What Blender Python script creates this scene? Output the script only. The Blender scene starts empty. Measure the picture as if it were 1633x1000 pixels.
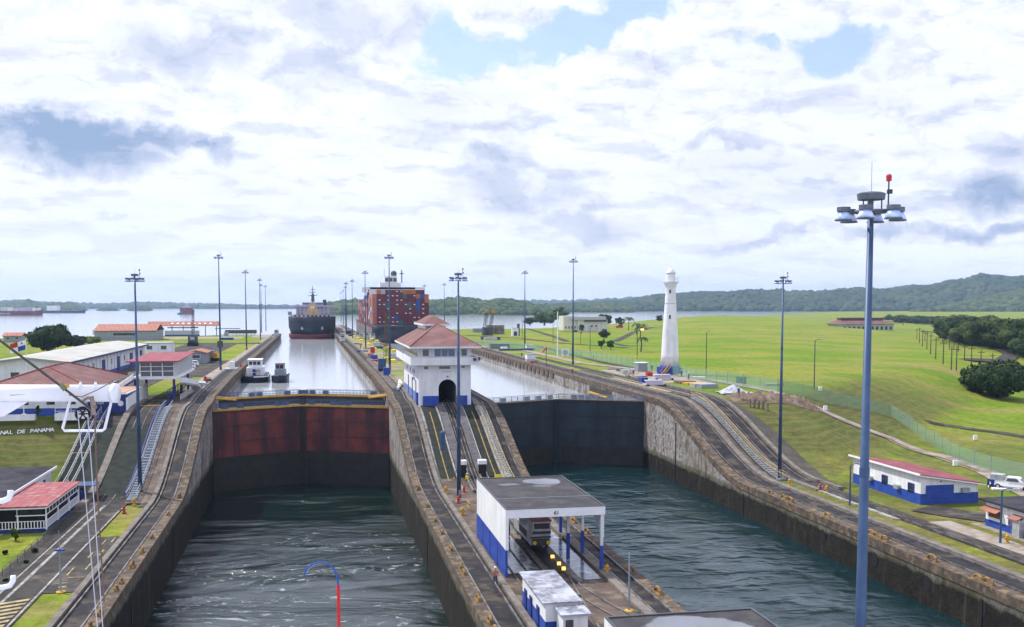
import bpy, math, random
import numpy as np
from mathutils import Vector, Matrix, noise
random.seed(7); rng = np.random.default_rng(7)
sc = bpy.context.scene; COL = sc.collection
# ---------------------------------------------------------------- camera, sky, sun
F = 1600.; AZ = math.atan(310.5/1600*math.cos(math.radians(4))); PT = math.radians(4.0)
CX = 816.5; CY = 487+1600*math.tan(PT); CZ = 26.7
cd = bpy.data.cameras.new('camera'); cam = bpy.data.objects.new('camera', cd); COL.objects.link(cam)
cam.location = (0, 0, CZ); cam.rotation_euler = (math.radians(90)-PT, 0, -AZ)
cd.sensor_width = 36; cd.lens = 36*F/1633; cd.shift_y = (CY-500)/1633; cd.clip_start = .5; cd.clip_end = 30000
sc.camera = cam
sc.view_settings.view_transform = 'Standard'; sc.view_settings.look = 'None'
sc.view_settings.exposure = 0.30; sc.view_settings.gamma = 1
Rv = Vector((math.cos(AZ), -math.sin(AZ), 0)); Fv = Vector((math.sin(AZ)*math.cos(PT), math.cos(AZ)*math.cos(PT), -math.sin(PT)))
Uv = Rv.cross(Fv)
def ray(px, py): return Fv + Rv*((px-CX)/F) + Uv*((CY-py)/F)
def at(px, py, z=0):
    d = ray(px, py); t = (z-CZ)/d.z; return Vector((t*d.x, t*d.y, z))
def atY(px, py, Y):
    d = ray(px, py); t = Y/d.y; return Vector((t*d.x, Y, CZ+t*d.z))
SUN_EL = math.radians(52); SUN_AZ = math.radians(-48)       # azimuth from +Y, negative = left
sd = Vector((math.sin(SUN_AZ)*math.cos(SUN_EL), math.cos(SUN_AZ)*math.cos(SUN_EL), math.sin(SUN_EL)))
sl = bpy.data.lights.new('sun', 'SUN'); sl.energy = 4.0; sl.angle = math.radians(.9); sl.color = (1, .955, .87)
so = bpy.data.objects.new('sun', sl); COL.objects.link(so); so.rotation_euler = (-sd).to_track_quat('-Z', 'Y').to_euler()
# ---- node helper
class NT:
    def __init__(s, t): s.t = t; t.nodes.clear()
    def n(s, ty, ins=None, **kw):
        nd = s.t.nodes.new(ty)
        for k, v in kw.items(): setattr(nd, k, v)
        for k, v in (ins or {}).items():
            if isinstance(v, bpy.types.NodeSocket): s.t.links.new(v, nd.inputs[k])
            else: nd.inputs[k].default_value = v
        return nd
    def m(s, op, a, b=None, c=None, clamp=False):
        ins = {0: a}
        if b is not None: ins[1] = b
        if c is not None: ins[2] = c
        return s.n('ShaderNodeMath', ins, operation=op, use_clamp=clamp).outputs[0]
    def v(s, op, a, b=None, out=0):
        ins = {0: a}
        if b is not None: ins[1] = b
        return s.n('ShaderNodeVectorMath', ins, operation=op).outputs[out]
    def mix(s, f, a, b, mode='MIX'):
        nd = s.n('ShaderNodeMix', data_type='RGBA', blend_type=mode, clamp_factor=True)
        for i, v in ((0, f), (6, a), (7, b)):
            if isinstance(v, bpy.types.NodeSocket): s.t.links.new(v, nd.inputs[i])
            else: nd.inputs[i].default_value = v if i == 0 else (*v, 1)
        return nd.outputs[2]
    def ramp(s, f, lo, hi, a=0., b=1.):
        nd = s.n('ShaderNodeMapRange', {0: f, 1: lo, 2: hi, 3: a, 4: b}, interpolation_type='SMOOTHSTEP'); return nd.outputs[0]
    def noise(s, vec, scale, det=4., rough=.55, dist=0.):
        return s.n('ShaderNodeTexNoise', {'Vector': vec, 'Scale': scale, 'Detail': det, 'Roughness': rough, 'Distortion': dist}).outputs[0]
W = bpy.data.worlds.new('World'); sc.world = W; W.use_nodes = True
t = NT(W.node_tree)
dr = t.n('ShaderNodeTexCoord').outputs['Generated']
sx = t.n('ShaderNodeSeparateXYZ', {0: dr}); X_, Y_, Z_ = sx.outputs
az = t.m('ARCTAN2', X_, Y_); el = t.m('ARCSINE', Z_)
base = t.n('ShaderNodeCombineXYZ', {0: az, 1: el, 2: 0.}).outputs[0]
dn = t.m('ADD', t.m('MAXIMUM', Z_, 0.), .20)
pl = t.n('ShaderNodeCombineXYZ', {0: t.m('DIVIDE', X_, dn), 1: t.m('DIVIDE', Y_, dn), 2: 0.}).outputs[0]
wn = t.n('ShaderNodeTexNoise', {'Vector': base, 'Scale': 9., 'Detail': 6., 'Roughness': .6})
warp = t.v('MULTIPLY', t.v('SUBTRACT', wn.outputs['Color'], (.5, .5, .5)), (.16, .11, 0.))
wb = t.v('ADD', base, warp)
def ae(px, py):
    d = ray(px, py).normalized(); return math.atan2(d.x, d.y), math.asin(d.z)
def patch(px, py, rx, ry, soft=.7):
    a, e = ae(px, py)
    v = t.v('MULTIPLY', t.v('SUBTRACT', wb, (a, e, 0.)), (F/rx, F/ry, 0.))
    return t.ramp(t.v('LENGTH', v, out=1), 1+soft*.6, 1-soft)
def union(ps, ws):
    r = None
    for p, w in zip(ps, ws):
        q = t.m('MULTIPLY', p, w); r = q if r is None else t.m('MAXIMUM', r, q)
    return r
gap = union([patch(*p) for p in [(760, 62, 105, 50), (900, 50, 110, 34), (1000, 28, 90, 36), (1330, 52, 75, 32), (1205, 66, 36, 18), (700, 95, 50, 26)]], [1, 1, 1, 1, .8, .7])
dark = union([patch(*p) for p in [(60, 240, 160, 36), (235, 240, 120, 20), (340, 245, 40, 22), (270, 75, 110, 42), (560, 30, 150, 45), (110, 215, 90, 18),
      (820, 300, 110, 50), (920, 350, 110, 22), (1520, 372, 150, 13), (1600, 300, 45, 40), (1150, 240, 60, 12), (1610, 225, 50, 26), (500, 110, 60, 40),
      (1240, 385, 90, 10), (1010, 170, 70, 30), (790, 250, 60, 22)]],
      [1, .9, .75, .45, .42, 1, .45, .42, .75, .75, .38, .35, .3, .4, .2, .5])
f1 = t.noise(t.v('ADD', pl, warp), 1.3, 9., .62); f2 = t.noise(wb, 13., 8., .62); f3 = t.noise(pl, 3.2, 7., .6)
def lit(vec, s, up, det):       # billow shading: denser above than below means a shaded base
    a_ = t.noise(vec, s, det, .60); b_ = t.noise(t.v('MULTIPLY', vec, (up, up, 0.)), s, det, .60); return t.m('SUBTRACT', b_, a_), a_
pw_ = t.v('ADD', pl, t.v('MULTIPLY', warp, (1.3, 1.3, 0.)))
g1, d1 = lit(pw_, 1.15, .93, 9.); g2, d2 = lit(pw_, 3.6, .97, 8.)
g3, d3 = lit(t.v('MULTIPLY', wb, (1., 1.9, 0.)), 16., 1.02, 7.)
shade = t.m('ADD', t.m('MULTIPLY', t.ramp(g1, .01, .15), .30), t.m('MULTIPLY', t.ramp(g2, .01, .15), .24))
shade = t.m('ADD', shade, t.m('MULTIPLY', t.ramp(g3, .01, .12), .13))
shade = t.m('ADD', shade, t.m('MULTIPLY', t.ramp(d1, .48, .64), .15))
shade = t.m('MULTIPLY', shade, t.ramp(el, 0., .16, .30, 1.))
shade = t.m('ADD', shade, t.m('MULTIPLY', dark, t.ramp(f2, .34, .6, .30, 1.0)), clamp=True)
ccol = t.n('ShaderNodeValToRGB', {0: shade}).outputs[0]
cr = ccol.node.color_ramp; cr.elements[0].color = (.93, .98, 1.26, 1); cr.elements[1].color = (.30, .41, .62, 1); cr.elements[1].position = 1
e_ = cr.elements.new(.35); e_.color = (.66, .71, .86, 1)
e_ = cr.elements.new(.12); e_.color = (.84, .88, 1.06, 1)
e_ = cr.elements.new(.68); e_.color = (.48, .56, .75, 1)
sky = t.n('ShaderNodeTexSky', sky_type='NISHITA', sun_disc=False, sun_elevation=SUN_EL, sun_rotation=SUN_AZ, altitude=20, air_density=1.1, dust_density=1.2)
b1 = t.n('ShaderNodeBackground', {0: sky.outputs[0], 1: .15}).outputs[0]
b2 = t.n('ShaderNodeBackground', {0: ccol, 1: .92}).outputs[0]
gf = t.m('MULTIPLY', t.ramp(t.m('ADD', t.m('MULTIPLY', gap, 1.15), t.m('ADD', t.m('MULTIPLY', t.m('SUBTRACT', d3, .5), 2.2), t.m('MULTIPLY', t.m('SUBTRACT', f2, .5), 1.2))), .25, .95), .85)
ov = t.m('MULTIPLY', t.ramp(f1, .62, .74), t.ramp(el, .42, .7))      # more breaks overhead
gf = t.m('MAXIMUM', gf, t.m('MULTIPLY', ov, .8))
ms = t.n('ShaderNodeMixShader', {0: gf, 1: b2, 2: b1}).outputs[0]
t.n('ShaderNodeOutputWorld', {0: ms})
# ---------------------------------------------------------------- materials
MATS = {}
def mat(name, c, c2=None, sc_=1., rough=.8, bump=.0, metal=0., streak=None, spec=.3, lo=.35, hi=.65, c3=None, s3=.15, emit=None, trans=0., alpha=None, bs=None, dist=.1, ribs=None):
    if name in MATS: return MATS[name]
    m = bpy.data.materials.new(name); m.use_nodes = True; n = NT(m.node_tree); MATS[name] = m
    pos = n.n('ShaderNodeNewGeometry').outputs['Position']
    col = c
    p = {'Roughness': rough, 'Metallic': metal, 'Specular IOR Level': spec}
    if c2 is not None:
        nf = n.noise(pos, sc_, 6., .62); col = n.mix(n.ramp(nf, lo, hi), c, c2)
    if c3 is not None:
        nf3 = n.noise(n.v('ADD', pos, (31., 17., 5.)), s3, 5., .6); col = n.mix(n.ramp(nf3, .48, .66), col, c3)
    if streak is not None:      # vertical run-off stains
        sv = n.v('MULTIPLY', pos, (1., 1., .06)); s1 = n.ramp(n.noise(sv, streak[1], 5., .65), .46, .64); col = n.mix(n.m('MULTIPLY', s1, streak[2]), col, streak[0])
    if ribs is not None:       # sheet ribs or tile courses running down the slope
        s_ = n.m('SINE', n.m('MULTIPLY', n.v('DOT_PRODUCT', pos, ribs[0], out=1), 6.2832/ribs[1])); col = n.mix(n.m('MULTIPLY', n.ramp(s_, .3, 1.), ribs[2]), col, tuple(v*.45 for v in c))
    p['Base Color'] = col if isinstance(col, bpy.types.NodeSocket) else (*col, 1)
    if bump:
        h = n.noise(pos, bs or sc_*4, 5., .6)
        p['Normal'] = n.n('ShaderNodeBump', {'Height': h, 'Strength': bump, 'Distance': dist}).outputs[0]
    if emit: p['Emission Color'] = (*emit[0], 1); p['Emission Strength'] = emit[1]
    if trans: p['Transmission Weight'] = trans; p['IOR'] = 1.3
    if alpha is not None: p['Alpha'] = alpha
    b = n.n('ShaderNodeBsdfPrincipled', p); n.n('ShaderNodeOutputMaterial', {0: b.outputs[0]})
    return m
M = {}
M['white'] = mat('white_paint', (.78, .79, .80), (.70, .71, .73), .6, .55, streak=((.5, .5, .48), 1.6, .35))
M['cwhite'] = mat('clean_white_paint', (.82, .83, .84), (.76, .77, .79), 2, .45)
M['blue'] = mat('blue_paint', (.016, .055, .30), (.03, .075, .36), .8, .5)
M['dblue'] = mat('dark_blue_paint', (.012, .025, .14), (.02, .04, .2), .8, .5)
M['poleblue'] = mat('blue_grey_pole_paint', (.038, .075, .15), (.055, .10, .19), .8, .45, metal=.1)
M['grey'] = mat('grey_metal', (.22, .25, .30), (.3, .33, .37), 1.5, .5, metal=.2)
M['head'] = mat('lamp_head_grey', (.085, .10, .125), (.12, .14, .165), 3., .5)
M['dgrey'] = mat('dark_grey_metal', (.05, .055, .065), (.08, .085, .1), 1.5, .6)
M['black'] = mat('black_rubber', (.012, .012, .014), None, 1, .6)
M['glass'] = mat('window_glass', (.02, .03, .045), (.035, .05, .07), .8, .08, spec=.8)
M['bglass'] = mat('blue_window_glass', (.03, .07, .19), (.05, .10, .25), .5, .1, spec=.8)
M['tile'] = mat('red_roof_tile', (.185, .088, .080), (.14, .066, .062), .5, .85, .4, bs=3, c3=(.22, .12, .11), s3=.25, ribs=((.7, .72, 0.), .8, .35))
M['terra'] = mat('terracotta_roof', (.42, .18, .12), (.34, .14, .10), .4, .85, c3=(.3, .15, .12), s3=.2, ribs=((1., .3, 0.), 2.2, .35))
M['redroof'] = mat('maroon_sheet_roof', (.26, .035, .055), (.20, .03, .045), .35, .6, c3=(.30, .09, .09), s3=.5, ribs=((.02, 1., 0.), 1.1, .45))
M['wornred'] = mat('worn_red_roof', (.33, .085, .09), (.23, .06, .07), .9, .75, c3=(.36, .17, .17), s3=.6, ribs=((1., .02, 0.), .9, .4))
M['greyroof'] = mat('pale_grey_roof', (.40, .39, .36), (.47, .46, .43), .25, .8, c3=(.33, .33, .31), s3=.12, ribs=((0., 1., 0.), 3.3, .3))
M['blackroof'] = mat('black_felt_roof', (.032, .032, .044), (.055, .053, .064), .5, .85, c3=(.022, .022, .03), s3=.3, spec=.1)
M['conc'] = mat('weathered_concrete', (.20, .175, .145), (.11, .095, .08), .35, .9, .5, bs=1.5, c3=(.27, .245, .21), s3=.5)
M['cope'] = mat('rusty_brown_coping', (.105, .080, .058), (.050, .040, .033), .9, .9, .7, bs=2, c3=(.19, .135, .085), s3=1.1)
M['curb'] = mat('tan_concrete_kerb', (.20, .175, .15), (.12, .105, .092), .9, .9, .4)
M['lcurb'] = mat('pale_concrete_kerb', (.38, .36, .33), (.24, .22, .20), .7, .9, .3)
M['track'] = mat('dark_track_bed', (.018, .018, .023), (.038, .034, .034), .6, .75, .4, c3=(.085, .068, .052), s3=.5, spec=.12)
M['trough'] = mat('dark_trough', (.020, .026, .024), (.034, .038, .032), .8, .9, .3, spec=.1)
M['apron'] = mat('brown_concrete_apron', (.115, .082, .062), (.065, .050, .042), .35, .7, .3, c3=(.17, .135, .11), s3=.6, spec=.2)
M['asph'] = mat('asphalt', (.034, .032, .032), (.060, .055, .050), .5, .9, .3, c3=(.11, .095, .082), s3=.3, spec=.12)
M['path'] = mat('pale_gravel', (.33, .29, .25), (.24, .20, .165), .5, .95, c3=(.18, .14, .10), s3=.3)
M['rail'] = mat('steel_rail', (.20, .19, .19), (.09, .075, .065), .5, .5, metal=.3, lo=.42, hi=.58)
M['yellow'] = mat('yellow_paint', (.55, .32, .04), (.42, .22, .03), 1.5, .7)
M['byellow'] = mat('bright_yellow_paint', (.80, .62, .03), None, 1, .6)
M['cream'] = mat('faded_yellow_line', (.42, .34, .18), (.20, .165, .11), 1.2, .9)
M['wline'] = mat('worn_white_line', (.36, .35, .33), (.13, .125, .12), 1.3, .8)
M['red'] = mat('red_paint', (.45, .03, .03), (.38, .03, .03), 1, .5)
M['gatered'] = mat('red_oxide_gate', (.20, .046, .038), (.085, .026, .030), .22, .6, .15, streak=((.028, .018, .028), .35, .75), bs=1)
M['gatedark'] = mat('wet_dark_gate', (.022, .022, .023), (.034, .031, .026), .6, .55, .2, bs=2)
M['gateteal'] = mat('dark_teal_gate', (.016, .028, .040), (.030, .044, .056), .25, .55, .1, streak=((.014, .02, .028), .4, .6))
M['gateblue'] = mat('blue_walkway_steel', (.05, .085, .17), (.085, .12, .2), .6, .6)
M['wood'] = mat('grey_timber', (.10, .08, .06), (.06, .05, .04), 1.5, .9)
M['hullblue'] = mat('dark_navy_hull', (.012, .018, .035), (.02, .03, .05), .1, .45, streak=((.03, .035, .05), .2, .6))
M['hullred'] = mat('dull_red_boot', (.20, .035, .045), (.13, .03, .04), .15, .6)
M['mauve'] = mat('pale_ship_paint', (.48, .45, .54), (.42, .39, .48), .2, .6)
M['buff'] = mat('buff_crane_paint', (.62, .47, .26), (.55, .42, .25), .3, .6)
M['bark'] = mat('bark', (.10, .08, .06), (.06, .05, .04), 2, .95)
M['skin'] = mat('skin', (.35, .2, .13)); M['cloth'] = mat('dark_blue_clothing', (.03, .045, .12), (.05, .07, .16), 9)
M['silver'] = mat('silver_metal', (.52, .54, .56), (.38, .39, .40), 2, .4, metal=.4)
M['tarp'] = mat('white_tarpaulin', (.50, .52, .56), (.30, .31, .34), 1.1, .8, .6)
M['earth'] = mat('brown_earth', (.10, .07, .05), (.17, .12, .085), .5, .95, .7, c3=(.22, .17, .13), s3=.5)
M['lamp_glass'] = mat('lamp_dome', (.32, .45, .78), (.6, .68, .85), 3, .15, spec=.8)
M['floatblue'] = mat('bright_blue_panel', (.05, .2, .62), (.07, .25, .7), 1, .5)
M['palegreen'] = mat('pale_green_wall', (.50, .58, .50), (.44, .52, .45), .3, .7)
def foliage(name, a, b, cc, s=.25, bs=0):
    m = bpy.data.materials.new(name); m.use_nodes = True; n = NT(m.node_tree)
    pos = n.n('ShaderNodeNewGeometry').outputs['Position']
    c = n.mix(n.ramp(n.noise(pos, s, 4., .6), .35, .65), a, b); c = n.mix(n.ramp(n.noise(pos, s*.22, 3.), .5, .68), c, cc)
    p = {'Base Color': c, 'Roughness': .85, 'Specular IOR Level': .15}
    if bs:
        p['Normal'] = n.n('ShaderNodeBump', {'Height': n.noise(pos, bs, 6., .7), 'Strength': 1., 'Distance': 3.}).outputs[0]
    bd = n.n('ShaderNodeBsdfPrincipled', p); n.n('ShaderNodeOutputMaterial', {0: bd.outputs[0]}); return m
M['leaf_dark'] = foliage('dark_leaves', (.012, .026, .010), (.045, .075, .022), (.026, .05, .02), .7)
M['leaf'] = foliage('green_leaves', (.035, .070, .018), (.065, .105, .025), (.045, .08, .03), .8)
M['leaf_light'] = foliage('light_leaves', (.11, .15, .03), (.17, .20, .045), (.09, .12, .03), .8)
M['forest'] = foliage('forest_canopy', (.022, .050, .016), (.085, .12, .030), (.12, .15, .045), .09, .5)
M['forest_far'] = foliage('far_forest_canopy', (.018, .042, .022), (.055, .085, .030), (.075, .10, .035), .03, .25)
def grass_mat():
    m = bpy.data.materials.new('mown_grass'); m.use_nodes = True; n = NT(m.node_tree)
    pos = n.n('ShaderNodeNewGeometry').outputs['Position']
    f = n.ramp(n.noise(pos, .35, 7., .7), .35, .68); c = n.mix(f, (.19, .225, .022), (.24, .245, .040))
    c = n.mix(n.ramp(n.noise(pos, .035, 5., .6), .38, .60), c, (.115, .205, .008))
    st = n.noise(n.v('MULTIPLY', pos, (.012, .05, .05)), 1., 5., .6)
    c = n.mix(n.m('MULTIPLY', n.ramp(st, .50, .64), .75), c, (.25, .205, .075))
    c = n.mix(n.m('MULTIPLY', n.ramp(n.noise(n.v('MULTIPLY', pos, (.2, .9, .9)), .35, 6., .7), .55, .72), .55), c, (.075, .125, .014))
    c = n.mix(n.m('MULTIPLY', n.ramp(n.noise(pos, 1.3, 4., .7), .6, .75), .4), c, (.22, .18, .07))
    # upper bank drier around the lock walls and on the slopes
    sp = n.n('ShaderNodeSeparateXYZ', {0: pos})
    r = n.m('MULTIPLY', n.ramp(sp.outputs[1], 215, 150), n.ramp(sp.outputs[0], 30, 60))
    r2 = n.m('MULTIPLY', n.m('MULTIPLY', n.ramp(sp.outputs[2], .5, 2.5), n.ramp(sp.outputs[2], 9.0, 7.5)), n.ramp(sp.outputs[1], 260, 190))
    dry = n.ramp(n.noise(pos, .13, 8., .75), .36, .56)
    c = n.mix(n.m('MULTIPLY', n.m('MULTIPLY', n.m('MAXIMUM', r, r2), dry), .85), c, (.125, .115, .040)); c = n.mix(n.m('MULTIPLY', r2, .75), c, (.085, .10, .026))
    gv = n.ramp(n.noise(pos, .55, 10., .8), .36, .64, .72, 1.25); c = n.mix(1., c, n.n('ShaderNodeCombineColor', {0: gv, 1: gv, 2: gv}).outputs[0], 'MULTIPLY')
    tz = n.m('ADD', n.m('MULTIPLY', sp.outputs[2], 1.35), n.m('MULTIPLY', n.noise(pos, .12, 5., .6), 2.2)); tr = n.ramp(n.m('SINE', n.m('MULTIPLY', tz, 6.2832)), .2, .95)
    c = n.mix(n.m('MULTIPLY', n.m('MULTIPLY', tr, r2), .55), c, (.17, .14, .06))
    ml = n.ramp(n.m('SINE', n.m('ADD', n.m('MULTIPLY', n.v('DOT_PRODUCT', pos, (.86, .5, 0.), out=1), .55), n.m('MULTIPLY', n.noise(pos, .02, 4.), 14.))), -.2, .9)
    c = n.mix(n.m('MULTIPLY', ml, .08), c, (.30, .27, .10))
    b = n.n('ShaderNodeBump', {'Height': n.noise(pos, 2.2, 6., .75), 'Strength': .8, 'Distance': .35}).outputs[0]
    bd = n.n('ShaderNodeBsdfPrincipled', {'Base Color': c, 'Roughness': .95, 'Specular IOR Level': .1, 'Normal': b}); n.n('ShaderNodeOutputMaterial', {0: bd.outputs[0]}); return m
M['grass'] = grass_mat()
def face_mat():     # lock wall face: stained grey above the tide mark, dark slimy concrete below it
    m = bpy.data.materials.new('lock_wall_face'); m.use_nodes = True; n = NT(m.node_tree)
    pos = n.n('ShaderNodeNewGeometry').outputs['Position']; sp = n.n('ShaderNodeSeparateXYZ', {0: pos})
    up = n.mix(n.ramp(n.noise(pos, .5, 7., .7), .40, .6), (.155, .13, .105), (.28, .26, .245))
    up = n.mix(n.ramp(n.noise(n.v('MULTIPLY', pos, (1., 1., .16)), .45, 7., .75), .50, .60), up, (.095, .075, .055))
    up = n.mix(n.m('MULTIPLY', n.m('MULTIPLY', n.ramp(n.noise(pos, 1.3, 6., .8), .46, .58), n.ramp(n.noise(pos, .12, 3.), .42, .58)), .75), up, (.42, .41, .43))
    lo = n.mix(n.ramp(n.noise(pos, .6, 7., .7), .35, .65), (.009, .008, .0065), (.021, .018, .013))
    lo = n.mix(n.m('MULTIPLY', n.ramp(n.noise(n.v('MULTIPLY', pos, (1., 1., .12)), 1., 6., .7), .55, .68), .7), lo, (.065, .055, .042))
    lo = n.mix(n.m('MULTIPLY', n.ramp(n.noise(n.v('MULTIPLY', pos, (.3, .3, 3.)), 1., 4., .7), .5, .62), .35), lo, (.02, .017, .014))
    z = n.m('ADD', sp.outputs[2], n.m('MULTIPLY', n.m('SUBTRACT', n.noise(pos, .4, 5., .7), .5), 1.6))
    c = n.mix(n.ramp(z, -.9, -1.8), up, lo)
    mid = n.m('MULTIPLY', n.ramp(z, -.5, -.9), n.ramp(z, -1.8, -1.1))
    c = n.mix(n.m('MULTIPLY', mid, .6), c, (.05, .06, .018))
    b = n.n('ShaderNodeBump', {'Height': n.noise(pos, 1.5, 7., .75), 'Strength': .9, 'Distance': .25}).outputs[0]
    bd = n.n('ShaderNodeBsdfPrincipled', {'Base Color': c, 'Roughness': .9, 'Specular IOR Level': .2, 'Normal': b}); n.n('ShaderNodeOutputMaterial', {0: bd.outputs[0]}); return m
M['face'] = face_mat()
def water_mat(name, col, foam_sheen, rough, s, stren, stretch=(1, 1, 1), dist=.3, fcol=(.33, .38, .39), ior=1.33, sheen=False, warp=9.):
    m = bpy.data.materials.new(name); m.use_nodes = True; n = NT(m.node_tree)
    pos = n.n('ShaderNodeNewGeometry').outputs['Position']; pv = n.v('MULTIPLY', pos, tuple(map(float, stretch)))
    wp = n.n('ShaderNodeTexNoise', {'Vector': pv, 'Scale': .05, 'Detail': 3.}).outputs['Color']
    pw = n.v('ADD', pv, n.v('MULTIPLY', n.v('SUBTRACT', wp, (.5, .5, .5)), (warp, warp, 0.)))
    h = n.m('ADD', n.noise(pw, s, 8., .68, .25), n.m('MULTIPLY', n.noise(pw, s*.22, 4., .6, .3), 1.8))
    if s > .85: h = n.m('ADD', h, n.m('MULTIPLY', n.noise(pv, s*.06, 3., .5, 1.), 9.)); h = n.m('MULTIPLY', h, n.ramp(n.noise(pv, s*.035, 3.), .38, .62, .45, 1.35))
    nm = n.n('ShaderNodeBump', {'Height': h, 'Strength': stren, 'Distance': dist}).outputs[0]
    c = (*col, 1)
    rr = rough
    if foam_sheen:
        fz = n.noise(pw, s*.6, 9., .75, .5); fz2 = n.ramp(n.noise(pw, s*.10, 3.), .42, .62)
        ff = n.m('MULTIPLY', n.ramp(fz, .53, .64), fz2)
        if sheen:      # bright sky sheen painted as pale colour in the middle of the chamber
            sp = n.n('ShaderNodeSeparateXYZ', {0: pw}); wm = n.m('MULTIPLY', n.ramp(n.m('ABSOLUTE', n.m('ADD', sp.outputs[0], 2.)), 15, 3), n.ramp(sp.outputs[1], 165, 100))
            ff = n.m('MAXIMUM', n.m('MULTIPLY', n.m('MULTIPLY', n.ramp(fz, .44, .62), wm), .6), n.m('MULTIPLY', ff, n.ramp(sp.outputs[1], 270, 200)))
        c = n.mix(n.m('MULTIPLY', ff, foam_sheen), col, fcol)
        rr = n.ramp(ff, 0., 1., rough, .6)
    bd = n.n('ShaderNodeBsdfPrincipled', {'Base Color': c, 'Roughness': rr, 'IOR': ior, 'Specular IOR Level': .5, 'Normal': nm})
    n.n('ShaderNodeOutputMaterial', {0: bd.outputs[0]}); return m
M['water_turb'] = water_mat('turbulent_lock_water', (.002, .014, .011), .75, .06, .9, 1., (.8, 1.6, 1), .15, ior=1.8, sheen=True, warp=20.)
M['water_r'] = water_mat('rippled_lock_water', (.002, .022, .027), 0, .05, 3.0, 1., (1, 1.3, 1), .075, ior=1.66)
M['water_up'] = water_mat('calm_lake_water', (.36, .39, .42), 0, .10, .8, .30, (1, .7, 1), .06)
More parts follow.
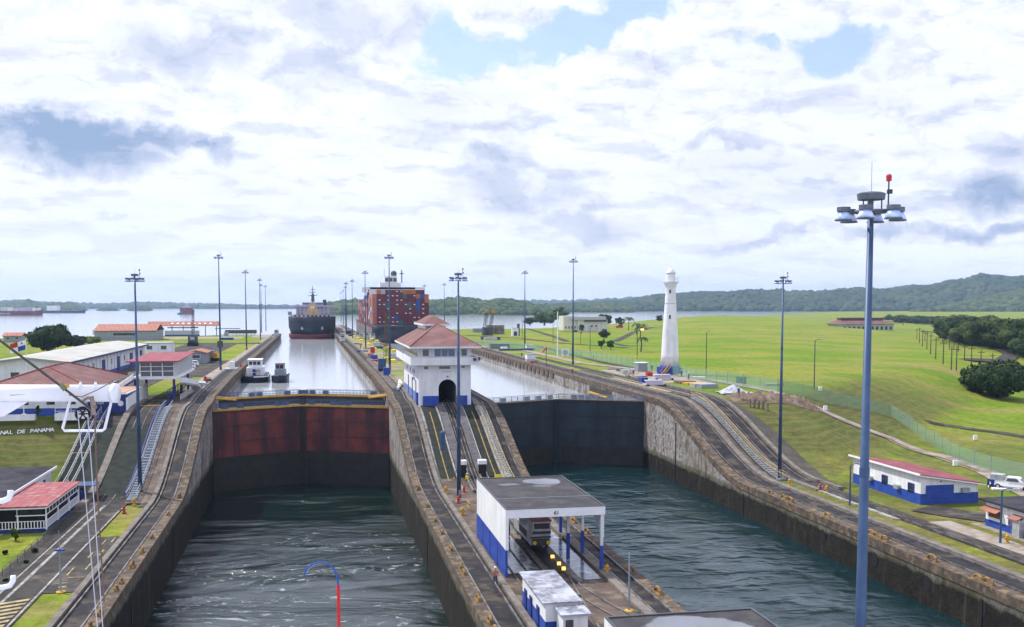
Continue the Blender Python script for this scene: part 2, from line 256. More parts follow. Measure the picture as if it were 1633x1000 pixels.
# ---------------------------------------------------------------- mesh helpers
class MB:
    def __init__(s): s.v = []; s.f = []; s.m = []; s.cm = 0
    def add(s, vs, fs):
        o = len(s.v); s.v += [tuple(v) for v in vs]; s.f += [tuple(i+o for i in f) for f in fs]; s.m += [s.cm]*len(fs); return s
    def box(s, x0, x1, y0, y1, z0, z1):
        return s.add([(x0, y0, z0), (x1, y0, z0), (x1, y1, z0), (x0, y1, z0), (x0, y0, z1), (x1, y0, z1), (x1, y1, z1), (x0, y1, z1)],
                     [(3, 2, 1, 0), (4, 5, 6, 7), (0, 1, 5, 4), (1, 2, 6, 5), (2, 3, 7, 6), (3, 0, 4, 7)])
    def ob(s, c, d, rz=0., tilt=None):
        m = Matrix.Rotation(rz, 3, 'Z')
        if tilt is not None: m = m @ Matrix.Rotation(tilt[1], 3, tilt[0])
        vs = [Vector(c)+m @ Vector((sx*d[0]/2, sy*d[1]/2, sz*d[2]/2)) for sz in (-1, 1) for sx, sy in ((-1, -1), (1, -1), (1, 1), (-1, 1))]
        return s.add(vs, [(3, 2, 1, 0), (4, 5, 6, 7), (0, 1, 5, 4), (1, 2, 6, 5), (2, 3, 7, 6), (3, 0, 4, 7)])
    def tube(s, p, q, r, r2=None, n=8):
        p = Vector(p); q = Vector(q); r2 = r if r2 is None else r2; d = (q-p).normalized()
        a = d.orthogonal().normalized(); b = d.cross(a)
        vs = [p+(a*math.cos(2*math.pi*i/n)+b*math.sin(2*math.pi*i/n))*r for i in range(n)]+[q+(a*math.cos(2*math.pi*i/n)+b*math.sin(2*math.pi*i/n))*r2 for i in range(n)]
        return s.add(vs, [(i, (i+1) % n, n+(i+1) % n, n+i) for i in range(n)]+[tuple(range(n-1, -1, -1)), tuple(range(n, 2*n))])
    def path(s, pts, r, n=8):
        pts = [Vector(p) for p in pts]; rings = []; o = len(s.v); a = None
        for i, p in enumerate(pts):
            d = (pts[min(i+1, len(pts)-1)]-pts[max(i-1, 0)]).normalized()
            if a is None: a = d.orthogonal().normalized()
            a = (a-d*a.dot(d)).normalized(); b = d.cross(a)
            rr = r[i] if isinstance(r, (list, tuple)) else r
            s.v += [tuple(p+(a*math.cos(2*math.pi*k/n)+b*math.sin(2*math.pi*k/n))*rr) for k in range(n)]
        fs = [(o+i*n+k, o+i*n+(k+1) % n, o+(i+1)*n+(k+1) % n, o+(i+1)*n+k) for i in range(len(pts)-1) for k in range(n)]
        fs += [tuple(o+k for k in range(n-1, -1, -1)), tuple(o+(len(pts)-1)*n+k for k in range(n))]
        s.f += fs; s.m += [s.cm]*len(fs); return s
    def lathe(s, prof, c=(0, 0, 0), n=24):
        vs = [(c[0]+r*math.cos(2*math.pi*i/n), c[1]+r*math.sin(2*math.pi*i/n), c[2]+z) for r, z in prof for i in range(n)]
        k = len(prof)
        return s.add(vs, [(j*n+i, j*n+(i+1) % n, (j+1)*n+(i+1) % n, (j+1)*n+i) for j in range(k-1) for i in range(n)]+[tuple(range(n-1, -1, -1)), tuple(range((k-1)*n, k*n))])
    def prism(s, poly, z0, z1):
        n = len(poly); a = sum(poly[i][0]*poly[(i+1) % n][1]-poly[(i+1) % n][0]*poly[i][1] for i in range(n))
        if a < 0: poly = poly[::-1]
        f = lambda z, p: z(p) if callable(z) else z
        return s.add([(p[0], p[1], f(z0, p)) for p in poly]+[(p[0], p[1], f(z1, p)) for p in poly],
                     [tuple(range(n-1, -1, -1)), tuple(range(n, 2*n))]+[(i, (i+1) % n, n+(i+1) % n, n+i) for i in range(n)])
    def exty(s, prof, y0, y1):      # profile in XZ extruded along Y
        n = len(prof)
        return s.add([(x, y0, z) for x, z in prof]+[(x, y1, z) for x, z in prof], [tuple(range(n)), tuple(range(2*n-1, n-1, -1))]+[((i+1) % n, i, n+i, n+(i+1) % n) for i in range(n)])
    def extx(s, prof, x0, x1):
        n = len(prof)
        return s.add([(x0, y, z) for y, z in prof]+[(x1, y, z) for y, z in prof], [tuple(range(n-1, -1, -1)), tuple(range(n, 2*n))]+[(i, (i+1) % n, n+(i+1) % n, n+i) for i in range(n)])
    def strip(s, ys, x0, x1, zt, off=0., th=.3):     # solid band along Y, top at zt(y)+off
        g = lambda f, y: f(y) if callable(f) else f
        o = len(s.v)
        for y in ys:
            z = g(zt, y)+off; a, b = g(x0, y), g(x1, y); t_ = g(th, y)
            s.v += [(a, y, z), (b, y, z), (b, y, z-t_), (a, y, z-t_)]
        fs = [(o+i*4+k, o+i*4+4+k, o+i*4+4+(k+1) % 4, o+i*4+(k+1) % 4)[::-1] for i in range(len(ys)-1) for k in range(4)]
        e = o+(len(ys)-1)*4; fs += [(o+3, o+2, o+1, o), (e, e+1, e+2, e+3)]
        s.f += fs; s.m += [s.cm]*len(fs); return s
    def ribbon(s, pts, w, off=.12, zf=None):    # flat sheet following the ground
        pts = [Vector((p[0], p[1], 0)) for p in pts]; fine = [pts[0]]
        for a, b in zip(pts, pts[1:]):
            k = max(1, int((b-a).length/3)); fine += [a.lerp(b, (i+1)/k) for i in range(k)]
        L = []
        for i, p in enumerate(fine):
            d = (fine[min(i+1, len(fine)-1)]-fine[max(i-1, 0)]).normalized(); nn = Vector((-d.y, d.x, 0))
            for q in (p+nn*w/2, p-nn*w/2): L.append((q.x, q.y, zf(q.x, q.y)+off))
        return s.add(L, [(2*i, 2*i+1, 2*i+3, 2*i+2) for i in range(len(fine)-1)])
    def build(s, name, mats, parent=None, smooth=False, world=True):
        me = bpy.data.meshes.new(name); o = WO.get(parent.name, Vector((0, 0, 0))) if (parent is not None and world) else Vector((0, 0, 0))
        me.from_pydata([(v[0]-o.x, v[1]-o.y, v[2]-o.z) for v in s.v], [], s.f)
        for m in (mats if isinstance(mats, (list, tuple)) else [mats]): me.materials.append(M[m] if isinstance(m, str) else m)
        if isinstance(mats, (list, tuple)): me.polygons.foreach_set('material_index', s.m)
        if smooth: me.polygons.foreach_set('use_smooth', [True]*len(s.f))
        me.update(); ob = bpy.data.objects.new(name, me); COL.objects.link(ob)
        if parent is not None: ob.parent = parent
        WO[ob.name] = o.copy() if world else Vector((0, 0, 0)); return ob
WO = {}
def tag(o, label=None, cat=None, group=None, kind=None):
    if label: o['label'] = label
    if cat: o['category'] = cat
    if group: o['group'] = group
    if kind: o['kind'] = kind
    return o
def thing(name, loc, label, cat, group=None, rz=0.):
    o = bpy.data.objects.new(name, None); COL.objects.link(o); o.location = loc; o.rotation_euler = (0, 0, rz); o.empty_display_size = .5
    WO[o.name] = Vector(loc); return tag(o, label, cat, group)
def solo(mb, name, m, label, cat, group=None, smooth=False, loc=None):     # a thing that is a single mesh, origin at its base
    vs = np.array(mb.v); l = Vector(loc) if loc is not None else Vector(((vs[:, 0].min()+vs[:, 0].max())/2, (vs[:, 1].min()+vs[:, 1].max())/2, vs[:, 2].min()))
    mb.v = [(v[0]-l.x, v[1]-l.y, v[2]-l.z) for v in mb.v]
    o = mb.build(name, m, None, smooth); o.location = l; return tag(o, label, cat, group)
def dup(o, loc=None, rz=None, label=None, parent=None, group=None):
    c = o.copy(); COL.objects.link(c); c.parent = parent
    if loc is not None: c.location = loc
    if rz is not None: c.rotation_euler = (0, 0, rz)
    if label: c['label'] = label
    if group: c['group'] = group
    for ch in list(o.children): dup(ch, parent=c)
    return c
def np_mesh(name, V, Fc, m, smooth=False):
    me = bpy.data.meshes.new(name); V = np.asarray(V, dtype=np.float32); Fc = np.asarray(Fc, dtype=np.int32); k = Fc.shape[1]
    me.vertices.add(len(V)); me.vertices.foreach_set('co', V.ravel()); me.loops.add(Fc.size); me.loops.foreach_set('vertex_index', Fc.ravel())
    me.polygons.add(len(Fc)); me.polygons.foreach_set('loop_start', np.arange(len(Fc), dtype=np.int32)*k)
    if smooth: me.polygons.foreach_set('use_smooth', np.ones(len(Fc), dtype=bool))
    me.update(calc_edges=True); me.materials.append(M[m] if isinstance(m, str) else m)
    o = bpy.data.objects.new(name, me); COL.objects.link(o); return o
def ico(sub):
    p = (1+5**.5)/2; V = [Vector(v).normalized() for v in [(-1, p, 0), (1, p, 0), (-1, -p, 0), (1, -p, 0), (0, -1, p), (0, 1, p), (0, -1, -p), (0, 1, -p), (p, 0, -1), (p, 0, 1), (-p, 0, -1), (-p, 0, 1)]]
    Fs = [(0, 11, 5), (0, 5, 1), (0, 1, 7), (0, 7, 10), (0, 10, 11), (1, 5, 9), (5, 11, 4), (11, 10, 2), (10, 7, 6), (7, 1, 8), (3, 9, 4), (3, 4, 2), (3, 2, 6), (3, 6, 8), (3, 8, 9), (4, 9, 5), (2, 4, 11), (6, 2, 10), (8, 6, 7), (9, 8, 1)]
    for _ in range(sub):
        c = {}; N = []
        def md(a, b):
            k = (min(a, b), max(a, b))
            if k not in c: V.append(((V[a]+V[b])/2).normalized()); c[k] = len(V)-1
            return c[k]
        for a, b, d in Fs: x, y, z = md(a, b), md(b, d), md(d, a); N += [(a, x, z), (b, y, x), (d, z, y), (x, y, z)]
        Fs = N
    return np.array([tuple(v) for v in V]), np.array(Fs)
ICO1 = ico(1); ICO2 = ico(2)
def blobs(C, S, tmpl=ICO1, jit=.22):      # many lumpy crowns in one array
    C = np.asarray(C, float); S = np.asarray(S, float); tv, tf = tmpl; n = len(C); a = rng.uniform(0, 6.28, n); ca, sa = np.cos(a)[:, None], np.sin(a)[:, None]
    x, y, z = tv[:, 0][None], tv[:, 1][None], tv[:, 2][None]; j = 1+rng.uniform(-jit, jit, (n, len(tv)))
    V = np.stack([(x*ca-y*sa)*j, (x*sa+y*ca)*j, z*j], 2)*S[:, None, :]+C[:, None, :]
    Fc = (tf[None]+(np.arange(n)*len(tv))[:, None, None]).reshape(-1, 3); return V.reshape(-1, 3), Fc
def leafcloud(C, S, per, size):      # leaf-sized quads spread through clump ellipsoids
    C = np.asarray(C, float); S = np.asarray(S, float); n = len(C)*per; idx = np.repeat(np.arange(len(C)), per)
    d = rng.normal(size=(n, 3)); d /= np.linalg.norm(d, axis=1)[:, None]; r = rng.uniform(.72, 1.06, n)[:, None]
    P = C[idx]+d*r*S[idx]; nn = d+rng.normal(scale=.55, size=(n, 3)); nn /= np.linalg.norm(nn, axis=1)[:, None]
    u = np.cross(nn, rng.normal(size=(n, 3))); u /= np.linalg.norm(u, axis=1)[:, None]; w = np.cross(nn, u)
    s = (size*rng.uniform(.6, 1.4, n))[:, None]
    V = np.stack([P-u*s-w*s*.6, P+u*s-w*s*.5, P+u*s*.8+w*s*.6, P-u*s*.7+w*s*.7], 1).reshape(-1, 3)
    return V, np.arange(n*4).reshape(-1, 4)
ORD = ['first', 'second', 'third', 'fourth', 'fifth', 'sixth', 'seventh', 'eighth', 'ninth', 'tenth', 'eleventh', 'twelfth', 'thirteenth', 'fourteenth', 'fifteenth', 'sixteenth', 'seventeenth', 'eighteenth', 'nineteenth', 'twentieth']
# ---------------------------------------------------------------- levels and terrain
ZU = 9.2; ZLK = 5.6; ZWL = -7.2; ZWR = -4.6
def sm(a, b, x): u = min(1, max(0, (x-a)/(b-a))); return u*u*(3-2*u)
def zr(y): return ZU*sm(139, 180, y)
def eL(y): return np.interp(y, [20, 140, 186, 200, 258, 700], [-18, -18.5, -18.8, -19.6, -20.7, -22.4])      # left chamber, left edge
def eC(y): return np.interp(y, [20, 140, 186, 200, 258, 620, 900], [13.4, 13.4, 12.8, 13.5, 13.7, 10.6, 8])          # centre wall, left edge
def eD(y): return np.interp(y, [20, 200, 420, 560, 900], [31.1, 31.1, 31.0, 27, 22])             # centre wall, right edge
def eR(y): return np.interp(y, [20, 900], [62.2, 62.2])
def hz(x, y):
    if x > 0:
        g = 115+.33*max(0, y-200); up = ZU-.036*min(230, max(0, x-g)) + .35*math.sin(x*.021+1)*sm(80, 200, x)
        up = up+(8.5-up)*sm(1300, 1900, y)
        up += 7.0*math.exp(-((x-g-90)/115)**2)*sm(500, 950, y)*(1-sm(1250, 1500, y))
        yc = 166+max(0, x-88)*1.0
        return up*sm(yc-25, yc+25, y)
    s_ = sm(152, 178, y)
    return ZU*s_
def gp(px, py):
    d = ray(px, py); lo = 40/d.y; tt = lo
    while True:
        p = d*tt
        if CZ+p.z <= hz(p.x, p.y) or tt*d.y > 4000: return Vector((p.x, p.y, hz(p.x, p.y)))
        tt *= 1.003
Cc = Vector((0, 0, CZ))
def pxscale(p): return F/((Vector(p)-Cc).dot(Fv))      # pixels per metre there
HZ = 8.0e-5
# ================================================================ terrain
def gridland(name, xs, ys, fz, keep):
    V = []; idx = {}; Fc = []
    for j, y in enumerate(ys):
        for i, x in enumerate(xs): V.append((x, y, fz(x, y)))
    n = len(xs)
    for j in range(len(ys)-1):
        for i in range(n-1):
            if keep((xs[i]+xs[i+1])/2, (ys[j]+ys[j+1])/2): Fc.append((j*n+i, j*n+i+1, (j+1)*n+i+1, (j+1)*n+i))
    return tag(np_mesh(name, V, Fc, 'grass', True), kind='structure')
def steps(*seg):
    r = []
    for a, b, d in seg: r += list(np.arange(a, b, d))
    return [float(v) for v in r]+[float(seg[-1][1])]
SH = [(60, 742), (150, 762), (232, 850), (400, 1110), (560, 1350), (770, 1700), (1450, 2700), (2600, 3400), (9000, 4300)]
def shoreY(x): return float(np.interp(x, [p[0] for p in SH], [p[1] for p in SH]))
def land_r(x, y):
    z = hz(x, y); d = shoreY(x)-y
    return z if d > 12 else ZLK-.8+(z-ZLK+.8)*max(0, d/12)
XR_IN = 62.2+6.2
gridland('ground', steps((XR_IN, 140, 2.2), (140, 260, 4), (260, 700, 12), (700, 3000, 60), (3000, 9000, 500)),
         steps((20, 280, 2.2), (280, 500, 6), (500, 1300, 12), (1300, 4400, 60)), land_r, lambda x, y: y < shoreY(x)+8)
XL_IN = -36.6
gridland('ground', steps((-520, -180, 12), (-180, -60, 4), (-60, XL_IN, 2.0)), steps((20, 280, 2.2), (280, 640, 6)),
         lambda x, y: hz(x, y) if y < 620-.25*abs(x+22) else ZLK-1, lambda x, y: y < 632-.25*abs(x+22))
gridland('ground', steps((XL_IN, -22, 2.0)), steps((190, 640, 6)), lambda x, y: (ZU-.02) if y < 618 else ZLK-1, lambda x, y: x < eL(y)-4.9)
gridland('ground', steps((XL_IN, -22.1, 2.0)), steps((20, 140, 5)), lambda x, y: -.02, lambda x, y: True)
# water sheets
def sheet(name, poly, z, m):
    mb = MB(); mb.add([(x, y, z) for x, y in poly], [tuple(range(len(poly)))]); return tag(mb.build(name, m), kind='structure')
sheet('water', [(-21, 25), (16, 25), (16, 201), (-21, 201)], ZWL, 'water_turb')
sheet('water', [(29, 25), (64, 25), (64, 201), (29, 201)], ZWR, 'water_r')
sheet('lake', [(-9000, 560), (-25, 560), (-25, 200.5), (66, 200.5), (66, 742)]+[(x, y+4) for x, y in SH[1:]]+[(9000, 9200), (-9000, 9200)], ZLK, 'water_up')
# ================================================================ lock walls
YS = steps((30, 130, 6), (130, 200, 1.6), (200, 420, 8), (420, 640, 20)); YN = [y for y in YS if y <= 200]; YR = [y for y in YS if 132 <= y <= 198]
def clipy(a, b): return [a]+[y for y in YS if a < y < b]+[b]
def off(fe, d): return lambda y: fe(y)+d
def wall(loc, label): return thing('lock_wall', loc, label, 'lock wall')
zdeep = lambda y: zr(y)+12
def pockets(mb, x, sgn, y0, y1, st):     # projecting rubbing blocks along the coping
    y = y0
    while y < y1:
        xx = x(y); a, b = sorted((xx, xx+sgn*.28)); h = rng.uniform(.35, .6)
        mb.box(a, b, y, y+st*.62, zr(y)-1.5-h, zr(y)-.35); y += st*rng.uniform(.9, 1.1)
# ---- right wall
wr = wall((62.2, 100, 0), 'long concrete lock wall on the right of the right chamber, edging the grass field')
MB().strip(clipy(30, 740), eR, off(eR, 6.3), zr, -.02, zdeep).build('wall_body', 'face', wr)
MB().strip(clipy(30, 740), off(eR, -.12), off(eR, 1.5), zr, .12, 1.0).build('coping', 'cope', wr)
MB().strip(clipy(30, 740), off(eR, 1.5), off(eR, 4.6), zr, .04, .3).build('track_bed', 'track', wr)
for dx in (1.75, 4.2): MB().strip(clipy(30, 740), off(eR, dx), off(eR, dx+.11), zr, .2, .2).build('rail', 'rail', wr)
MB().strip(clipy(30, 740), off(eR, 4.6), off(eR, 5.5), zr, .32, 1.2).build('kerb', 'curb', wr)
MB().strip(clipy(30, 740), off(eR, 5.5), off(eR, 6.4), zr, .02, 1.2).build('verge_strip', 'apron', wr)
m = MB(); pockets(m, eR, -1, 262, 730, 5.5); m.build('rubbing_blocks', 'cope', wr)
m = MB()
for y in (139, 84, 168): m.box(62.12, 62.19, y, y+.35, -9, min(zr(y)-1.4, 6))
m.build('joint_grooves', 'black', wr)
for i, y in enumerate((143, 128, 115, 103, 93, 84)):
    m = MB(); m.cm = 0
    m.add([(62.16, y+.55*math.cos(k*math.pi/6), -2.3+.85*math.sin(k*math.pi/6)) for k in range(12)], [tuple(range(12))]); m.build('weep_hole', 'black', wr)
# return track beyond the grass: ramp with rounded kerbs
m = MB(); ym = clipy(30, 330)
m.strip(clipy(120, 215), off(eR, 6.3), off(eR, 8.6), zr, -.05, zdeep); m.build('slope_block', 'trough', wr)
MB().strip(ym, off(eR, 8.8), off(eR, 11.5), zr, .1, 1.5).build('return_track', 'track', wr)
MB().strip(clipy(132, 235), off(eR, 7.9), off(eR, 8.7), zr, .35, 1.5).build('kerb', 'curb', wr)
MB().strip(clipy(132, 235), off(eR, 11.5), off(eR, 12.2), zr, .5, zdeep).build('kerb', 'curb', wr)
for dx in (9.2, 10.7): MB().strip(ym, off(eR, dx), off(eR, dx+.1), zr, .22, .2).build('rail', 'rail', wr)
MB().strip(clipy(112, 134), off(eR, 8.2), off(eR, 8.8), zr, .16, .2).build('painted_line', 'wline', wr)
m = MB()      # dark rubble batter on the field side of the ramp
for a, b in zip(YR, YR[1:]):
    za, zb = zr(a), zr(b); x = 62.2+12.4
    for k in range(6):
        def bp(yy, zz, u): w_ = 1.2+3.6*math.sin(math.pi*min(1, max(0, (yy-139)/50)))**.7; return (x+w_*u, yy, max(zz*(1-u)+hz(x+w_, yy)*u, hz(x+w_*u, yy))+.14)
        m.add([bp(a, za, k/6), bp(b, zb, k/6), bp(b, zb, (k+1)/6), bp(a, za, (k+1)/6)], [(0, 1, 2, 3)])
m.build('batter', mat('dark_batter', (.05, .045, .04), (.09, .08, .06), .5, .95, .6), wr)
# upper deck between the tracks and yellow band
MB().strip(clipy(190, 262), off(eR, 6.3), off(eR, 8.0), zr, .05, .3).build('deck', 'asph', wr)
MB().strip(clipy(192, 232), off(eR, 6.8), off(eR, 8.0), zr, .14, .1).build('painted_line', 'cream', wr)
for a, b, c_, d_ in ((262, 300, 14.5, 22), (215, 262, 12.5, 26)): MB().box(62.2+c_, 62.2+d_, a, b, ZU-.6, ZU+.07).build('deck_slab', 'path', wr) if a < 262 else None
# ---- centre wall
wc = wall((22.4, 100, 0), 'broad central lock wall between the two chambers, carrying the control house')
def cenL(y): return eC(y)
def cenR(y): return eD(y)
Yc = clipy(30, 200)+[y for y in clipy(200, 640) if y > 200]+[700, 800, 900]
MB().strip(Yc, cenL, cenR, zr, -.06, zdeep).build('wall_body', 'face', wc)
MB().strip(Yc, off(cenL, -.12), off(cenL, 1.1), zr, .14, 1.0).build('coping', 'cope', wc)
MB().strip(Yc, off(cenR, -1.0), off(cenR, .12), zr, .14, 1.0).build('coping', 'cope', wc)
MB().strip(Yc, off(cenL, 1.1), off(cenL, 3.4), zr, .02, .3).build('track_bed', 'track', wc)
MB().strip(Yc, off(cenR, -3.0), off(cenR, -1.0), zr, .02, .3).build('track_bed', 'track', wc)
for fe, dx in ((cenL, .95), (cenL, 2.9), (cenR, -1.25), (cenR, -2.8)): MB().strip(Yc, off(fe, dx), off(fe, dx+.14), zr, .22, .2).build('rail', 'rail', wc)
MB().strip(Yc, off(cenL, 3.4), off(cenL, 4.0), zr, .34, 1.2).build('kerb', 'curb', wc)
MB().strip(Yc, off(cenR, -3.9), off(cenR, -3.0), zr, .34, 1.2).build('kerb', 'curb', wc)
MB().strip(clipy(30, 147), off(cenL, 4.0), off(cenR, -3.9), zr, .03, .3).build('apron', 'apron', wc)
MB().strip(clipy(205, 640), off(cenL, 4.0), off(cenR, -3.9), zr, .03, .3).build('upper_apron', 'grass', wc)
yr = clipy(140, 177)
MB().strip(yr, 17.7, 20.1, zr, .0, .6).build('trough', 'trough', wc); MB().strip(yr, 24.9, 27.2, zr, .0, .6).build('trough', 'trough', wc)
for x in (18.75, 26.05): MB().strip(clipy(146, 172), x, x+.16, zr, .06, .1).build('painted_line', mat('dull_yellow_line', (.36, .24, .07), (.20, .14, .06), 1.5, .9), wc)
for x in (20.1, 24.65, 27.0): MB().strip(clipy(141, 174), x, x+.16, zr, .4, 1.3).build('white_kerb', 'lcurb', wc)
for x0, x1 in ((20.36, 21.6), (23.5, 24.65)):
    MB().strip(clipy(148, 175), x0, x1, zr, .45, 2.0).build('ramp_block', mat('grey_ramp_block', (.115, .11, .125), (.07, .065, .07), .9, .9, .4), wc)
    m = MB(); z = zr(149.5); m.box(x0, x1, 147.6, 148, z-.4, z+1.9)
    m.build('portal', 'black', wc); MB().box(x0-.05, x1+.05, 147.4, 148.6, z+1.4, z+2.0).build('lintel', 'white', wc)
MB().strip(yr, 21.6, 23.5, zr, .12, .6).build('centre_track', 'track', wc)
for x in (21.4, 23.45): MB().strip(yr, x, x+.3, zr, .42, 1).build('kerb', 'curb', wc)
for x in (21.95, 22.5, 23.05): MB().strip(clipy(116, 205), x, x+.12, zr, .26, .2).build('rail', 'rail', wc)
m = MB(); pockets(m, cenL, -1, 205, 620, 5.5); m.build('rubbing_blocks', 'cope', wc)
m = MB()
for y in (84, 126): m.box(eC(y)-.07, eC(y)-.005, y, y+.3, -8, min(zr(y)-1.3, 6))
m.build('joint_grooves', 'black', wc)
# rails and wet patches on the lower apron
def arcpts(p): return [(*q, 0) for q in p]
def rails(pts, gauge=1.5, w=.14):
    for s_ in (-1, 1):
        q = []
        for i, p in enumerate(pts):
            d = (Vector(pts[min(i+1, len(pts)-1)])-Vector(pts[max(i-1, 0)])).normalized(); q.append((p[0]-d.y*s_*gauge/2, p[1]+d.x*s_*gauge/2))
        MB().ribbon(q, w, .16, lambda x, y: 0).build('rail', 'rail', wc)
rails([(23.3, 116), (23.3, 100), (23.2, 94), (22.6, 88), (21.9, 80), (21.2, 70), (20.6, 60)])
rails([(23.3, 96), (23.6, 90), (24.7, 84), (26, 79), (27.0, 74), (27.6, 66)])
rails([(19.6, 116), (19.5, 90), (19.0, 86), (18.2, 80), (16.8, 70)])
MB().box(22.6, 24.1, 96, 120, .05, .09).build('inspection_pit', 'black', wc)
MB().box(21.9, 22.5, 92, 120, .05, .16).build('track_slab', 'curb', wc)
MB().box(24.2, 24.8, 92, 120, .05, .16).build('track_slab', 'curb', wc)
wet = mat('wet_painted_floor', (.30, .32, .38), (.10, .085, .08), .9, .12, .1, lo=.42, hi=.52, spec=.8)
MB().box(18.3, 21.6, 96.5, 115, .04, .07).build('wet_floor', wet, wc); MB().box(24.9, 27.0, 93, 122, .04, .07).build('wet_floor', wet, wc)
# ---- left wall
wl = wall((-19, 100, 0), 'concrete lock wall on the left of the left chamber with tracks and stairs beside it')
Yl = clipy(30, 636)
MB().strip(Yl, off(eL, -4.2), eL, zr, -.06, zdeep).build('wall_body', 'face', wl)
MB().strip(Yl, off(eL, -1.15), off(eL, .12), zr, .14, 1.0).build('coping', 'cope', wl)
MB().strip(Yl, off(eL, -3.5), off(eL, -1.15), zr, .02, .3).build('track_bed', 'track', wl)
for dx in (-1.3, -3.2): MB().strip(Yl, off(eL, dx), off(eL, dx+.15), zr, .22, .2).build('rail', 'rail', wl)
MB().strip(Yl, off(eL, -4.1), off(eL, -3.5), zr, .34, 1.2).build('kerb', 'curb', wl)
MB().strip(clipy(138, 636), off(eL, -5.2), off(eL, -4.1), zr, .02, 1.2).build('verge_strip', 'asph', wl)
yq = clipy(136, 200)
MB().strip(yq, XL_IN, off(eL, -4.2), zr, -.35, zdeep).build('slope_block', 'trough', wl)
def z2(y): return ZU*sm(142, 181, y)
MB().strip(clipy(141, 196), -25.9, off(eL, -4.2), zr, .05, 1.).build('stair_bed', 'apron', wl)
MB().strip(clipy(141, 192), -30.6, -26.6, z2, .05, 1.).build('service_channel', 'track', wl)
MB().strip(clipy(146, 190), -26.7, -26.5, z2, .45, 1.2).build('blue_kerb', 'dblue', wl)
for x in (-28.0, -29.4): MB().strip(clipy(100, 192), x, x+.1, z2, .12, .1).build('rail', 'rail', wl)
MB().box(-30.6, -26.8, 182.6, 183.1, ZU, ZU+.12).build('painted_line', 'yellow', wl)
MB().strip(clipy(138, 192), -31.6, -30.6, z2, .5, 1.5).build('kerb', 'cream' if 0 else 'curb', wl)
MB().strip(clipy(138, 192), -34.0, -31.6, z2, .05, 1.).build('service_channel', 'track', wl)
MB().strip(clipy(144, 192), XL_IN, -34, z2, -.15, 3.).build('stair_bed', 'trough', wl)
m = MB(); pockets(m, eL, 1, 215, 600, 5.5); m.build('rubbing_blocks', 'cope', wl)
m = MB()
for y in (102, 132): m.box(eL(y)+.01, eL(y)+.07, y, y+.3, -9, min(zr(y)-1.3, 6))
m.build('joint_grooves', 'black', wl)
# stairs ---------------------------------------------------------------------------
def stairs(x0, x1, y0, y1, zf, label, tread, railm, landings=(), mid=True, offz=.05):
    c = Vector(((x0+x1)/2, y0, zf(y0))); t_ = thing('stairway', c, label, 'stairway'); n = int((zf(y1)-zf(y0))/.22)+1
    m = MB(); ys = [y0+(y1-y0)*i/n for i in range(n+1)]
    for a, b in zip(ys, ys[1:]): z = zf((a+b)/2)+offz; m.box(x0, x1, a, b+.02, z-.25, z+.12)
    m.build('steps', tread, t_)
    for y in landings: MB().box(x0-.02, x1+.02, y, y+.5, zf(y+.5), zf(y+.5)+offz+.22).build('landing_edge', 'yellow', t_)
    for x in ((x0, (x0+x1)/2, x1) if mid else (x0, x1)):
        m = MB(); q = ys[::3]+[ys[-1]]
        m.path([(x, y, zf(y)+1.15) for y in q], .07, 5); m.path([(x, y, zf(y)+.65) for y in q], .04, 4)
        for y in q: m.tube((x, y, zf(y)-.1), (x, y, zf(y)+1.15), .045, n=4)
        m.build('handrail', railm, t_)
    return t_
stairs(-36.5, -34.3, 144, 181, z2, 'blue stairway with white handrails climbing beside the lawn on the far left', mat('blue_steps', (.03, .06, .2), (.05, .08, .2), 2, .6), 'silver', (148, 160, 171, 179))
stairs(-25.8, -24.6, 142, 180, zr, 'pale grey stairway with tan kerb beside the track of the left lock wall', 'grey', 'grey', (), False, .1)
stairs(69.0, 70.0, 141, 179, zr, 'narrow stairway with yellow handrails down the ramp of the right lock wall', 'grey', 'cream', (), False, .1)
stairs(28.0-.7, 28.3-.1, 143, 174, zr, 'narrow white and yellow steps on the right side of the central wall ramp', 'silver', 'cream', (), False, .3)
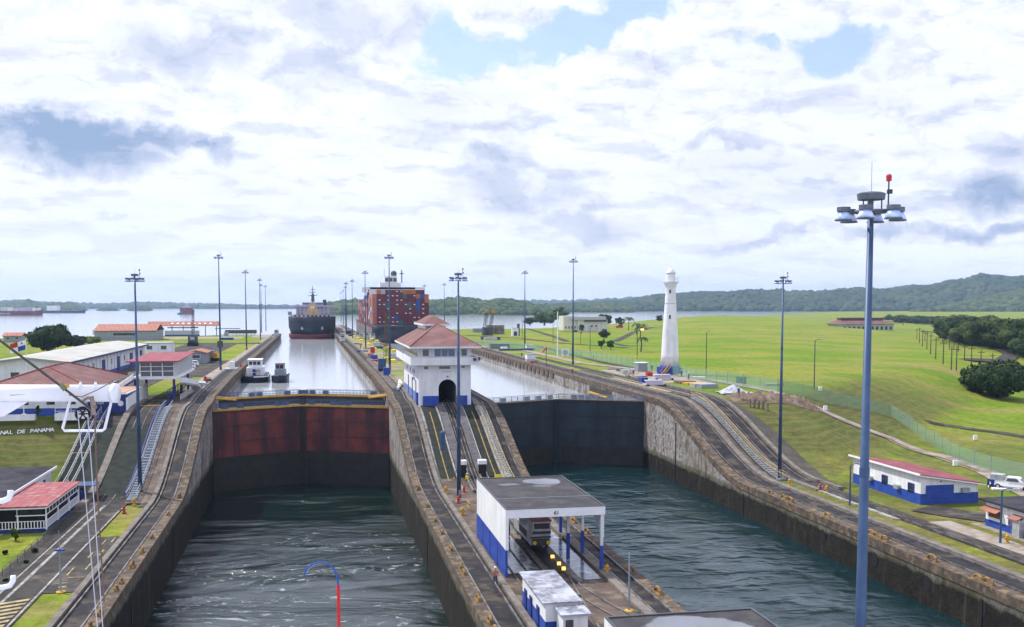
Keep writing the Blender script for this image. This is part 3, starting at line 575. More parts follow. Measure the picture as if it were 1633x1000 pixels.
# ================================================================ gates
def gate(xl, xr, ys_, ya, zt, zw, zred, m1, m2, label, railm='gateblue', rail_only=False):
    """mitre gate: two leaves meeting at an apex upstream"""
    xm = (xl+xr)/2
    for k, (xa, xb) in enumerate(((xl, xm+.15), (xr, xm-.15))):
        a = Vector((xa, ys_, 0)); b = Vector((xb, ya, 0)); d = (b-a).normalized(); nrm = Vector((-d.y, d.x, 0)); nrm = nrm if nrm.y > 0 else -nrm
        side = ('left', 'right')[k]
        t_ = thing('lock_gate_leaf', (xa, ys_, zw), label % side, 'lock gate', 'mitre gate leaves')
        def slab(z0, z1, th, inset=0., grow=0.):
            p, q = a-d*grow, b+d*0; return [(p-nrm*inset).to_tuple()[:2], (q-nrm*inset).to_tuple()[:2], (q+nrm*th).to_tuple()[:2], (p+nrm*th).to_tuple()[:2]]
        MB().prism(slab(0, 0, 2.0), zred, zt).build('upper_plating', m1, t_)
        MB().prism(slab(0, 0, 2.0, .03), zw-1.5, zred).build('lower_plating', m2, t_)
        m = MB()
        for z in (zred+.02, zred+(zt-zred)*.33, zred+(zt-zred)*.66, zt-.35): m.prism(slab(0, 0, 0, .06), z, z+.07)
        m.build('plate_seams', m2 if z else m1, t_)
        MB().prism(slab(0, 0, 2.1, .12), zt, zt+.18).build('walkway', 'wood', t_)
        L = (b-a).length; m = MB()
        for o_ in (-.1, 1.95):
            for i in range(13): p = a+d*(L*i/12)+nrm*o_; m.tube((p.x, p.y, zt+.1), (p.x, p.y, zt+1.15), .05, n=4)
            for zz in (.6, 1.12):
                p = a+nrm*o_; q = b+nrm*o_; m.tube((p.x, p.y, zt+zz), (q.x, q.y, zt+zz), .06, n=4)
        m.build('railing', railm, t_)
        for o_ in (-.16,):
            for i in range(12):
                if rng.random() < .4:
                    p = a+d*(L*(i+.08)/12)+nrm*o_; q = a+d*(L*(i+.92)/12)+nrm*o_; MB().add([(p.x, p.y, zt+.3), (q.x, q.y, zt+.3), (q.x, q.y, zt+1.08), (p.x, p.y, zt+1.08)], [(0, 1, 2, 3)]).build('railing_panel', railm, t_)
        if m1 == 'gatered':
            MB().prism(slab(0, 0, -.1, .22), zt-.05, zt+.25).build('yellow_edge', 'yellow', t_)
            MB().prism([(p[0], p[1]) for p in slab(0, 0, 2.35)][:0] or [((a+nrm*2.2)).to_tuple()[:2], ((b+nrm*2.2)).to_tuple()[:2], ((b+nrm*2.5)).to_tuple()[:2], ((a+nrm*2.5)).to_tuple()[:2]], zt-.2, zt+.2).build('yellow_edge', 'yellow', t_)
        # mitre post
        MB().prism([(b-d*.9-nrm*.10).to_tuple()[:2], (b-nrm*.10).to_tuple()[:2], (b-nrm*.02).to_tuple()[:2], (b-d*.9-nrm*.02).to_tuple()[:2]], zw-1, zt-.1).build('mitre_post', 'gatedark' if m1 != 'gateteal' else 'gateteal', t_)
gate(eL(188)+.1, eC(188)-.1, 187, 194.5, 7.6, ZWL, -1.0, 'gatered', 'gatedark', 'red oxide %s leaf of the near gate closing the left chamber')
gate(eL(212)+.1, eC(212)-.1, 209, 216.5, 7.7, 3.5, 7.4, 'gatered', 'gatedark', '%s leaf of the second gate behind the red one, with blue railings and yellow edge')
gate(31.2, 62.1, 186, 193.5, 7.9, ZWR, -1.2, 'gateteal', 'gatedark', 'dark blue green %s leaf of the gate closing the right chamber', 'grey')
# gate recess with yellow strut in the right wall, and struts in the left chamber
for x, y, s_, lab in ((62.1, 208, -1, 'dark recess of an open gate in the right lock wall with a yellow rail'),):
    t_ = thing('gate_recess', (x, y, ZLK), lab, 'gate recess')
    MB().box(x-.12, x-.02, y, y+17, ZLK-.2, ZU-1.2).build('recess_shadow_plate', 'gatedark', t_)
    MB().box(x-.75, x-.14, y+1, y+16, ZLK+.9, ZLK+1.25).build('walkway', 'yellow', t_)
    MB().box(x-.5, x-.14, y+1, y+16, ZLK-.4, ZLK+.88).build('leaf_plating', 'gateteal', t_)
for k, (x, s_) in enumerate(((eL(200), 1), (eC(200), -1))):
    m = MB()
    for dy in (0, 3): m.tube((x, 199+dy, ZU-.3), (x+s_*3.4, 206+dy, 7.9), .16, n=6)
    m.tube((x+s_*1.7, 202.5, 8.5), (x+s_*1.7, 205.5, 8.5), .1, n=5)
    solo(m, 'gate_strut', 'yellow', 'yellow steel strut joining the %s wall of the left chamber to its gates' % ('left', 'right')[k], 'gate strut', 'gate struts')
# ================================================================ roads, paths
def road(name, pts, w, m_, off_=.12, lab=None): mb = MB().ribbon(pts, w, off_, hz); return tag(mb.build(name, m_), kind='structure')
G = lambda *pp: [tuple(gp(x, y))[:2] for x, y in pp]
road('dirt_road', G((760, 552), (840, 560), (930, 580), (1020, 590), (1130, 606), (1240, 628), (1330, 665), (1420, 700), (1500, 728), (1570, 752), (1660, 800)), 3.4, 'path')
road('dirt_road', G((1245, 632), (1330, 667), (1420, 702), (1500, 731), (1560, 752)), .8, 'earth', .16)
road('side_road', G((1478, 673), (1530, 682), (1590, 690), (1680, 705)), 3.2, 'asph')
road('track_road', [(75, 40), (75.3, 80), (75, 110)], 3.0, 'path'); road('track_road', [(72.6, 60), (72.6, 138)], 1.6, 'asph', .15)
road('path', G((560+600, 560)) and G((750, 545), (860, 553), (960, 578), (1010, 588)), 2.6, 'asph')
road('path', G((745, 535), (830, 540), (900, 548), (1000, 555)), 3.5, 'asph'); road('path', G((840, 524), (880, 536), (905, 545)), 3.5, 'asph')
road('path', G((980, 545), (1010, 530), (1040, 522), (1075, 520)), 4, 'asph'); road('path', G((960, 545), (1000, 552), (1030, 552)), 3, 'asph')
road('winding_road', G((1540, 575), (1600, 578), (1612, 568), (1590, 556), (1560, 545), (1520, 535), (1470, 528), (1430, 525)), 6, 'asph', .5)
road('forecourt', G((1470, 812), (1520, 820), (1580, 828)), 5.5, 'asph'); 
# left side: lower road, asphalt patch, hatching, upper yard
def rect(name, x0, x1, y0, y1, z, m_): return tag(MB().box(x0, x1, y0, y1, z-.3, z).build(name, m_), kind='structure')
rect('lower_road', -31.5, -25.4, 40, 147, .08, 'asph'); rect('asphalt_yard', -25.4, -22.4, 98, 121, .06, 'asph'); rect('asphalt_yard', -31.0, -25.4, 121, 147, .09, 'asph')
rect('lane_line', -25.7, -25.5, 60, 136, .13, 'wline'); rect('lane_line', -28.3, -28.0, 60, 140, .13, 'wline'); rect('lane_line', -29.4, -29.1, 60, 138, .12, 'wline')
for i in range(9): tag(MB().prism([(-29.2, 84+i*1.25), (-25.9, 85.5+i*1.25), (-25.9, 86.1+i*1.25), (-29.2, 84.6+i*1.25)], .1, .17).build('hatching_stripe', 'cream'), kind='structure')
for x, y, w, h in ((-24.7, 104, .15, 3), (-24.2, 111, .15, 2.4), (-23.4, 106, .15, 2.4), (-23.3, 112, .15, 2.4), (-24.0, 117, .12, 2.2), (-25, 101, 1.2, .2), (-24.3, 103, 1.5, .2), (-23.2, 118, .15, 2.2), (-24.4, 99.5, .7, .6)):
    rect('bay_marking', x, x+w, y, y+h, .12, 'cream')
for a, b, c_, d_ in ((-35.5, -27, 196, 206), (-36, -27.5, 255, 330), (-58, -36, 215, 470), (-27.5, -24.6, 206, 560)): rect('yard', a, b, c_, d_, ZU+.05+.004*(a % 3), 'asph' if a != -27.5 else 'path')
rect('yard', -110, -26, 470, 486, ZU+.06, 'asph'); rect('yard', -120, -40, 545, 575, ZU+.05, 'path'); rect('quay_edge', -36, -24, 560, 618, ZU+.07, 'path')
# ================================================================ hills and woods
def ridge_fn(pp): 
    xs = [p[0] for p in pp]; ys = [p[1] for p in pp]; return lambda x: float(np.interp(x, xs, ys))
def hill(px0, px1, prof, Zb, Zr, zbase, n, size, m_='forest', dx=14, seed=1, amp=.12, name='hills'):
    """wooded ridge: terrain from a foot at depth Zb up to a crest at depth Zr, with a canopy of crowns on it"""
    rf = ridge_fn(prof); nx = int((px1-px0)/dx)+1; nv = 10; V = []
    def P(px, v):
        Z = Zb(px)+(Zr(px)-Zb(px))*min(v, 1) + (0 if v <= 1 else (v-1)*(Zr(px)-Zb(px)))
        d = ray(px, 487); d = Vector((d.x, d.y, 0)); d = d/(d.dot(Vector((math.sin(AZ), math.cos(AZ), 0)))); p = d*Z
        zt = CZ+(487-rf(px))*Zr(px)/F-size*1.1
        h = (math.sin(min(v, 1)*math.pi/2)**.9) if v <= 1 else max(0, 1-(v-1)*1.5)
        nz = noise.noise(Vector((p.x/(Zb(px)*.055)+seed, p.y/(Zb(px)*.055), seed)))
        z = zbase+(zt-zbase)*h*(1+amp*2*nz*math.sin(math.pi*min(v, 1)))
        return (p.x, p.y, z)
    vs = [i/nv for i in range(nv+1)]+[1.3, 1.7]
    for i in range(nx+1):
        px = px0+(px1-px0)*i/nx
        for v in vs: V.append(P(px, v))
    k = len(vs); Fc = [(i*k+j, (i+1)*k+j, (i+1)*k+j+1, i*k+j+1) for i in range(nx) for j in range(k-1)]
    tag(np_mesh(name, V, Fc, m_, True), kind='structure')
    C = []
    for _ in range(n):
        px = rng.uniform(px0, px1); v = rng.uniform(0, 1.04)**.8; C.append(P(px, v))
    C = np.array(C); S = size*rng.uniform(.55, 1.25, (n, 1))*np.stack([np.ones(n), np.ones(n), rng.uniform(.7, 1.05, n)], 1)
    V, Fc = blobs(C, S, ICO1, .2); o = np_mesh('woods', V, Fc, m_); tag(o, kind='stuff'); return o
A = lambda v: (lambda px: v)
o = hill(-60, 560, [(-60, 480), (0, 479), (30, 478), (130, 483), (170, 484), (230, 481), (260, 482), (340, 484), (420, 486.5), (500, 487), (560, 488)], A(6200), A(6900), ZLK, 3000, 22, 'forest_far', seed=3)
tag(o, 'far low wooded shore across the lake on the left', 'woods')
o = hill(60, 137, [(55, 492), (66, 484), (84, 481), (112, 482), (125, 487), (137, 496)], A(4100), A(4250), ZLK, 300, 11, seed=5); tag(o, 'wooded headland behind the dark ship on the left', 'woods')
o = hill(-40, 62, [(-40, 478), (0, 482), (20, 481), (45, 477), (60, 481), (66, 492)], A(4500), A(4800), ZLK, 500, 13, seed=6); tag(o, 'wooded hill behind the red container ship on the left', 'woods')
o = hill(155, 189, [(155, 497), (162, 490), (172, 488), (182, 490), (189, 497)], A(4000), A(4050), ZLK, 90, 8, seed=7); tag(o, 'smaller wooded islet on the lake, left one of the pair', 'islet')
o = hill(203, 243, [(203, 497), (209, 489), (222, 487), (236, 487), (243, 497)], A(4000), A(4050), ZLK, 110, 8, seed=8); tag(o, 'wider wooded islet on the lake, right one of the pair', 'islet')
o = hill(515, 885, [(515, 492), (524, 481), (545, 479), (575, 477), (640, 476), (690, 478), (730, 473), (750, 474), (775, 480), (792, 475), (815, 476), (840, 482), (860, 486), (885, 498)], A(2150), A(2450), ZLK, 2200, 12, seed=9)
tag(o, 'bright green wooded peninsula behind the container ship and control house', 'woods')
o = hill(850, 1760, [(850, 486), (905, 484), (930, 481), (960, 480), (1000, 478), (1020, 474), (1045, 469), (1100, 467), (1150, 464), (1200, 464), (1240, 463), (1262, 466), (1300, 465), (1340, 461), (1380, 459), (1410, 461), (1450, 455), (1480, 455), (1515, 447), (1545, 443), (1562, 437), (1585, 440), (1610, 443), (1640, 444), (1700, 447), (1760, 446)], A(3500), A(4300), ZLK, 9500, 16, 'forest_far', seed=11, amp=.2)
tag(o, 'long blue green forested ridge behind the field on the right', 'woods')
o = hill(1455, 1760, [(1455, 499), (1500, 489), (1550, 477), (1590, 470), (1633, 462), (1700, 458), (1760, 456)], A(2900), A(3300), 7, 2600, 13, seed=12, amp=.2)
tag(o, 'nearer sunlit wooded hill at the far right edge', 'woods')
o = hill(820, 1010, [(820, 485), (880, 484), (950, 482), (1000, 486), (1010, 495)], A(3000), A(3300), ZLK, 900, 13, seed=13); tag(o, 'low wooded point behind the white two storey building', 'woods')
o = hill(700, 1080, [(700, 480), (830, 478), (880, 478), (930, 476), (985, 475), (1002, 472), (1020, 473), (1080, 478)], A(7000), A(7600), ZLK, 900, 26, 'forest_far', seed=14); tag(o, 'most distant pale blue hills behind the low wooded point', 'woods')
# wood on the right, lining the winding road
C = []; S = []
for px, py, n_ in ((1436, 516, 40), (1470, 518, 60), (1500, 519, 70), (1535, 524, 110), (1565, 533, 150), (1590, 545, 190), (1615, 560, 230), (1640, 575, 200)):
    p = gp(px, py); kz = 1/pxscale(p)
    for i in range(n_):
        a = rng.uniform(0, 1); q = Vector((p.x+abs(rng.normal())*14+a*70, p.y+rng.normal()*9+a*150, 0)); h = rng.uniform(6, 12)*(1.1 if px > 1560 else .75)
        for k_ in range(3): C.append((q.x+rng.normal()*2.5, q.y+rng.normal()*2.5, hz(q.x, q.y)+h*rng.uniform(.55, 1.0))); s0 = rng.uniform(3., 5.2)*(1 if px > 1500 else .75); S.append((s0, s0, s0*.75))
V, Fc = blobs(C, np.array(S)*.8, ICO2, .16); m1 = np_mesh('woods', V, Fc, 'forest'); tag(m1, 'dense dark wood along the winding road at the right edge', 'woods', kind='stuff')
V, Fc = leafcloud(C, np.array(S)*1.05, 110, .55); mm = np_mesh('woods', V, Fc, 'forest'); tag(mm, 'leafy outer foliage of the dark wood along the winding road', 'foliage', kind='stuff')
# ================================================================ light masts
def mast_proto(name, H, near, label, group):
    t_ = thing(name, (0, 0, 0), label, 'light mast', group); N = 16 if near else 8
    MB().lathe([(.55, 0), (.55, .12), (.34, .14), (.34, .3)], n=N).build('base_plate', 'cream', t_)
    MB().tube((0, 0, .3), (0, 0, H-.3), .30, .115, n=N).build('pole', 'poleblue', t_, True)
    for z_ in (10., 20.): r_ = .30-.185*z_/H+.018; MB().tube((0, 0, z_), (0, 0, z_+.35), r_, n=N).build('section_joint', 'poleblue', t_)
    MB().ob((0, -.3, 1.3), (.22, .12, .7)).build('access_hatch', 'grey', t_)
    m = MB(); m.lathe([(.2, -.34), (.50, -.33), (.53, -.10), (.42, -.05), (.05, .0)], (0, 0, H+.78), 20); m.tube((0, 0, H-.3), (0, 0, H+.5), .1, n=8)
    for a in (0, 2.1, 4.2): m.tube((.4*math.cos(a), .4*math.sin(a), H), (.4*math.cos(a), .4*math.sin(a), H+.5), .03, n=4)
    m.build('canopy', 'head', t_)
    m = MB(); m.path([(.62*math.cos(i*math.pi/8), .62*math.sin(i*math.pi/8), H) for i in range(17)], .06, 5)
    for i in range(6): a = i*math.pi/3+.1; m.tube((0, 0, H), (1.0*math.cos(a), 1.0*math.sin(a), H+.02), .05, n=4)
    m.build('ring_frame', 'head', t_)
    for i in range(6):
        a = i*math.pi/3+.1; c = (1.05*math.cos(a), 1.05*math.sin(a), H-.28)
        L = MB().lathe([(.12, .46), (.26, .45), (.26, .28), (.10, .27)], c, 12).build('lamp_head', 'head', t_)
        g = MB().lathe([(.31, -.05), (.30, .06), (.20, .26), (.05, .30)], c, 12).build('lamp_glass', 'lamp_glass', L, True)
        if near: MB().lathe([(.34, -.07), (.34, -.03), (.28, -.03)], c, 12).build('lamp_rim', 'head', L)
    MB().tube((0, 0, H+.78), (0, 0, H+1.9), .012, n=4).build('lightning_rod', 'grey', t_)
    m = MB(); m.tube((.62, -.1, H-.1), (.62, -.1, H+1.15), .028, n=6); m.ob((.66, -.1, H+.75), (.18, .16, .16)); m.build('beacon_post', 'dgrey', t_)
    MB().lathe([(.10, 0), (.11, .2), (.06, .26)], (.62, -.1, H+1.15), 10).build('beacon', 'red', t_)
    return t_
mp = mast_proto('light_mast', 30.3, True, 'x', 'tall blue grey light masts along the locks')
def topZ(py, z0, H=30.0): return F*(z0+H-CZ)/(487-py)
def onray(px, Z, z):      # point at depth Z on the vertical line through px near the horizon
    d = ray(px, 487); k = Z/(d.x*math.sin(AZ)+d.y*math.cos(AZ)); return Vector((d.x*k, d.y*k, z))
MAST = [(onray(1385, 39, 0), 'huge nearest light mast in the foreground at right, its lamp ring filling the sky', .25),
 (at(224, 792, 0), 'tall light mast rising from the lawn beside the left ramp tracks'), (at(732, 800, 0), 'tall light mast standing in front of the control house on the central wall'),
 (at(1243, 765, 0), 'tall light mast beside the foot of the right wall ramp')]
for px, py, lab in ((350, 413, 'nearest tall light mast on the upper left bank, with a dark box half way up'), (392, 436, 'second light mast of the upper left bank'), (414.5, 448, 'third light mast of the upper left bank'),
        (416.5, 456, 'fourth light mast of the upper left bank, just behind the third'), (423.5, 458, 'furthest light mast of the upper left bank'),
        (621, 413, 'nearest light mast on the upper central wall, in front of the stacked containers'), (582.5, 437, 'light mast on the central wall at the left edge of the container ship'), (561.8, 449.5, 'third light mast from the control house on the central wall'),
        (552, 453.5, 'fourth light mast from the control house on the central wall'), (551, 459, 'fifth light mast from the control house on the central wall'), (547.4, 464.6, 'second furthest light mast on the central wall'), (543.8, 467.8, 'furthest light mast on the central wall'),
        (914, 419, 'nearest light mast on the upper right bank, left of the lighthouse'), (837, 437, 'second light mast of the upper right bank, behind the small white hut'), (708.5, 455, 'thin distant light mast just left of the control house mast'), (677, 457, 'distant light mast showing above the right end of the containers')):
    MAST.append((onray(px, topZ(py, ZU), ZU), lab))
for i, e in enumerate(MAST):
    o = mp if i == 0 else dup(mp); o.location = e[0]; o['label'] = e[1]; o.rotation_euler = (0, 0, -math.atan2(e[0].x, e[0].y)+(e[2] if len(e) > 2 else rng.uniform(-.3, .3)))
p = MAST[4][0]; mb = MB().box(p.x-.7, p.x+.7, p.y-.5, p.y+.5, ZU+6.2, ZU+7.9); solo(mb, 'control_box', 'dgrey', 'dark grey box fixed on the nearest mast of the upper left bank', 'box')
# ================================================================ control house
ch = thing('control_house', (22, 190, 9), 'white and blue control house with red hipped roof and arched passage', 'building')
x0, x1, y0, y1 = 17.4, 26.7, 176.5, 207; ZB = 7.2; ZG = 16.3; ZE = 19.3
def windows(par, rects, face, glass='glass', frame='cwhite', fw=.09, mull=0):
    """rects (a0,a1,z0,z1) on a wall: face=('y',Y) faces the camera, ('x',X,s) faces sideways"""
    for a0, a1, z0, z1 in rects:
        m = MB(); g = MB(); ms = [(a0-fw, a1+fw, z0-fw, z0), (a0-fw, a1+fw, z1, z1+fw), (a0-fw, a0, z0, z1), (a1, a1+fw, z0, z1)]
        for k in range(1, mull+1): a = a0+(a1-a0)*k/(mull+1); ms.append((a-fw/2, a+fw/2, z0, z1))
        for b in ms:
            if face[0] == 'y': m.box(b[0], b[1], face[1]-.09, face[1], b[2], b[3])
            else: xs_ = sorted((face[1], face[1]+.09*face[2])); m.box(xs_[0], xs_[1], b[0], b[1], b[2], b[3])
        if face[0] == 'y': g.box(a0, a1, face[1]-.04, face[1]-.005, z0, z1)
        else: xs_ = sorted((face[1]+.005*face[2], face[1]+.04*face[2])); g.box(xs_[0], xs_[1], a0, a1, z0, z1)
        w = m.build('window', frame, par); g.build('pane', glass, w)
# walls: front with arch opening
ax0, ax1, az1 = 20.9, 24.1, 13.6; r_ = (ax1-ax0)/2; acx = (ax0+ax1)/2; azc = az1-r_
arch = [(ax1, ZB)]+[(acx+r_*math.cos(a), azc+r_*math.sin(a)) for a in [math.pi*i/14 for i in range(15)]]+[(ax0, ZB)]
fr = MB()
def frontwall(y, yy):
    L = [(x0, ZB)]+[(x0, ZG)]; pts_o = [(x0, ZB), (ax0, ZB)]
    m = MB()
    m.box(x0, ax0, y, yy, ZB, azc); m.box(ax1, x1, y, yy, ZB, azc)
    ang = [math.pi*i/14 for i in range(15)]; top = ZG
    for a, b in zip(ang, ang[1:]):
        xa, xb = acx+r_*math.cos(a), acx+r_*math.cos(b); za, zb = azc+r_*math.sin(a), azc+r_*math.sin(b)
        m.add([(xa, y, za), (xb, y, zb), (xb, y, top), (xa, y, top), (xa, yy, za), (xb, yy, zb), (xb, yy, top), (xa, yy, top)], [(0, 3, 2, 1), (4, 5, 6, 7), (0, 1, 5, 4)])
    m.box(x0, ax0, y, yy, azc+.001, ZG); m.box(ax1, x1, y, yy, azc+.001, ZG); return m
m = frontwall(y0, y0+.5); m.box(x0, x0+.5, y0+.5, y1, ZB, ZG); m.box(x1-.5, x1, y0+.5, y1, ZB, ZG); m.box(x0+.5, x1-.5, y1-.5, y1, ZB, ZG); m.build('wall', 'white', ch)
m = MB(); m.box(x0+.5, ax0, y0+.5, y1-.5, ZB, azc+1.9); m.box(ax1, x1-.5, y0+.5, y1-.5, ZB, azc+1.9); m.box(ax0, ax1, y0+.5, y1-.5, az1+.1, az1+.3); m.build('passage_wall', 'grey', ch)
for a_, b_ in ((x0+.7, ax0), (ax1, x1-.7)): MB().box(a_, b_, y0-.3, y0-.003, ZB, 10.7).build('blue_plinth', 'blue', ch)
for a_ in (x0-.35, x1-.55): MB().box(a_, a_+.9, y0+.8, y0+2.6, ZB, 11.2).build('blue_buttress', 'blue', ch)
MB().box(x0-.03, x0, y0+2.6, y1, ZB, 11).build('blue_side_band', mat('faded_blue_band', (.12, .18, .42), (.2, .25, .45), .6, .7), ch)
m = MB()
for y in (181, 188, 196): m.box(x0-.07, x0-.035, y, y+1.1, 9.2, 13.2)
for y in (184, 186.5, 192, 199): m.box(x0-.05, x0-.002, y, y+1.0, 14.2, 14.9)
for y in (183.8, 186.3): m.box(x0-.05, x0-.002, y, y+1.2, 12.9, 13.5)
m.build('side_openings', 'dblue', ch)
# gallery and upper storey
MB().box(x0-.5, x1+.5, y0-1.0, y1+1, ZG, ZG+.35).build('gallery_floor', 'white', ch)
m = MB(); a, b, c, d = x0-1.5, x1+1.35, y0-1.3, y1+1.3
m.box(a, b, c, c+.12, ZG-.1, ZG+1.25); m.box(a, b, d-.12, d, ZG-.1, ZG+1.25); m.box(a, a+.12, c+.12, d-.12, ZG-.1, ZG+1.25); m.box(b-.12, b, c+.12, d-.12, ZG-.1, ZG+1.25)
m.box(a+.12, b-.12, c+.12, d-.12, ZG-.08, ZG); m.build('gallery_parapet', 'white', ch)
MB().box(x0, x1, y0, y1, ZG+.35, ZE+.2).build('upper_wall', 'white', ch)
windows(ch, [(18.1, 19.2, 17.75, 18.95), (25.0, 26.0, 17.75, 18.95)], ('y', y0)); windows(ch, [(20.2, 23.8, 17.7, 19.0)], ('y', y0), 'bglass', mull=2)
windows(ch, [(18.35, 19.1, 15.45, 15.95), (21.0, 23.0, 15.45, 15.95), (25.0, 25.6, 15.6, 16.0)], ('y', y0))
windows(ch, [(178+i*3.3, 180.3+i*3.3, 17.7, 19.0) for i in range(9)], ('x', x0, -1), frame='buff'); windows(ch, [(179+i*5, 181.5+i*5, 17.7, 19.0) for i in range(5)], ('x', x1, 1))
MB().tube((22.5, y0+.02, 14.1), (22.5, y0-.12, 14.1), .18, n=10).build('wall_lamp', 'grey', ch)
# 1913-style raised date line
def text_mesh(s, size, depth, name, m_, parent, loc, rot):
    cu = bpy.data.curves.new('t', 'FONT'); cu.body = s; cu.size = size; cu.extrude = depth; cu.align_x = 'CENTER'
    o = bpy.data.objects.new('t', cu); COL.objects.link(o); me = bpy.data.meshes.new_from_object(o); bpy.data.objects.remove(o)
    me.name = name; me.materials.clear(); me.materials.append(M[m_] if isinstance(m_, str) else m_); q = bpy.data.objects.new(name, me); COL.objects.link(q); q.rotation_euler = rot
    if parent is not None: q.parent = parent; q.location = Vector(loc)-WO[parent.name]
    else: q.location = loc
    return q
text_mesh('GATUN', .5, .03, 'lettering', 'silver', ch, (22.3, y0-.03, 14.85), (math.pi/2, 0, 0))
def hip(mb, x0, x1, y0, y1, z0, z1, rx, ry0, ry1, th=.28):     # hipped roof, ridge along Y at x=rx
    mb.add([(x0, y0, z0), (x1, y0, z0), (x1, y1, z0), (x0, y1, z0), (rx, ry0, z1), (rx, ry1, z1)], [(0, 1, 4), (1, 2, 5, 4), (2, 3, 5), (3, 0, 4, 5), (3, 2, 1, 0)]); return mb
rf = hip(MB(), x0-1.7, x1+1.5, y0-1.9, y1+1.7, ZE+.22, 23.3, 22.1, 188.5, 203).build('roof', 'tile', ch)
MB().box(x0-1.75, x1+1.55, y0-1.95, y1+1.75, ZE-.1, ZE+.2).build('eaves', 'white', rf)
m = MB()
for a, b in (((x0-1.7, y0-1.9, ZE+.28), (22.1, 188.5, 23.3)), ((x1+1.5, y0-1.9, ZE+.28), (22.1, 188.5, 23.3))): m.tube(a, b, .12, n=5)
m.build('hip_cap', 'tile', rf)
MB().box(20.2, 24.0, 191, 206, 21.2, 23.2).build('lantern_wall', 'white', ch)
l2 = hip(MB(), 19.6, 24.7, 189.5, 207.5, 23.2, 24.75, 22.15, 194, 203).build('lantern_roof', 'tile', ch)
MB().box(19.55, 24.75, 189.45, 207.55, 22.85, 23.18).build('eaves', 'white', l2)
m = MB(); m.tube((26.6, 175.6, 16.9), (28.6, 175.2, 17.3), .05, n=5); m.ob((27.2, 175, 17.2), (.5, .4, .5)); m.ob((28.0, 175, 17.3), (.3, .3, .6)); m.build('signal_lamps', 'dgrey', ch)
# slide: white pipes behind
for i in range(3): solo(MB().tube((16.0+i*.3, 206+i*2, 9.7+i*.25), (17.6+i*.1, 217+i*3, 10.0), .3, n=8), 'stored_pipe', 'cwhite', ('lowest', 'middle', 'topmost')[i]+' of three white pipes lying behind the control house', 'pipe', 'stored white pipes')
# ================================================================ canopies on the central wall
def canopy(y0, y1, name_lab, roofm, zt=6.75, x0=17.8, x1=27.9):
    t_ = thing('locomotive_shed', ((x0+x1)/2, y0, 0), name_lab, 'shed')
    rf = MB().box(x0+.1, x1-.1, y0+.12, y1-.12, zt-.25, zt-.03).build('roof', roofm, t_)
    m = MB(); m.box(x0, x1, y0, y0+.12, zt-.85, zt); m.box(x0, x1, y1-.12, y1, zt-.85, zt); m.box(x1-.1, x1, y0+.12, y1-.12, zt-.85, zt); m.build('fascia', 'cwhite', rf)
    m = MB(); m.box(x0+.1, x1-.1, y0+9*.62, y0+9*.62+.1, zt-.04, zt+.03); m.build('roof_joint', 'grey', rf)
    m = MB(); m.box(x0+.02, x1-.02, y0-.02, y0+.2, zt+.002, zt+.06); m.box(x0+.02, x1-.02, y1-.2, y1+.02, zt+.002, zt+.06); m.box(x0-.02, x0+.18, y0+.2, y1-.2, zt+.002, zt+.06); m.box(x1-.18, x1+.02, y0+.2, y1-.2, zt+.002, zt+.06); m.build('roof_edge', 'dgrey', rf)
    MB().box(x0, x0+.18, y0+.12, y1-.12, 2.75, zt-.86+.86).build('side_wall', 'white', t_)
    MB().box(x0-.02, x0+.2, y0, y1, .03, 2.74).build('blue_dado', 'blue', t_)
    m = MB(); n_ = 3
    for i in range(1, n_+1): y = y0+(y1-y0)*i/(n_+1); m.box(x0-.05, x0-.022, y-.06, y+.06, .05, 2.74)
    m.build('wall_joints', 'dblue', t_)
    MB().box(x0, x0+.3, y0-.01, y0+.14, 2.75, zt-.86).build('corner_post', 'cwhite', t_)
    for x, y in ((x1-.3, y0+.1), (x1-.45, y0+(y1-y0)*.38), (x1-.45, y0+(y1-y0)*.92), (x1-2.2, y0+6.2), (x1-2.2, y1-1)):
        q = MB().box(x-.14, x+.14, y, y+.28, 0.03, zt-.25).build('post', 'white', t_); MB().box(x-.16, x+.16, y-.02, y+.3, .03, 2.75).build('blue_band', 'blue', q)
    m = MB(); m.add([(x1-.06, y0+.2, zt-.86), (x1-.06, y0+6, zt-.86), (x1-.06, y0+.2, zt-3.2), (x1-.12, y0+.2, zt-.86), (x1-.12, y0+6, zt-.86), (x1-.12, y0+.2, zt-3.2)], [(0, 1, 2), (5, 4, 3), (1, 4, 5, 2), (0, 2, 5, 3)]); m.build('gable_sheet', 'cwhite', t_)
    return t_, rf
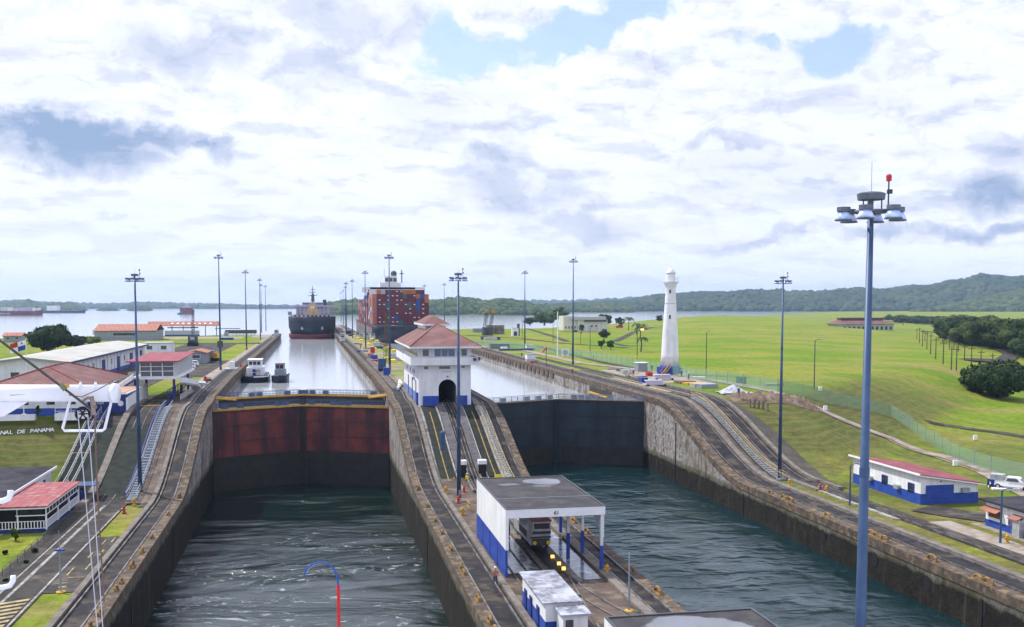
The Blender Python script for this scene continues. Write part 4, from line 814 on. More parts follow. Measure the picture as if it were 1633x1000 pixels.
def puddle_mat():      # felt roof with standing rain water in its low spots
    m = bpy.data.materials.new('wet_felt_roof'); m.use_nodes = True; n = NT(m.node_tree); pos = n.n('ShaderNodeNewGeometry').outputs['Position']
    c = n.mix(n.ramp(n.noise(pos, .5, 6.), .35, .65), (.042, .040, .046), (.07, .066, .07)); c = n.mix(n.ramp(n.noise(pos, 2.2, 5.), .55, .7), c, (.03, .028, .03))
    def ell(cx, cy, rx, ry, e=.5):
        wv = n.n('ShaderNodeTexNoise', {'Vector': pos, 'Scale': .55, 'Detail': 4.}).outputs['Color']; q = n.v('ADD', pos, n.v('MULTIPLY', n.v('SUBTRACT', wv, (.5, .5, .5)), (2.2, 2.2, 0.)))
        v = n.v('MULTIPLY', n.v('SUBTRACT', q, (cx, cy, 0.)), (1/rx, 1/ry, 0.)); return n.ramp(n.v('LENGTH', v, out=1), 1., 1-e)
    w = ell(25.0, 110.3, 2.3, 2.0, .12); w = n.m('MAXIMUM', w, n.m('MULTIPLY', ell(20.8, 109.2, 1.7, 1.2), .45)); w = n.m('MAXIMUM', w, n.m('MULTIPLY', ell(24.6, 107.6, 2.0, .9), .4)); w = n.m('MAXIMUM', w, ell(22.6, 54.0, 4.6, 6.6, .10))
    c = n.mix(w, c, (.05, .055, .06)); wi = n.ramp(w, .0, 1., 1.35, 2.4)
    bd = n.n('ShaderNodeBsdfPrincipled', {'Base Color': c, 'Roughness': n.ramp(w, 0., .9, .75, .03), 'IOR': wi, 'Specular IOR Level': n.ramp(w, 0., 1., .3, 1.)}); n.n('ShaderNodeOutputMaterial', {0: bd.outputs[0]}); return m
M['wetroof'] = puddle_mat()
s1, r1 = canopy(95.2, 113.4, 'open locomotive shed with black flat roof numbered 61 and blue and white wall', 'wetroof')
text_mesh('61', .55, .02, 'number', 'black', s1, (22.9, 95.17, 6.12), (math.pi/2, 0, 0))
s2, r2 = canopy(42, 60.8, 'second black roofed locomotive shed cut by the bottom edge of the photo, flooded with rain', 'wetroof')
# kiosk
kx0, kx1, ky0, ky1 = 17.5, 20.5, 76.9, 86.3
kk = thing('white_hut', (19, ky0, 0), 'long low hut with stained white roof and blue base in front of the shed', 'hut')
stain = mat('stained_white_roof', (.42, .44, .52), (.15, .155, .18), .8, .4, lo=.42, hi=.60, c3=(.30, .31, .36), s3=1.2)
MB().box(kx0+.15, kx1-.15, ky0+.1, ky1-.1, 1.35, 2.85).build('wall', 'white', kk); MB().box(kx0+.12, kx1-.12, ky0+.07, ky1-.07, .03, 1.34).build('blue_base', 'blue', kk)
rr = MB().box(kx0-.15, kx1+.15, ky0-.15, ky1+.15, 2.86, 2.98).build('roof', stain, kk)
m = MB()
for y in (79.2, 82, 84.2): m.box(kx0+.03, kx0+.115, y, y+.8, .1, 1.9)
m.build('side_openings', 'dblue', kk)
kb = thing('sentry_booth', (19.7, 75.5, 0), 'small white booth with blue base against the near end of the long hut', 'booth')
MB().box(18.5, 20.5, 74.6, 76.7, 1.0, 2.5).build('wall', 'white', kb); MB().box(18.47, 20.53, 74.57, 76.7, .03, .98).build('blue_base', 'blue', kb); MB().box(18.3, 20.75, 74.4, 76.72, 2.52, 2.66).build('roof', stain, kb)
MB().box(18.7, 19.3, 74.5, 74.56, .1, 2.2).build('door', 'dgrey', kb)
solo(MB().path([(19.3, 74.2, 0), (19.3, 74.2, 1.5), (19.5, 74.2, 1.6), (19.6, 74.3, 1.3)], .09, 8), 'standpipe', 'yellow', 'yellow standpipe in front of the white booth', 'pipe')
# locomotive (mule)
lo = thing('towing_locomotive', (23.4, 108, 0), 'silver grey towing locomotive with two yellow lamps parked under the shed', 'locomotive')
def extr(par, lx):
    b = MB().box(lx-1.1, lx+1.1, 104.6, 114, .8, 2.1).build('body', 'silver', par)
    MB().box(lx-1.0, lx+1.0, 104.0, 106.4, 2.1, 3.5).build('cab', 'silver', par); MB().box(lx-.85, lx+.85, 103.96, 104.0, 2.7, 3.3).build('cab_window', 'glass', par)
    MB().box(lx-1.08, lx+1.08, 103.9, 106.5, 3.5, 3.62).build('cab_roof', 'red', par); MB().box(lx-1.0, lx+1.0, 111.2, 113.4, 2.1, 3.5).build('cab', 'silver', par)
    MB().box(lx-.9, lx+.9, 104.3, 104.58, .85, 1.5).build('bumper', 'dgrey', par)
    for s_ in (-1, 1): MB().lathe([(.05, 0), (.22, .02), (.22, .12)], (0, 0, 0), 12) and MB().tube((lx+s_*.75, 104.28, 1.15), (lx+s_*.75, 104.1, 1.15), .22, n=12).build('lamp', 'byellow', par)
    for y in (105.5, 108, 110.5, 113): 
        for s_ in (-1, 1): MB().tube((lx+s_*.8, y, .5), (lx+s_*.95, y, .5), .42, n=12).build('wheel', 'dgrey', par)
    MB().tube((lx, 107.5, 2.1), (lx, 107.5, 2.7), .6, n=12).build('winch_drum', 'dgrey', par)
extr(lo, 23.4)
for s_ in (-1, 1): MB().box(23.4+s_*1.1-.03, 23.4+s_*1.1+.03, 106.8, 110.8, 1.2, 1.9).build('side_grille', 'dgrey', lo)
MB().box(22.4, 24.4, 103.93, 103.97, 2.15, 2.45).build('number_band', 'dgrey', lo)
MB().box(22.25, 24.55, 104.57, 104.6, 1.55, 1.75).build('chevron_band', 'dgrey', lo)
for i, y in enumerate((101.5, 98.6, 96.6)): solo(MB().ob((24.0, y, .28), (.35, .25, .3)), 'floor_lamp', mat('amber_lamp', (.8, .5, .1), emit=((1, .62, .15), 1.5)), ORD[i]+' amber lamp from the locomotive along the dark pit', 'lamp', 'amber pit lamps')
# ================================================================ lighthouse
lp = at(1068, 597, ZU); lh = thing('lighthouse', lp, 'tall white tapering lighthouse with octagonal blue base and domed lantern', 'lighthouse')
sx_ = 1/pxscale(lp); lz = lp.z
b = MB(); b.lathe([(3.05, 0), (3.0, 1.9), (2.75, 2.0), (2.75, 2.2)], lp, 8); b.build('base', 'blue', lh)
for k in range(4): a = k*math.pi/2+.6; MB().ob((lp.x+2.9*math.cos(a), lp.y+2.9*math.sin(a), lz+.9), (1.6, .8, 1.8), a).build('buttress', 'blue', lh)
sh_ = MB().lathe([(2.42, 2.2), (2.2, 5), (1.95, 10), (1.62, 15), (1.33, 20), (1.25, 21.6), (1.45, 22.6), (1.9, 23.2)], lp, 32).build('tower', 'white', lh, True)
g = MB().lathe([(1.9, 23.2), (2.0, 23.25), (2.0, 23.5), (1.2, 23.52)], lp, 32).build('gallery', 'white', lh)
m = MB()
for i in range(16): a = i*math.pi/8; m.tube((lp.x+1.92*math.cos(a), lp.y+1.92*math.sin(a), lz+23.5), (lp.x+1.92*math.cos(a), lp.y+1.92*math.sin(a), lz+24.5), .05, n=4)
for zz in (24.0, 24.5): m.path([(lp.x+1.92*math.cos(i*math.pi/12), lp.y+1.92*math.sin(i*math.pi/12), lz+zz) for i in range(25)], .05, 4)
m.build('gallery_railing', 'cwhite', lh)
MB().lathe([(1.12, 23.5), (1.12, 25.6), (1.25, 25.65), (1.2, 25.8), (.75, 26.5), (.3, 26.9), (.14, 27.0), (.14, 27.3), (.05, 27.7)], lp, 24).build('lantern', 'white', lh)
m = MB()
for z in (18.0, 25.58): r_l = 1.47 if z == 18 else 1.2; m.path([(lp.x+r_l*math.cos(i*math.pi/12), lp.y+r_l*math.sin(i*math.pi/12), lz+z) for i in range(25)], .06, 4)
m.build('ring_moulding', 'grey', lh)
dv = (Cc-lp); dv.z = 0; dv.normalize(); sd_ = Vector((-dv.y, dv.x, 0)); ang = math.atan2(dv.y, dv.x)+math.pi/2
for z, r_l in ((21.0, 1.28), (14.6, 1.65)):
    c = lp+dv*(r_l-.02)+Vector((0, 0, z))-sd_*.12; w = MB().ob(c, (.62, .16, 1.1), ang).build('window', 'cwhite', lh); MB().ob(c+dv*.05, (.46, .14, .95), ang).build('pane', 'glass', w)
m = MB(); c = lp+dv*2.55+Vector((0, 0, 2.2)); m.ob(c-sd_*.7+Vector((0, 0, 1.2)), (.12, .12, 2.6), ang); m.ob(c+sd_*.5+Vector((0, 0, 1.2)), (.12, .12, 2.6), ang); m.ob(c-sd_*.1+Vector((0, 0, 2.5)), (1.6, .3, .12), ang); m.build('door_porch', 'cwhite', lh)
m = MB(); a_ = lp+dv*2.9+Vector((0, 0, 2.1))+sd_*.2*-1; b_ = lp+dv*5.4-sd_*2.0; 
for s_ in (-.45, .45): m.tube(a_+sd_*s_, b_+sd_*s_, .08, n=4); m.tube(a_+sd_*s_+Vector((0, 0, .9)), b_+sd_*s_+Vector((0, 0, .9)), .05, n=4)
for k in range(9): q = a_.lerp(b_, k/8); m.ob(q, (.9, .3, .06), ang)
solo(m, 'access_ladder', 'yellow', 'yellow stair ladder leaning on the lighthouse base', 'ladder')
# ================================================================ ships
def loftpoly(mb, secs):      # secs: list of rings (same count) -> skin
    n = len(secs[0]); o = len(mb.v)
    for s_ in secs: mb.v += [tuple(p) for p in s_]
    fs = [(o+i*n+k, o+i*n+(k+1) % n, o+(i+1)*n+(k+1) % n, o+(i+1)*n+k) for i in range(len(secs)-1) for k in range(n)]
    fs += [tuple(range(o+n-1, o-1, -1)), tuple(range(o+(len(secs)-1)*n, o+len(secs)*n))]
    mb.f += fs; mb.m += [mb.cm]*len(fs); return mb
def hull(L, B, z0, z1, full=.5, flare=.8, stern=.85, deckx=1., ns=18, rake=.06):
    """bow towards -Y at y=0; rings run keel to deck"""
    S = []
    for i in range(ns+1):
        u = i/ns; y = L*u**1.35
        wd = B/2*min(1, (u**1.35/(.10/deckx))**.5 if u < .3 else 1)*(1 if u < .9 else 1-(u-.9)*(1-stern)*10)
        ww = B/2*min(1, (max(u**1.35-rake*.3, 0)/(.16/full*.5))**.6)*(1 if u < .9 else 1-(u-.9)*(1-stern*.8)*10); ww = max(ww, .05); wd = max(wd, .12)
        ring = []
        for z, w in ((z0, ww*.9), ((z0*.6+z1*.4), ww+(wd-ww)*.15), (z0*.3+z1*.7, ww+(wd-ww)*.5), (z1, wd)):
            ring.append((w, y+(z1-z)*rake*(1-u)*3, z))
        ring += [(-a, b, c) for a, b, c in ring[::-1]]; S.append(ring)
    return S
# bulk carrier
bw = at(498, 541, ZLK); BY = bw.y; bk = thing('bulk_carrier', (bw.x, BY, ZLK), 'dark blue bulk carrier seen bow on with buff deck cranes', 'ship')
BX = bw.x
def sh(S): return [[(x+BX, y+BY, z) for x, y, z in r] for r in S]
BB = 29.5
loftpoly(MB(), sh(hull(185, BB, ZLK+2.9, ZLK+14.0, 1.6, deckx=2.3, rake=.02))).build('hull', 'hullblue', bk, True)
loftpoly(MB(), [[(x*.995, y, z) for x, y, z in r] for r in hull(185, BB, ZLK-.5, ZLK+2.9, 1.6, deckx=2.3, rake=.02)] and sh([[(x*.99, y+.2, z) for x, y, z in r] for r in hull(185, BB, ZLK-.5, ZLK+2.92, 1.6, deckx=2.3, rake=.02)])).build('boot_topping', 'hullred', bk, True)
m = MB(); q = hull(185, BB, ZLK, ZLK+14, 1.6, deckx=2.3, rake=.02); pts = [(r[3][0]+BX, r[3][1]+BY, ZLK+15.0) for r in q]; m.path(pts, .08, 4); m.path([(2*BX-a, b, c) for a, b, c in pts], .08, 4); m.build('bow_rail', 'grey', bk)
m = MB()
for s_ in (-1, 1): m.tube((BX+s_*6.2, BY+1.0, ZLK+6.5), (BX+s_*6.2, BY+3.4, ZLK+7.2), .7, n=8)
m.build('anchor', 'silver', bk)
YA = BY+150; ab = MB(); ab.box(BX-12.7, BX+12.7, YA, YA+18, ZLK+10, ZLK+20); ab.build('accommodation_block', 'mauve', bk)
m = MB(); m.box(BX-18, BX+18, YA-1, YA+6, ZLK+19.8, ZLK+21.2); m.box(BX-8, BX+8, YA-.5, YA+9, ZLK+21.2, ZLK+23.4); m.build('bridge', 'mauve', bk)
MB().box(BX-7.7, BX+7.7, YA-.62, YA-.52, ZLK+21.9, ZLK+22.8).build('bridge_windows', 'glass', bk)
m = MB()
for zz in (14.5, 16.6, 18.4): 
    for xx in range(-11, 12, 3): m.box(BX+xx-.4, BX+xx+.4, YA-.1, YA-.02, ZLK+zz, ZLK+zz+1)
m.build('portholes', 'dgrey', bk)
MB().box(BX-12, BX-9, YA+8, YA+14, ZLK+20, ZLK+26) and MB().tube((BX+9, YA+14, ZLK+20), (BX+9, YA+14, ZLK+25.5), 1.6, 1.4, n=12).build('funnel', 'hullblue', bk)
for k, yy in enumerate((35, 72, 108)):
    cr_ = MB().tube((BX, BY+yy, ZLK+12), (BX, BY+yy, ZLK+17+k*1.6), 1.5, 1.2, n=10).build('deck_crane', 'buff', bk)
    mm = MB(); mm.box(BX-2.4, BX+2.4, BY+yy-2, BY+yy+2, ZLK+17+k*1.6, ZLK+19.4+k*1.6); mm.box(BX-4.2, BX+4.2, BY+yy-1, BY+yy+1, ZLK+14.5+k*1.2, ZLK+16+k*1.2); mm.build('crane_house', 'buff', cr_)
    mm = MB(); mm.tube((BX-1, BY+yy+2, ZLK+18), (BX-.6, BY+yy+26, ZLK+20), .5, .3, n=5); mm.tube((BX+1, BY+yy+2, ZLK+18), (BX+.6, BY+yy+26, ZLK+20), .5, .3, n=5); mm.build('crane_jib', 'buff', cr_)
MB().tube((BX, BY+14, ZLK+13), (BX, BY+14, ZLK+20), .6, .35, n=8).build('foremast', 'buff', bk); m = MB(); m.tube((BX, YA+4, ZLK+23), (BX, YA+4, ZLK+36), .5, .2, n=8)
for zz, w in ((28.5, 3.4), (31, 2.4), (33, 1.6)): m.tube((BX-w, YA+4, ZLK+zz), (BX+w, YA+4, ZLK+zz+.4), .25, n=5)
m.tube((BX, YA+4, ZLK+24), (BX, YA+4, ZLK+30), 1.4, 1.0, n=8); m.build('mast', 'dgrey', bk)
m = MB(); 
for k in range(9): m.box(BX-11+k*2.6, BX-9.8+k*2.6, BY+8, BY+9.5, ZLK+14, ZLK+15.2)
m.build('mooring_gear', 'hullred', bk)
for x in (-15, 14): MB().ob((BX+x, BY+60, ZLK+15.6), (2.6, 5, 2.6)).build('lifeboat', 'grey', bk)
# container ship
q = onray(640, 575, ZLK); KX = q.x; KY = q.y; sc1 = pxscale((KX, KY, 20))
RZ = -math.radians(.6)
ks = thing('container_ship', (KX, KY, ZLK), 'huge dark hulled container ship stacked high with mostly maroon containers in the right channel', 'ship')
KB = 32.3
def sk(S): return [[(x+KX, y+KY-26, z) for x, y, z in r] for r in S]
loftpoly(MB(), sk(hull(285, KB, ZLK-.5, ZLK+9.9, .9, deckx=1.6, rake=.07))).build('hull', 'hullblue', ks, True)
mm_ = mat('rusty_grey_hull_side', (.30, .27, .26), (.16, .13, .13), .25, .7, streak=((.10, .06, .06), .4, .5))
MB().box(KX-KB/2-.06, KX-KB/2-.01, KY+12, KY+250, ZLK-.4, ZLK+8.2).build('hull_side_plating', mm_, ks)
MB().box(KX-KB/2-.1, KX-KB/2-.02, KY+4, KY+250, ZLK+8.2, ZLK+10.0).build('sheer_strake', 'hullred', ks)
ccs = {'maroon': mat('maroon_container', (.15, .034, .048), (.11, .026, .040), .2, .7), 'orange': mat('orange_container', (.46, .16, .06), (.38, .12, .05), .2, .7), 'blue': mat('blue_container', (.03, .07, .25), (.04, .09, .3), .2, .7),
       'green': mat('green_container', (.03, .12, .12), (.04, .14, .13), .2, .7), 'pale': mat('pale_container', (.42, .44, .47), (.35, .37, .4), .2, .7), 'salmon': mat('salmon_container', (.40, .17, .13), (.34, .14, .11), .2, .7), 'brown': mat('brown_red_container', (.21, .055, .045), (.17, .05, .04), .2, .7)}
cw, chh, cl = 2.44, 2.5, 12.19
def cont_mesh(colr):
    m = MB(); m.box(-cw/2+.03, cw/2-.03, 0, cl, 0, chh-.05)
    for x in (-cw/2+.09, cw/2-.09): m.box(x-.07, x+.07, -.05, -.001, 0, chh-.05)
    for x in (-.45, .45): m.box(x-.04, x+.04, -.06, -.001, .1, chh-.15)
    m.box(-cw/2+.17, -.5, -.04, -.001, .08, .2)
    me_o = m.build('shipping_container', ccs[colr]); me = me_o.data; me.materials.append(M['cwhite'])
    bm_ = MB(); bpy.data.objects.remove(me_o); return me
def cont_mesh2(colr):
    m = MB(); m.cm = 0; m.box(-cw/2+.03, cw/2-.03, 0, cl, 0, chh-.05)
    for x in (-cw/2+.09, cw/2-.09): m.box(x-.07, x+.07, -.05, -.001, 0, chh-.05)
    for x in (-.35, .35): m.box(x-.04, x+.04, -.06, -.001, .1, chh-.15)
    m.cm = 1; m.box(.15, .95, -.075, -.06, 1.25, 1.75); m.box(-.2, .1, -.075, -.06, 1.4, 1.7)
    o = m.build('shipping_container', [ccs[colr], M['cwhite']]); me = o.data; bpy.data.objects.remove(o); return me
CM = {c: cont_mesh(c) for c in ccs}; CM2 = cont_mesh2('maroon')
ncol = 13; zd = ZLK+10.1; seen = set()
def put(colr, col, tier, y, lab, mk=False):
    o = bpy.data.objects.new('shipping_container', CM2 if mk else CM[colr]); COL.objects.link(o); o.location = (KX+(col-6)*2.5, y, zd+tier*chh)
    tag(o, lab, 'shipping container', 'containers stacked on the container ship')
FACE = {(1, 8): 'orange', (2, 8): 'pale', (0, 8): None, (8, 8): 'orange', (7, 8): 'orange', (9, 8): 'orange', (10, 8): 'maroon', (11, 8): 'maroon', (12, 8): None, (12, 7): 'orange', (12, 6): 'orange', (11, 7): 'blue', (10, 7): 'orange', (10, 6): 'blue', (10, 5): 'blue', (10, 3): 'blue', (10, 4): 'blue', (7, 7): 'green', (8, 5): 'green', (5, 1): 'blue', (6, 0): 'green', (3, 5): 'green', (0, 3): 'salmon', (0, 4): 'salmon', (0, 5): 'salmon', (0, 6): 'salmon', (0, 7): 'salmon', (0, 2): 'salmon', (0, 1): 'salmon', (0, 0): 'salmon', (1, 7): 'maroon'}
for c in range(ncol):
    for t_ in range(8):
        colr = FACE.get((c, t_+1 if t_ > 3 else t_), 'maroon')
        if colr is None: continue
        yy = KY+4
        put(colr, c, t_, yy, '%s container facing the camera, %s column from left, %s tier up' % (colr if colr != 'pale' else 'pale grey', ORD[c], ORD[t_]), colr == 'maroon' and rng.random() < .5)
pal = ['salmon', 'maroon', 'brown', 'orange', 'blue', 'pale', 'maroon', 'salmon', 'green']
for bay in range(1, 15):
    if bay in (4,): continue
    top = 7 if bay < 8 else 6
    for t_ in range(top):
        colr = pal[int(rng.integers(0, len(pal)))] if bay < 9 else pal[int(rng.integers(0, 5))]
        for c in (0,): put(colr, c, t_, KY+4+bay*(cl+1.3), '%s container on the left flank, %s bay behind the front stack, %s tier up' % (colr if colr != 'pale' else 'pale grey', ORD[bay], ORD[t_]))
for c in range(1, 13): put('maroon', c, 6, KY+4+5*(cl+1.3), 'maroon container on the roof of the stack behind the wheelhouse, %s column' % ORD[c])
for i, (c, t_, colr) in enumerate(((0, 7, 'maroon'), (0, 8, 'maroon'), (9, 8, 'salmon'), (10, 8, 'maroon'), (12, 7, 'maroon'))):
    put(colr, c, t_, KY+60+i*.001, '%s container topping the %s column behind the front stack, tier %d' % (colr, ORD[c], t_+1))
BYK = KY+52
m = MB(); m.box(KX-15, KX+13, BYK, BYK+10, zd+5*chh, zd+8.9*chh); m.box(KX-20, KX+19, BYK, BYK+4, zd+8.4*chh, zd+8.8*chh+.2); m.box(KX-9, KX+4, BYK, BYK+8, zd+8.9*chh, zd+10.0*chh); m.build('bridge', 'white', ks)
m = MB(); m.box(KX-6, KX+1.7, BYK, BYK+6, zd+10.0*chh, zd+11.6*chh); m.build('wheelhouse', 'white', ks)
for i in range(3): MB().box(KX-5.6+i*2.5, KX-3.6+i*2.5, BYK-.1, BYK-.02, zd+10.3*chh, zd+11.2*chh).build('window', 'glass', ks)
m = MB(); m.lathe([(1.6, -1.4), (2.0, 0), (1.5, 1.3), (.4, 1.8)], (KX, BYK+4, zd+12.3*chh), 12); m.tube((KX+5.0, BYK+4, zd+10*chh), (KX+5.0, BYK+4, zd+13.2*chh), .35, n=5); m.tube((KX+3.6, BYK+4, zd+12.3*chh), (KX+6.2, BYK+4, zd+12.3*chh), .3, n=5); m.tube((KX-6, BYK+3, zd+11.6*chh), (KX-6, BYK+3, zd+13.4*chh), .15, n=4); m.build('radar_mast', 'dgrey', ks)
m = MB(); m.extx([(BYK, zd+7.6*chh), (BYK+4, zd+7.6*chh), (BYK+4, zd+8.4*chh), (BYK, zd+8.4*chh)], KX-20, KX-16); m.build('bridge_wing', 'white', ks)
# distant ships
def far_ship(px0, px1, py, hpx, label, hullm, house, cargo, name, Zd=None):
    p0 = at(px0, py, ZLK); p1 = at(px1, py, ZLK); c = (p0+p1)/2; d = (p1-p0); L = d.length; d.normalize(); ang = math.atan2(d.y, d.x); k = 1/pxscale(c); H = hpx*k
    t_ = thing(name, c, label, 'ship', rz=0); R_ = Matrix.Rotation(ang, 3, 'Z')
    def T(m): m.v = [tuple(c+R_ @ Vector(v)) for v in m.v]; return m
    B = L*.14; S = [[(-L/2, -B/2, -.5), (L*.44, -B*.4, -.5), (L/2-.5, 0, -.5), (L*.44, B*.4, -.5), (-L/2, B/2, -.5)], [(-L/2, -B/2, H), (L*.44, -B/2, H), (L/2+L*.012, 0, H*1.25), (L*.44, B/2, H), (-L/2, B/2, H)]]
    T(loftpoly(MB(), S)).build('hull', hullm, t_)
    for a, b, h, m_ in house: T(MB().box(L*a, L*b, -B*.45, B*.45, H, H+h*k)).build('accommodation_block', m_, t_); T(MB().box(L*(a+b)/2-L*.006, L*(a+b)/2+L*.006, -B*.1, B*.1, H+h*k, H+h*k*1.5)).build('mast', 'dgrey', t_)
    for a, b, h, m_ in cargo: T(MB().box(L*a, L*b, -B*.45, B*.45, H, H+h*k)).build('deck_cargo', m_, t_)
    return t_
fs1 = far_ship(-110, 68, 503, 7, 'long red container ship lying across the lake at the left edge', 'hullred', [(.44, .455, 5, 'white')], [(-.5+i*.055, -.5+i*.055+.048, 3+float(rng.uniform(0, 3.5)), rng.choice(['mauve', 'palegreen', 'white', 'silver'])) for i in range(16)], 'container_ship')
_q = (at(-110, 503, ZLK)+at(68, 503, ZLK))/2; _d = (at(68, 503, ZLK)-at(-110, 503, ZLK)).normalized(); _w = at(11, 503, ZLK)
text_mesh('HAMBURG SÜD', 4.6, .1, 'lettering', 'cwhite', fs1, _w+Vector((_d.y, -_d.x, 0))*((at(68, 503, ZLK)-at(-110, 503, ZLK)).length*.07+.6)+Vector((0, 0, 2.4)), (math.pi/2, 0, math.atan2(_d.y, _d.x)))
far_ship(52, 136, 499, 3.5, 'low dark tanker with white stern house beyond the red ship', 'hullblue', [(-.2, 0.0, 8, 'white')], [(.1, .4, .8, 'grey')], 'tanker')
p = at(297, 501, ZLK); k = 1/pxscale(p); t_ = thing('cargo_ship', p, 'small red ship seen end on far out on the lake', 'ship')
MB().box(p.x-9.5*k, p.x+9.5*k, p.y, p.y+30, ZLK-.3, ZLK+10*k).build('hull', 'hullred', t_); MB().box(p.x-6.5*k, p.x+6.5*k, p.y+2, p.y+12, ZLK+10*k, ZLK+12.5*k).build('accommodation_block', 'mauve', t_); MB().box(p.x-2.5*k, p.x+3*k, p.y+3, p.y+8, ZLK+12.5*k, ZLK+16*k).build('bridge', 'mauve', t_)
p = at(288, 501.5, ZLK); t_ = thing('tugboat', p, 'tiny tug beside the small red ship on the lake', 'tugboat'); MB().ob((p.x, p.y-6, ZLK+k), (8*k, 12, 2*k)).build('hull', 'hullblue', t_); MB().ob((p.x, p.y-6, ZLK+3*k), (3*k, 5, 3*k)).build('wheelhouse', 'grey', t_)
# launches in the left channel
def launch(px, py, wpx, label, hm, big, rz=0):
    p = at(px, py, ZLK); k = 1/pxscale(p); B = wpx*k; L = B*3.0; t_ = thing('launch', p, label, 'boat')
    def T(m): m.v = [tuple(Matrix.Rotation(rz, 3, 'Z') @ Vector(v)+p) for v in m.v]; return m
    h = 1.55 if big else 1.7
    T(loftpoly(MB(), [[(x, y, z+.15*h*(y < L*.3)*(1 if z > .6 else 0)) for x, y, z in r] for r in hull(L, B, -.4, h, .8, deckx=1.5, ns=12, rake=.1)])).build('hull', hm, t_, True)
    T(MB().path([(r[3][0], r[3][1], h+.1) for r in hull(L, B, -.4, h, .8, deckx=1.5, ns=12, rake=.1)], .14, 5)).build('fender', 'cwhite' if big else 'black', t_)
    if big:
        T(MB().box(-B*.30, B*.30, L*.30, L*.8, h, h+2.2)).build('deckhouse', 'white', t_); T(MB().box(-B*.24, B*.24, L*.34, L*.62, h+2.2, h+4.3)).build('wheelhouse', 'white', t_)
        for i in range(3): T(MB().box(-B*.2+i*B*.145, -B*.09+i*B*.145, L*.34-.06, L*.34-.01, h+3.0, h+3.9)).build('window', 'glass', t_)
        T(MB().box(-B*.27, B*.27, L*.32, L*.64, h+4.3, h+4.45)).build('roof', 'cwhite', t_)
        T(MB().box(-.5, .3, L*.28, L*.30, h+.1, h+1.8)).build('door', 'dblue', t_)
        m = MB()
        for s_ in (-1, 1): m.path([(s_*B*.46, y, h+1.0) for y in (L*.3, L*.5, L*.8)], .05, 4); m.tube((s_*B*.46, L*.3, h), (s_*B*.46, L*.3, h+1.0), .05, n=4); m.tube((s_*B*.3, L*.12, h), (s_*B*.3, L*.12, h+1.1), .05, n=4)
        m.path([(B*.3, L*.12, h+1.1), (0, L*.04, h+1.3), (-B*.3, L*.12, h+1.1)], .05, 4); T(m).build('railing', 'cwhite', t_)
        T(MB().path([(.9+.42*math.cos(a), L*.3-.1, h+1.2+.42*math.sin(a)) for a in [i*math.pi/6 for i in range(13)]], .11, 5)).build('lifebuoy', 'terra', t_)
    else:
        T(MB().box(-B*.33, B*.33, L*.28, L*.75, h, h+1.7)).build('cabin', 'grey', t_); T(MB().box(-B*.28, B*.28, L*.30, L*.6, h+1.7, h+3.2)).build('wheelhouse', 'grey', t_)
        for i in range(2): T(MB().box(-B*.24+i*B*.26, -B*.02+i*B*.26, L*.3-.06, L*.3-.01, h+2.1, h+3.0)).build('window', 'glass', t_)
        T(MB().box(-B*.3, B*.3, L*.29, L*.62, h+3.2, h+3.35)).build('roof', 'hullred', t_); T(MB().tube((0, L*.45, h+3.3), (0, L*.45, h+5.5), .06, n=4)).build('mast', 'cwhite', t_)
    return t_
launch(404, 611, 44, 'larger white and navy pilot launch moored against the left wall of the upper channel', 'hullblue', True)
launch(444, 611, 24, 'smaller dark workboat floating to the right of the white launch', 'hullblue', False, -.06)
# ================================================================ buildings on the left bank
def bld(name, base, label, cat='building'): return thing(name, base, label, cat)
def gable_y(par, x0, x1, y0, y1, ze, zp, m_, th=.25, over=.5):      # ridge along Y
    xm = (x0+x1)/2; a, b = x0-over, x1+over
    return MB().exty([(a, ze), (xm, zp), (b, ze), (b, ze-th), (xm, zp-th), (a, ze-th)], y0-over, y1+over).build('roof', m_, par)
def gable_x(par, x0, x1, y0, y1, ze, zp, m_, th=.25, over=.5):
    ym = (y0+y1)/2; a, b = y0-over, y1+over
    return MB().extx([(a, ze), (ym, zp), (b, ze), (b, ze-th), (ym, zp-th), (a, ze-th)], x0-over, x1+over).build('roof', m_, par)
# warehouse
w = bld('warehouse', (-60, 222, ZU), 'long white warehouse with pale low gabled roof and dark blue doors along its side')
wx0, wx1, wy0, wy1, we, wpk = -68, -52.4, 226, 325, 14.6, 15.9
m = MB(); m.exty([(wx0, ZU-.5), (wx0, we), ((wx0+wx1)/2, wpk-.3), (wx1, we), (wx1, ZU-.5)][::-1], wy0, wy1); m.build('wall', 'white', w)
r = gable_y(w, wx0, wx1, wy0, wy1, we+.2, wpk, 'greyroof', over=1.0)
MB().box(wx1+.75, wx1+1.05, wy0-1, wy1+1, we-.25, we+.12).build('gutter', 'dblue', r)
[MB().box(wx1+.003, wx1+.05, y, y+.3, ZU, we-.3).build('wall_pilaster', 'grey', w) for y in np.arange(wy0+3, wy1, 4.4)]
for y in (238, 262, 281, 300, 316): MB().box(wx1+.01, wx1+.12, y, y+3.6, ZU, ZU+4).build('door', 'dblue', w)
windows(w, [(y, y+1.4, ZU+2.4, ZU+3.8) for y in (231, 246, 252, 273, 291, 308)], ('x', wx1, 1)); windows(w, [(-63.3, -61.6, 11.6, 12.7), (-55.5, -53.6, 11.8, 12.8)], ('y', wy0))
MB().box(wx1+.01, wx1+.04, wy0, wy1, ZU, ZU+1.0).build('blue_base_band', 'blue', w)
for x in (-67, -64.8, -60): solo(MB().ob((x, 221.5, ZU+.9), (1.8, 1.6, 1.8)), 'crate', 'dblue', {-67: 'leftmost', -64.8: 'second from left', -60: 'rightmost'}[x]+' dark blue crate in front of the warehouse gable', 'crate')
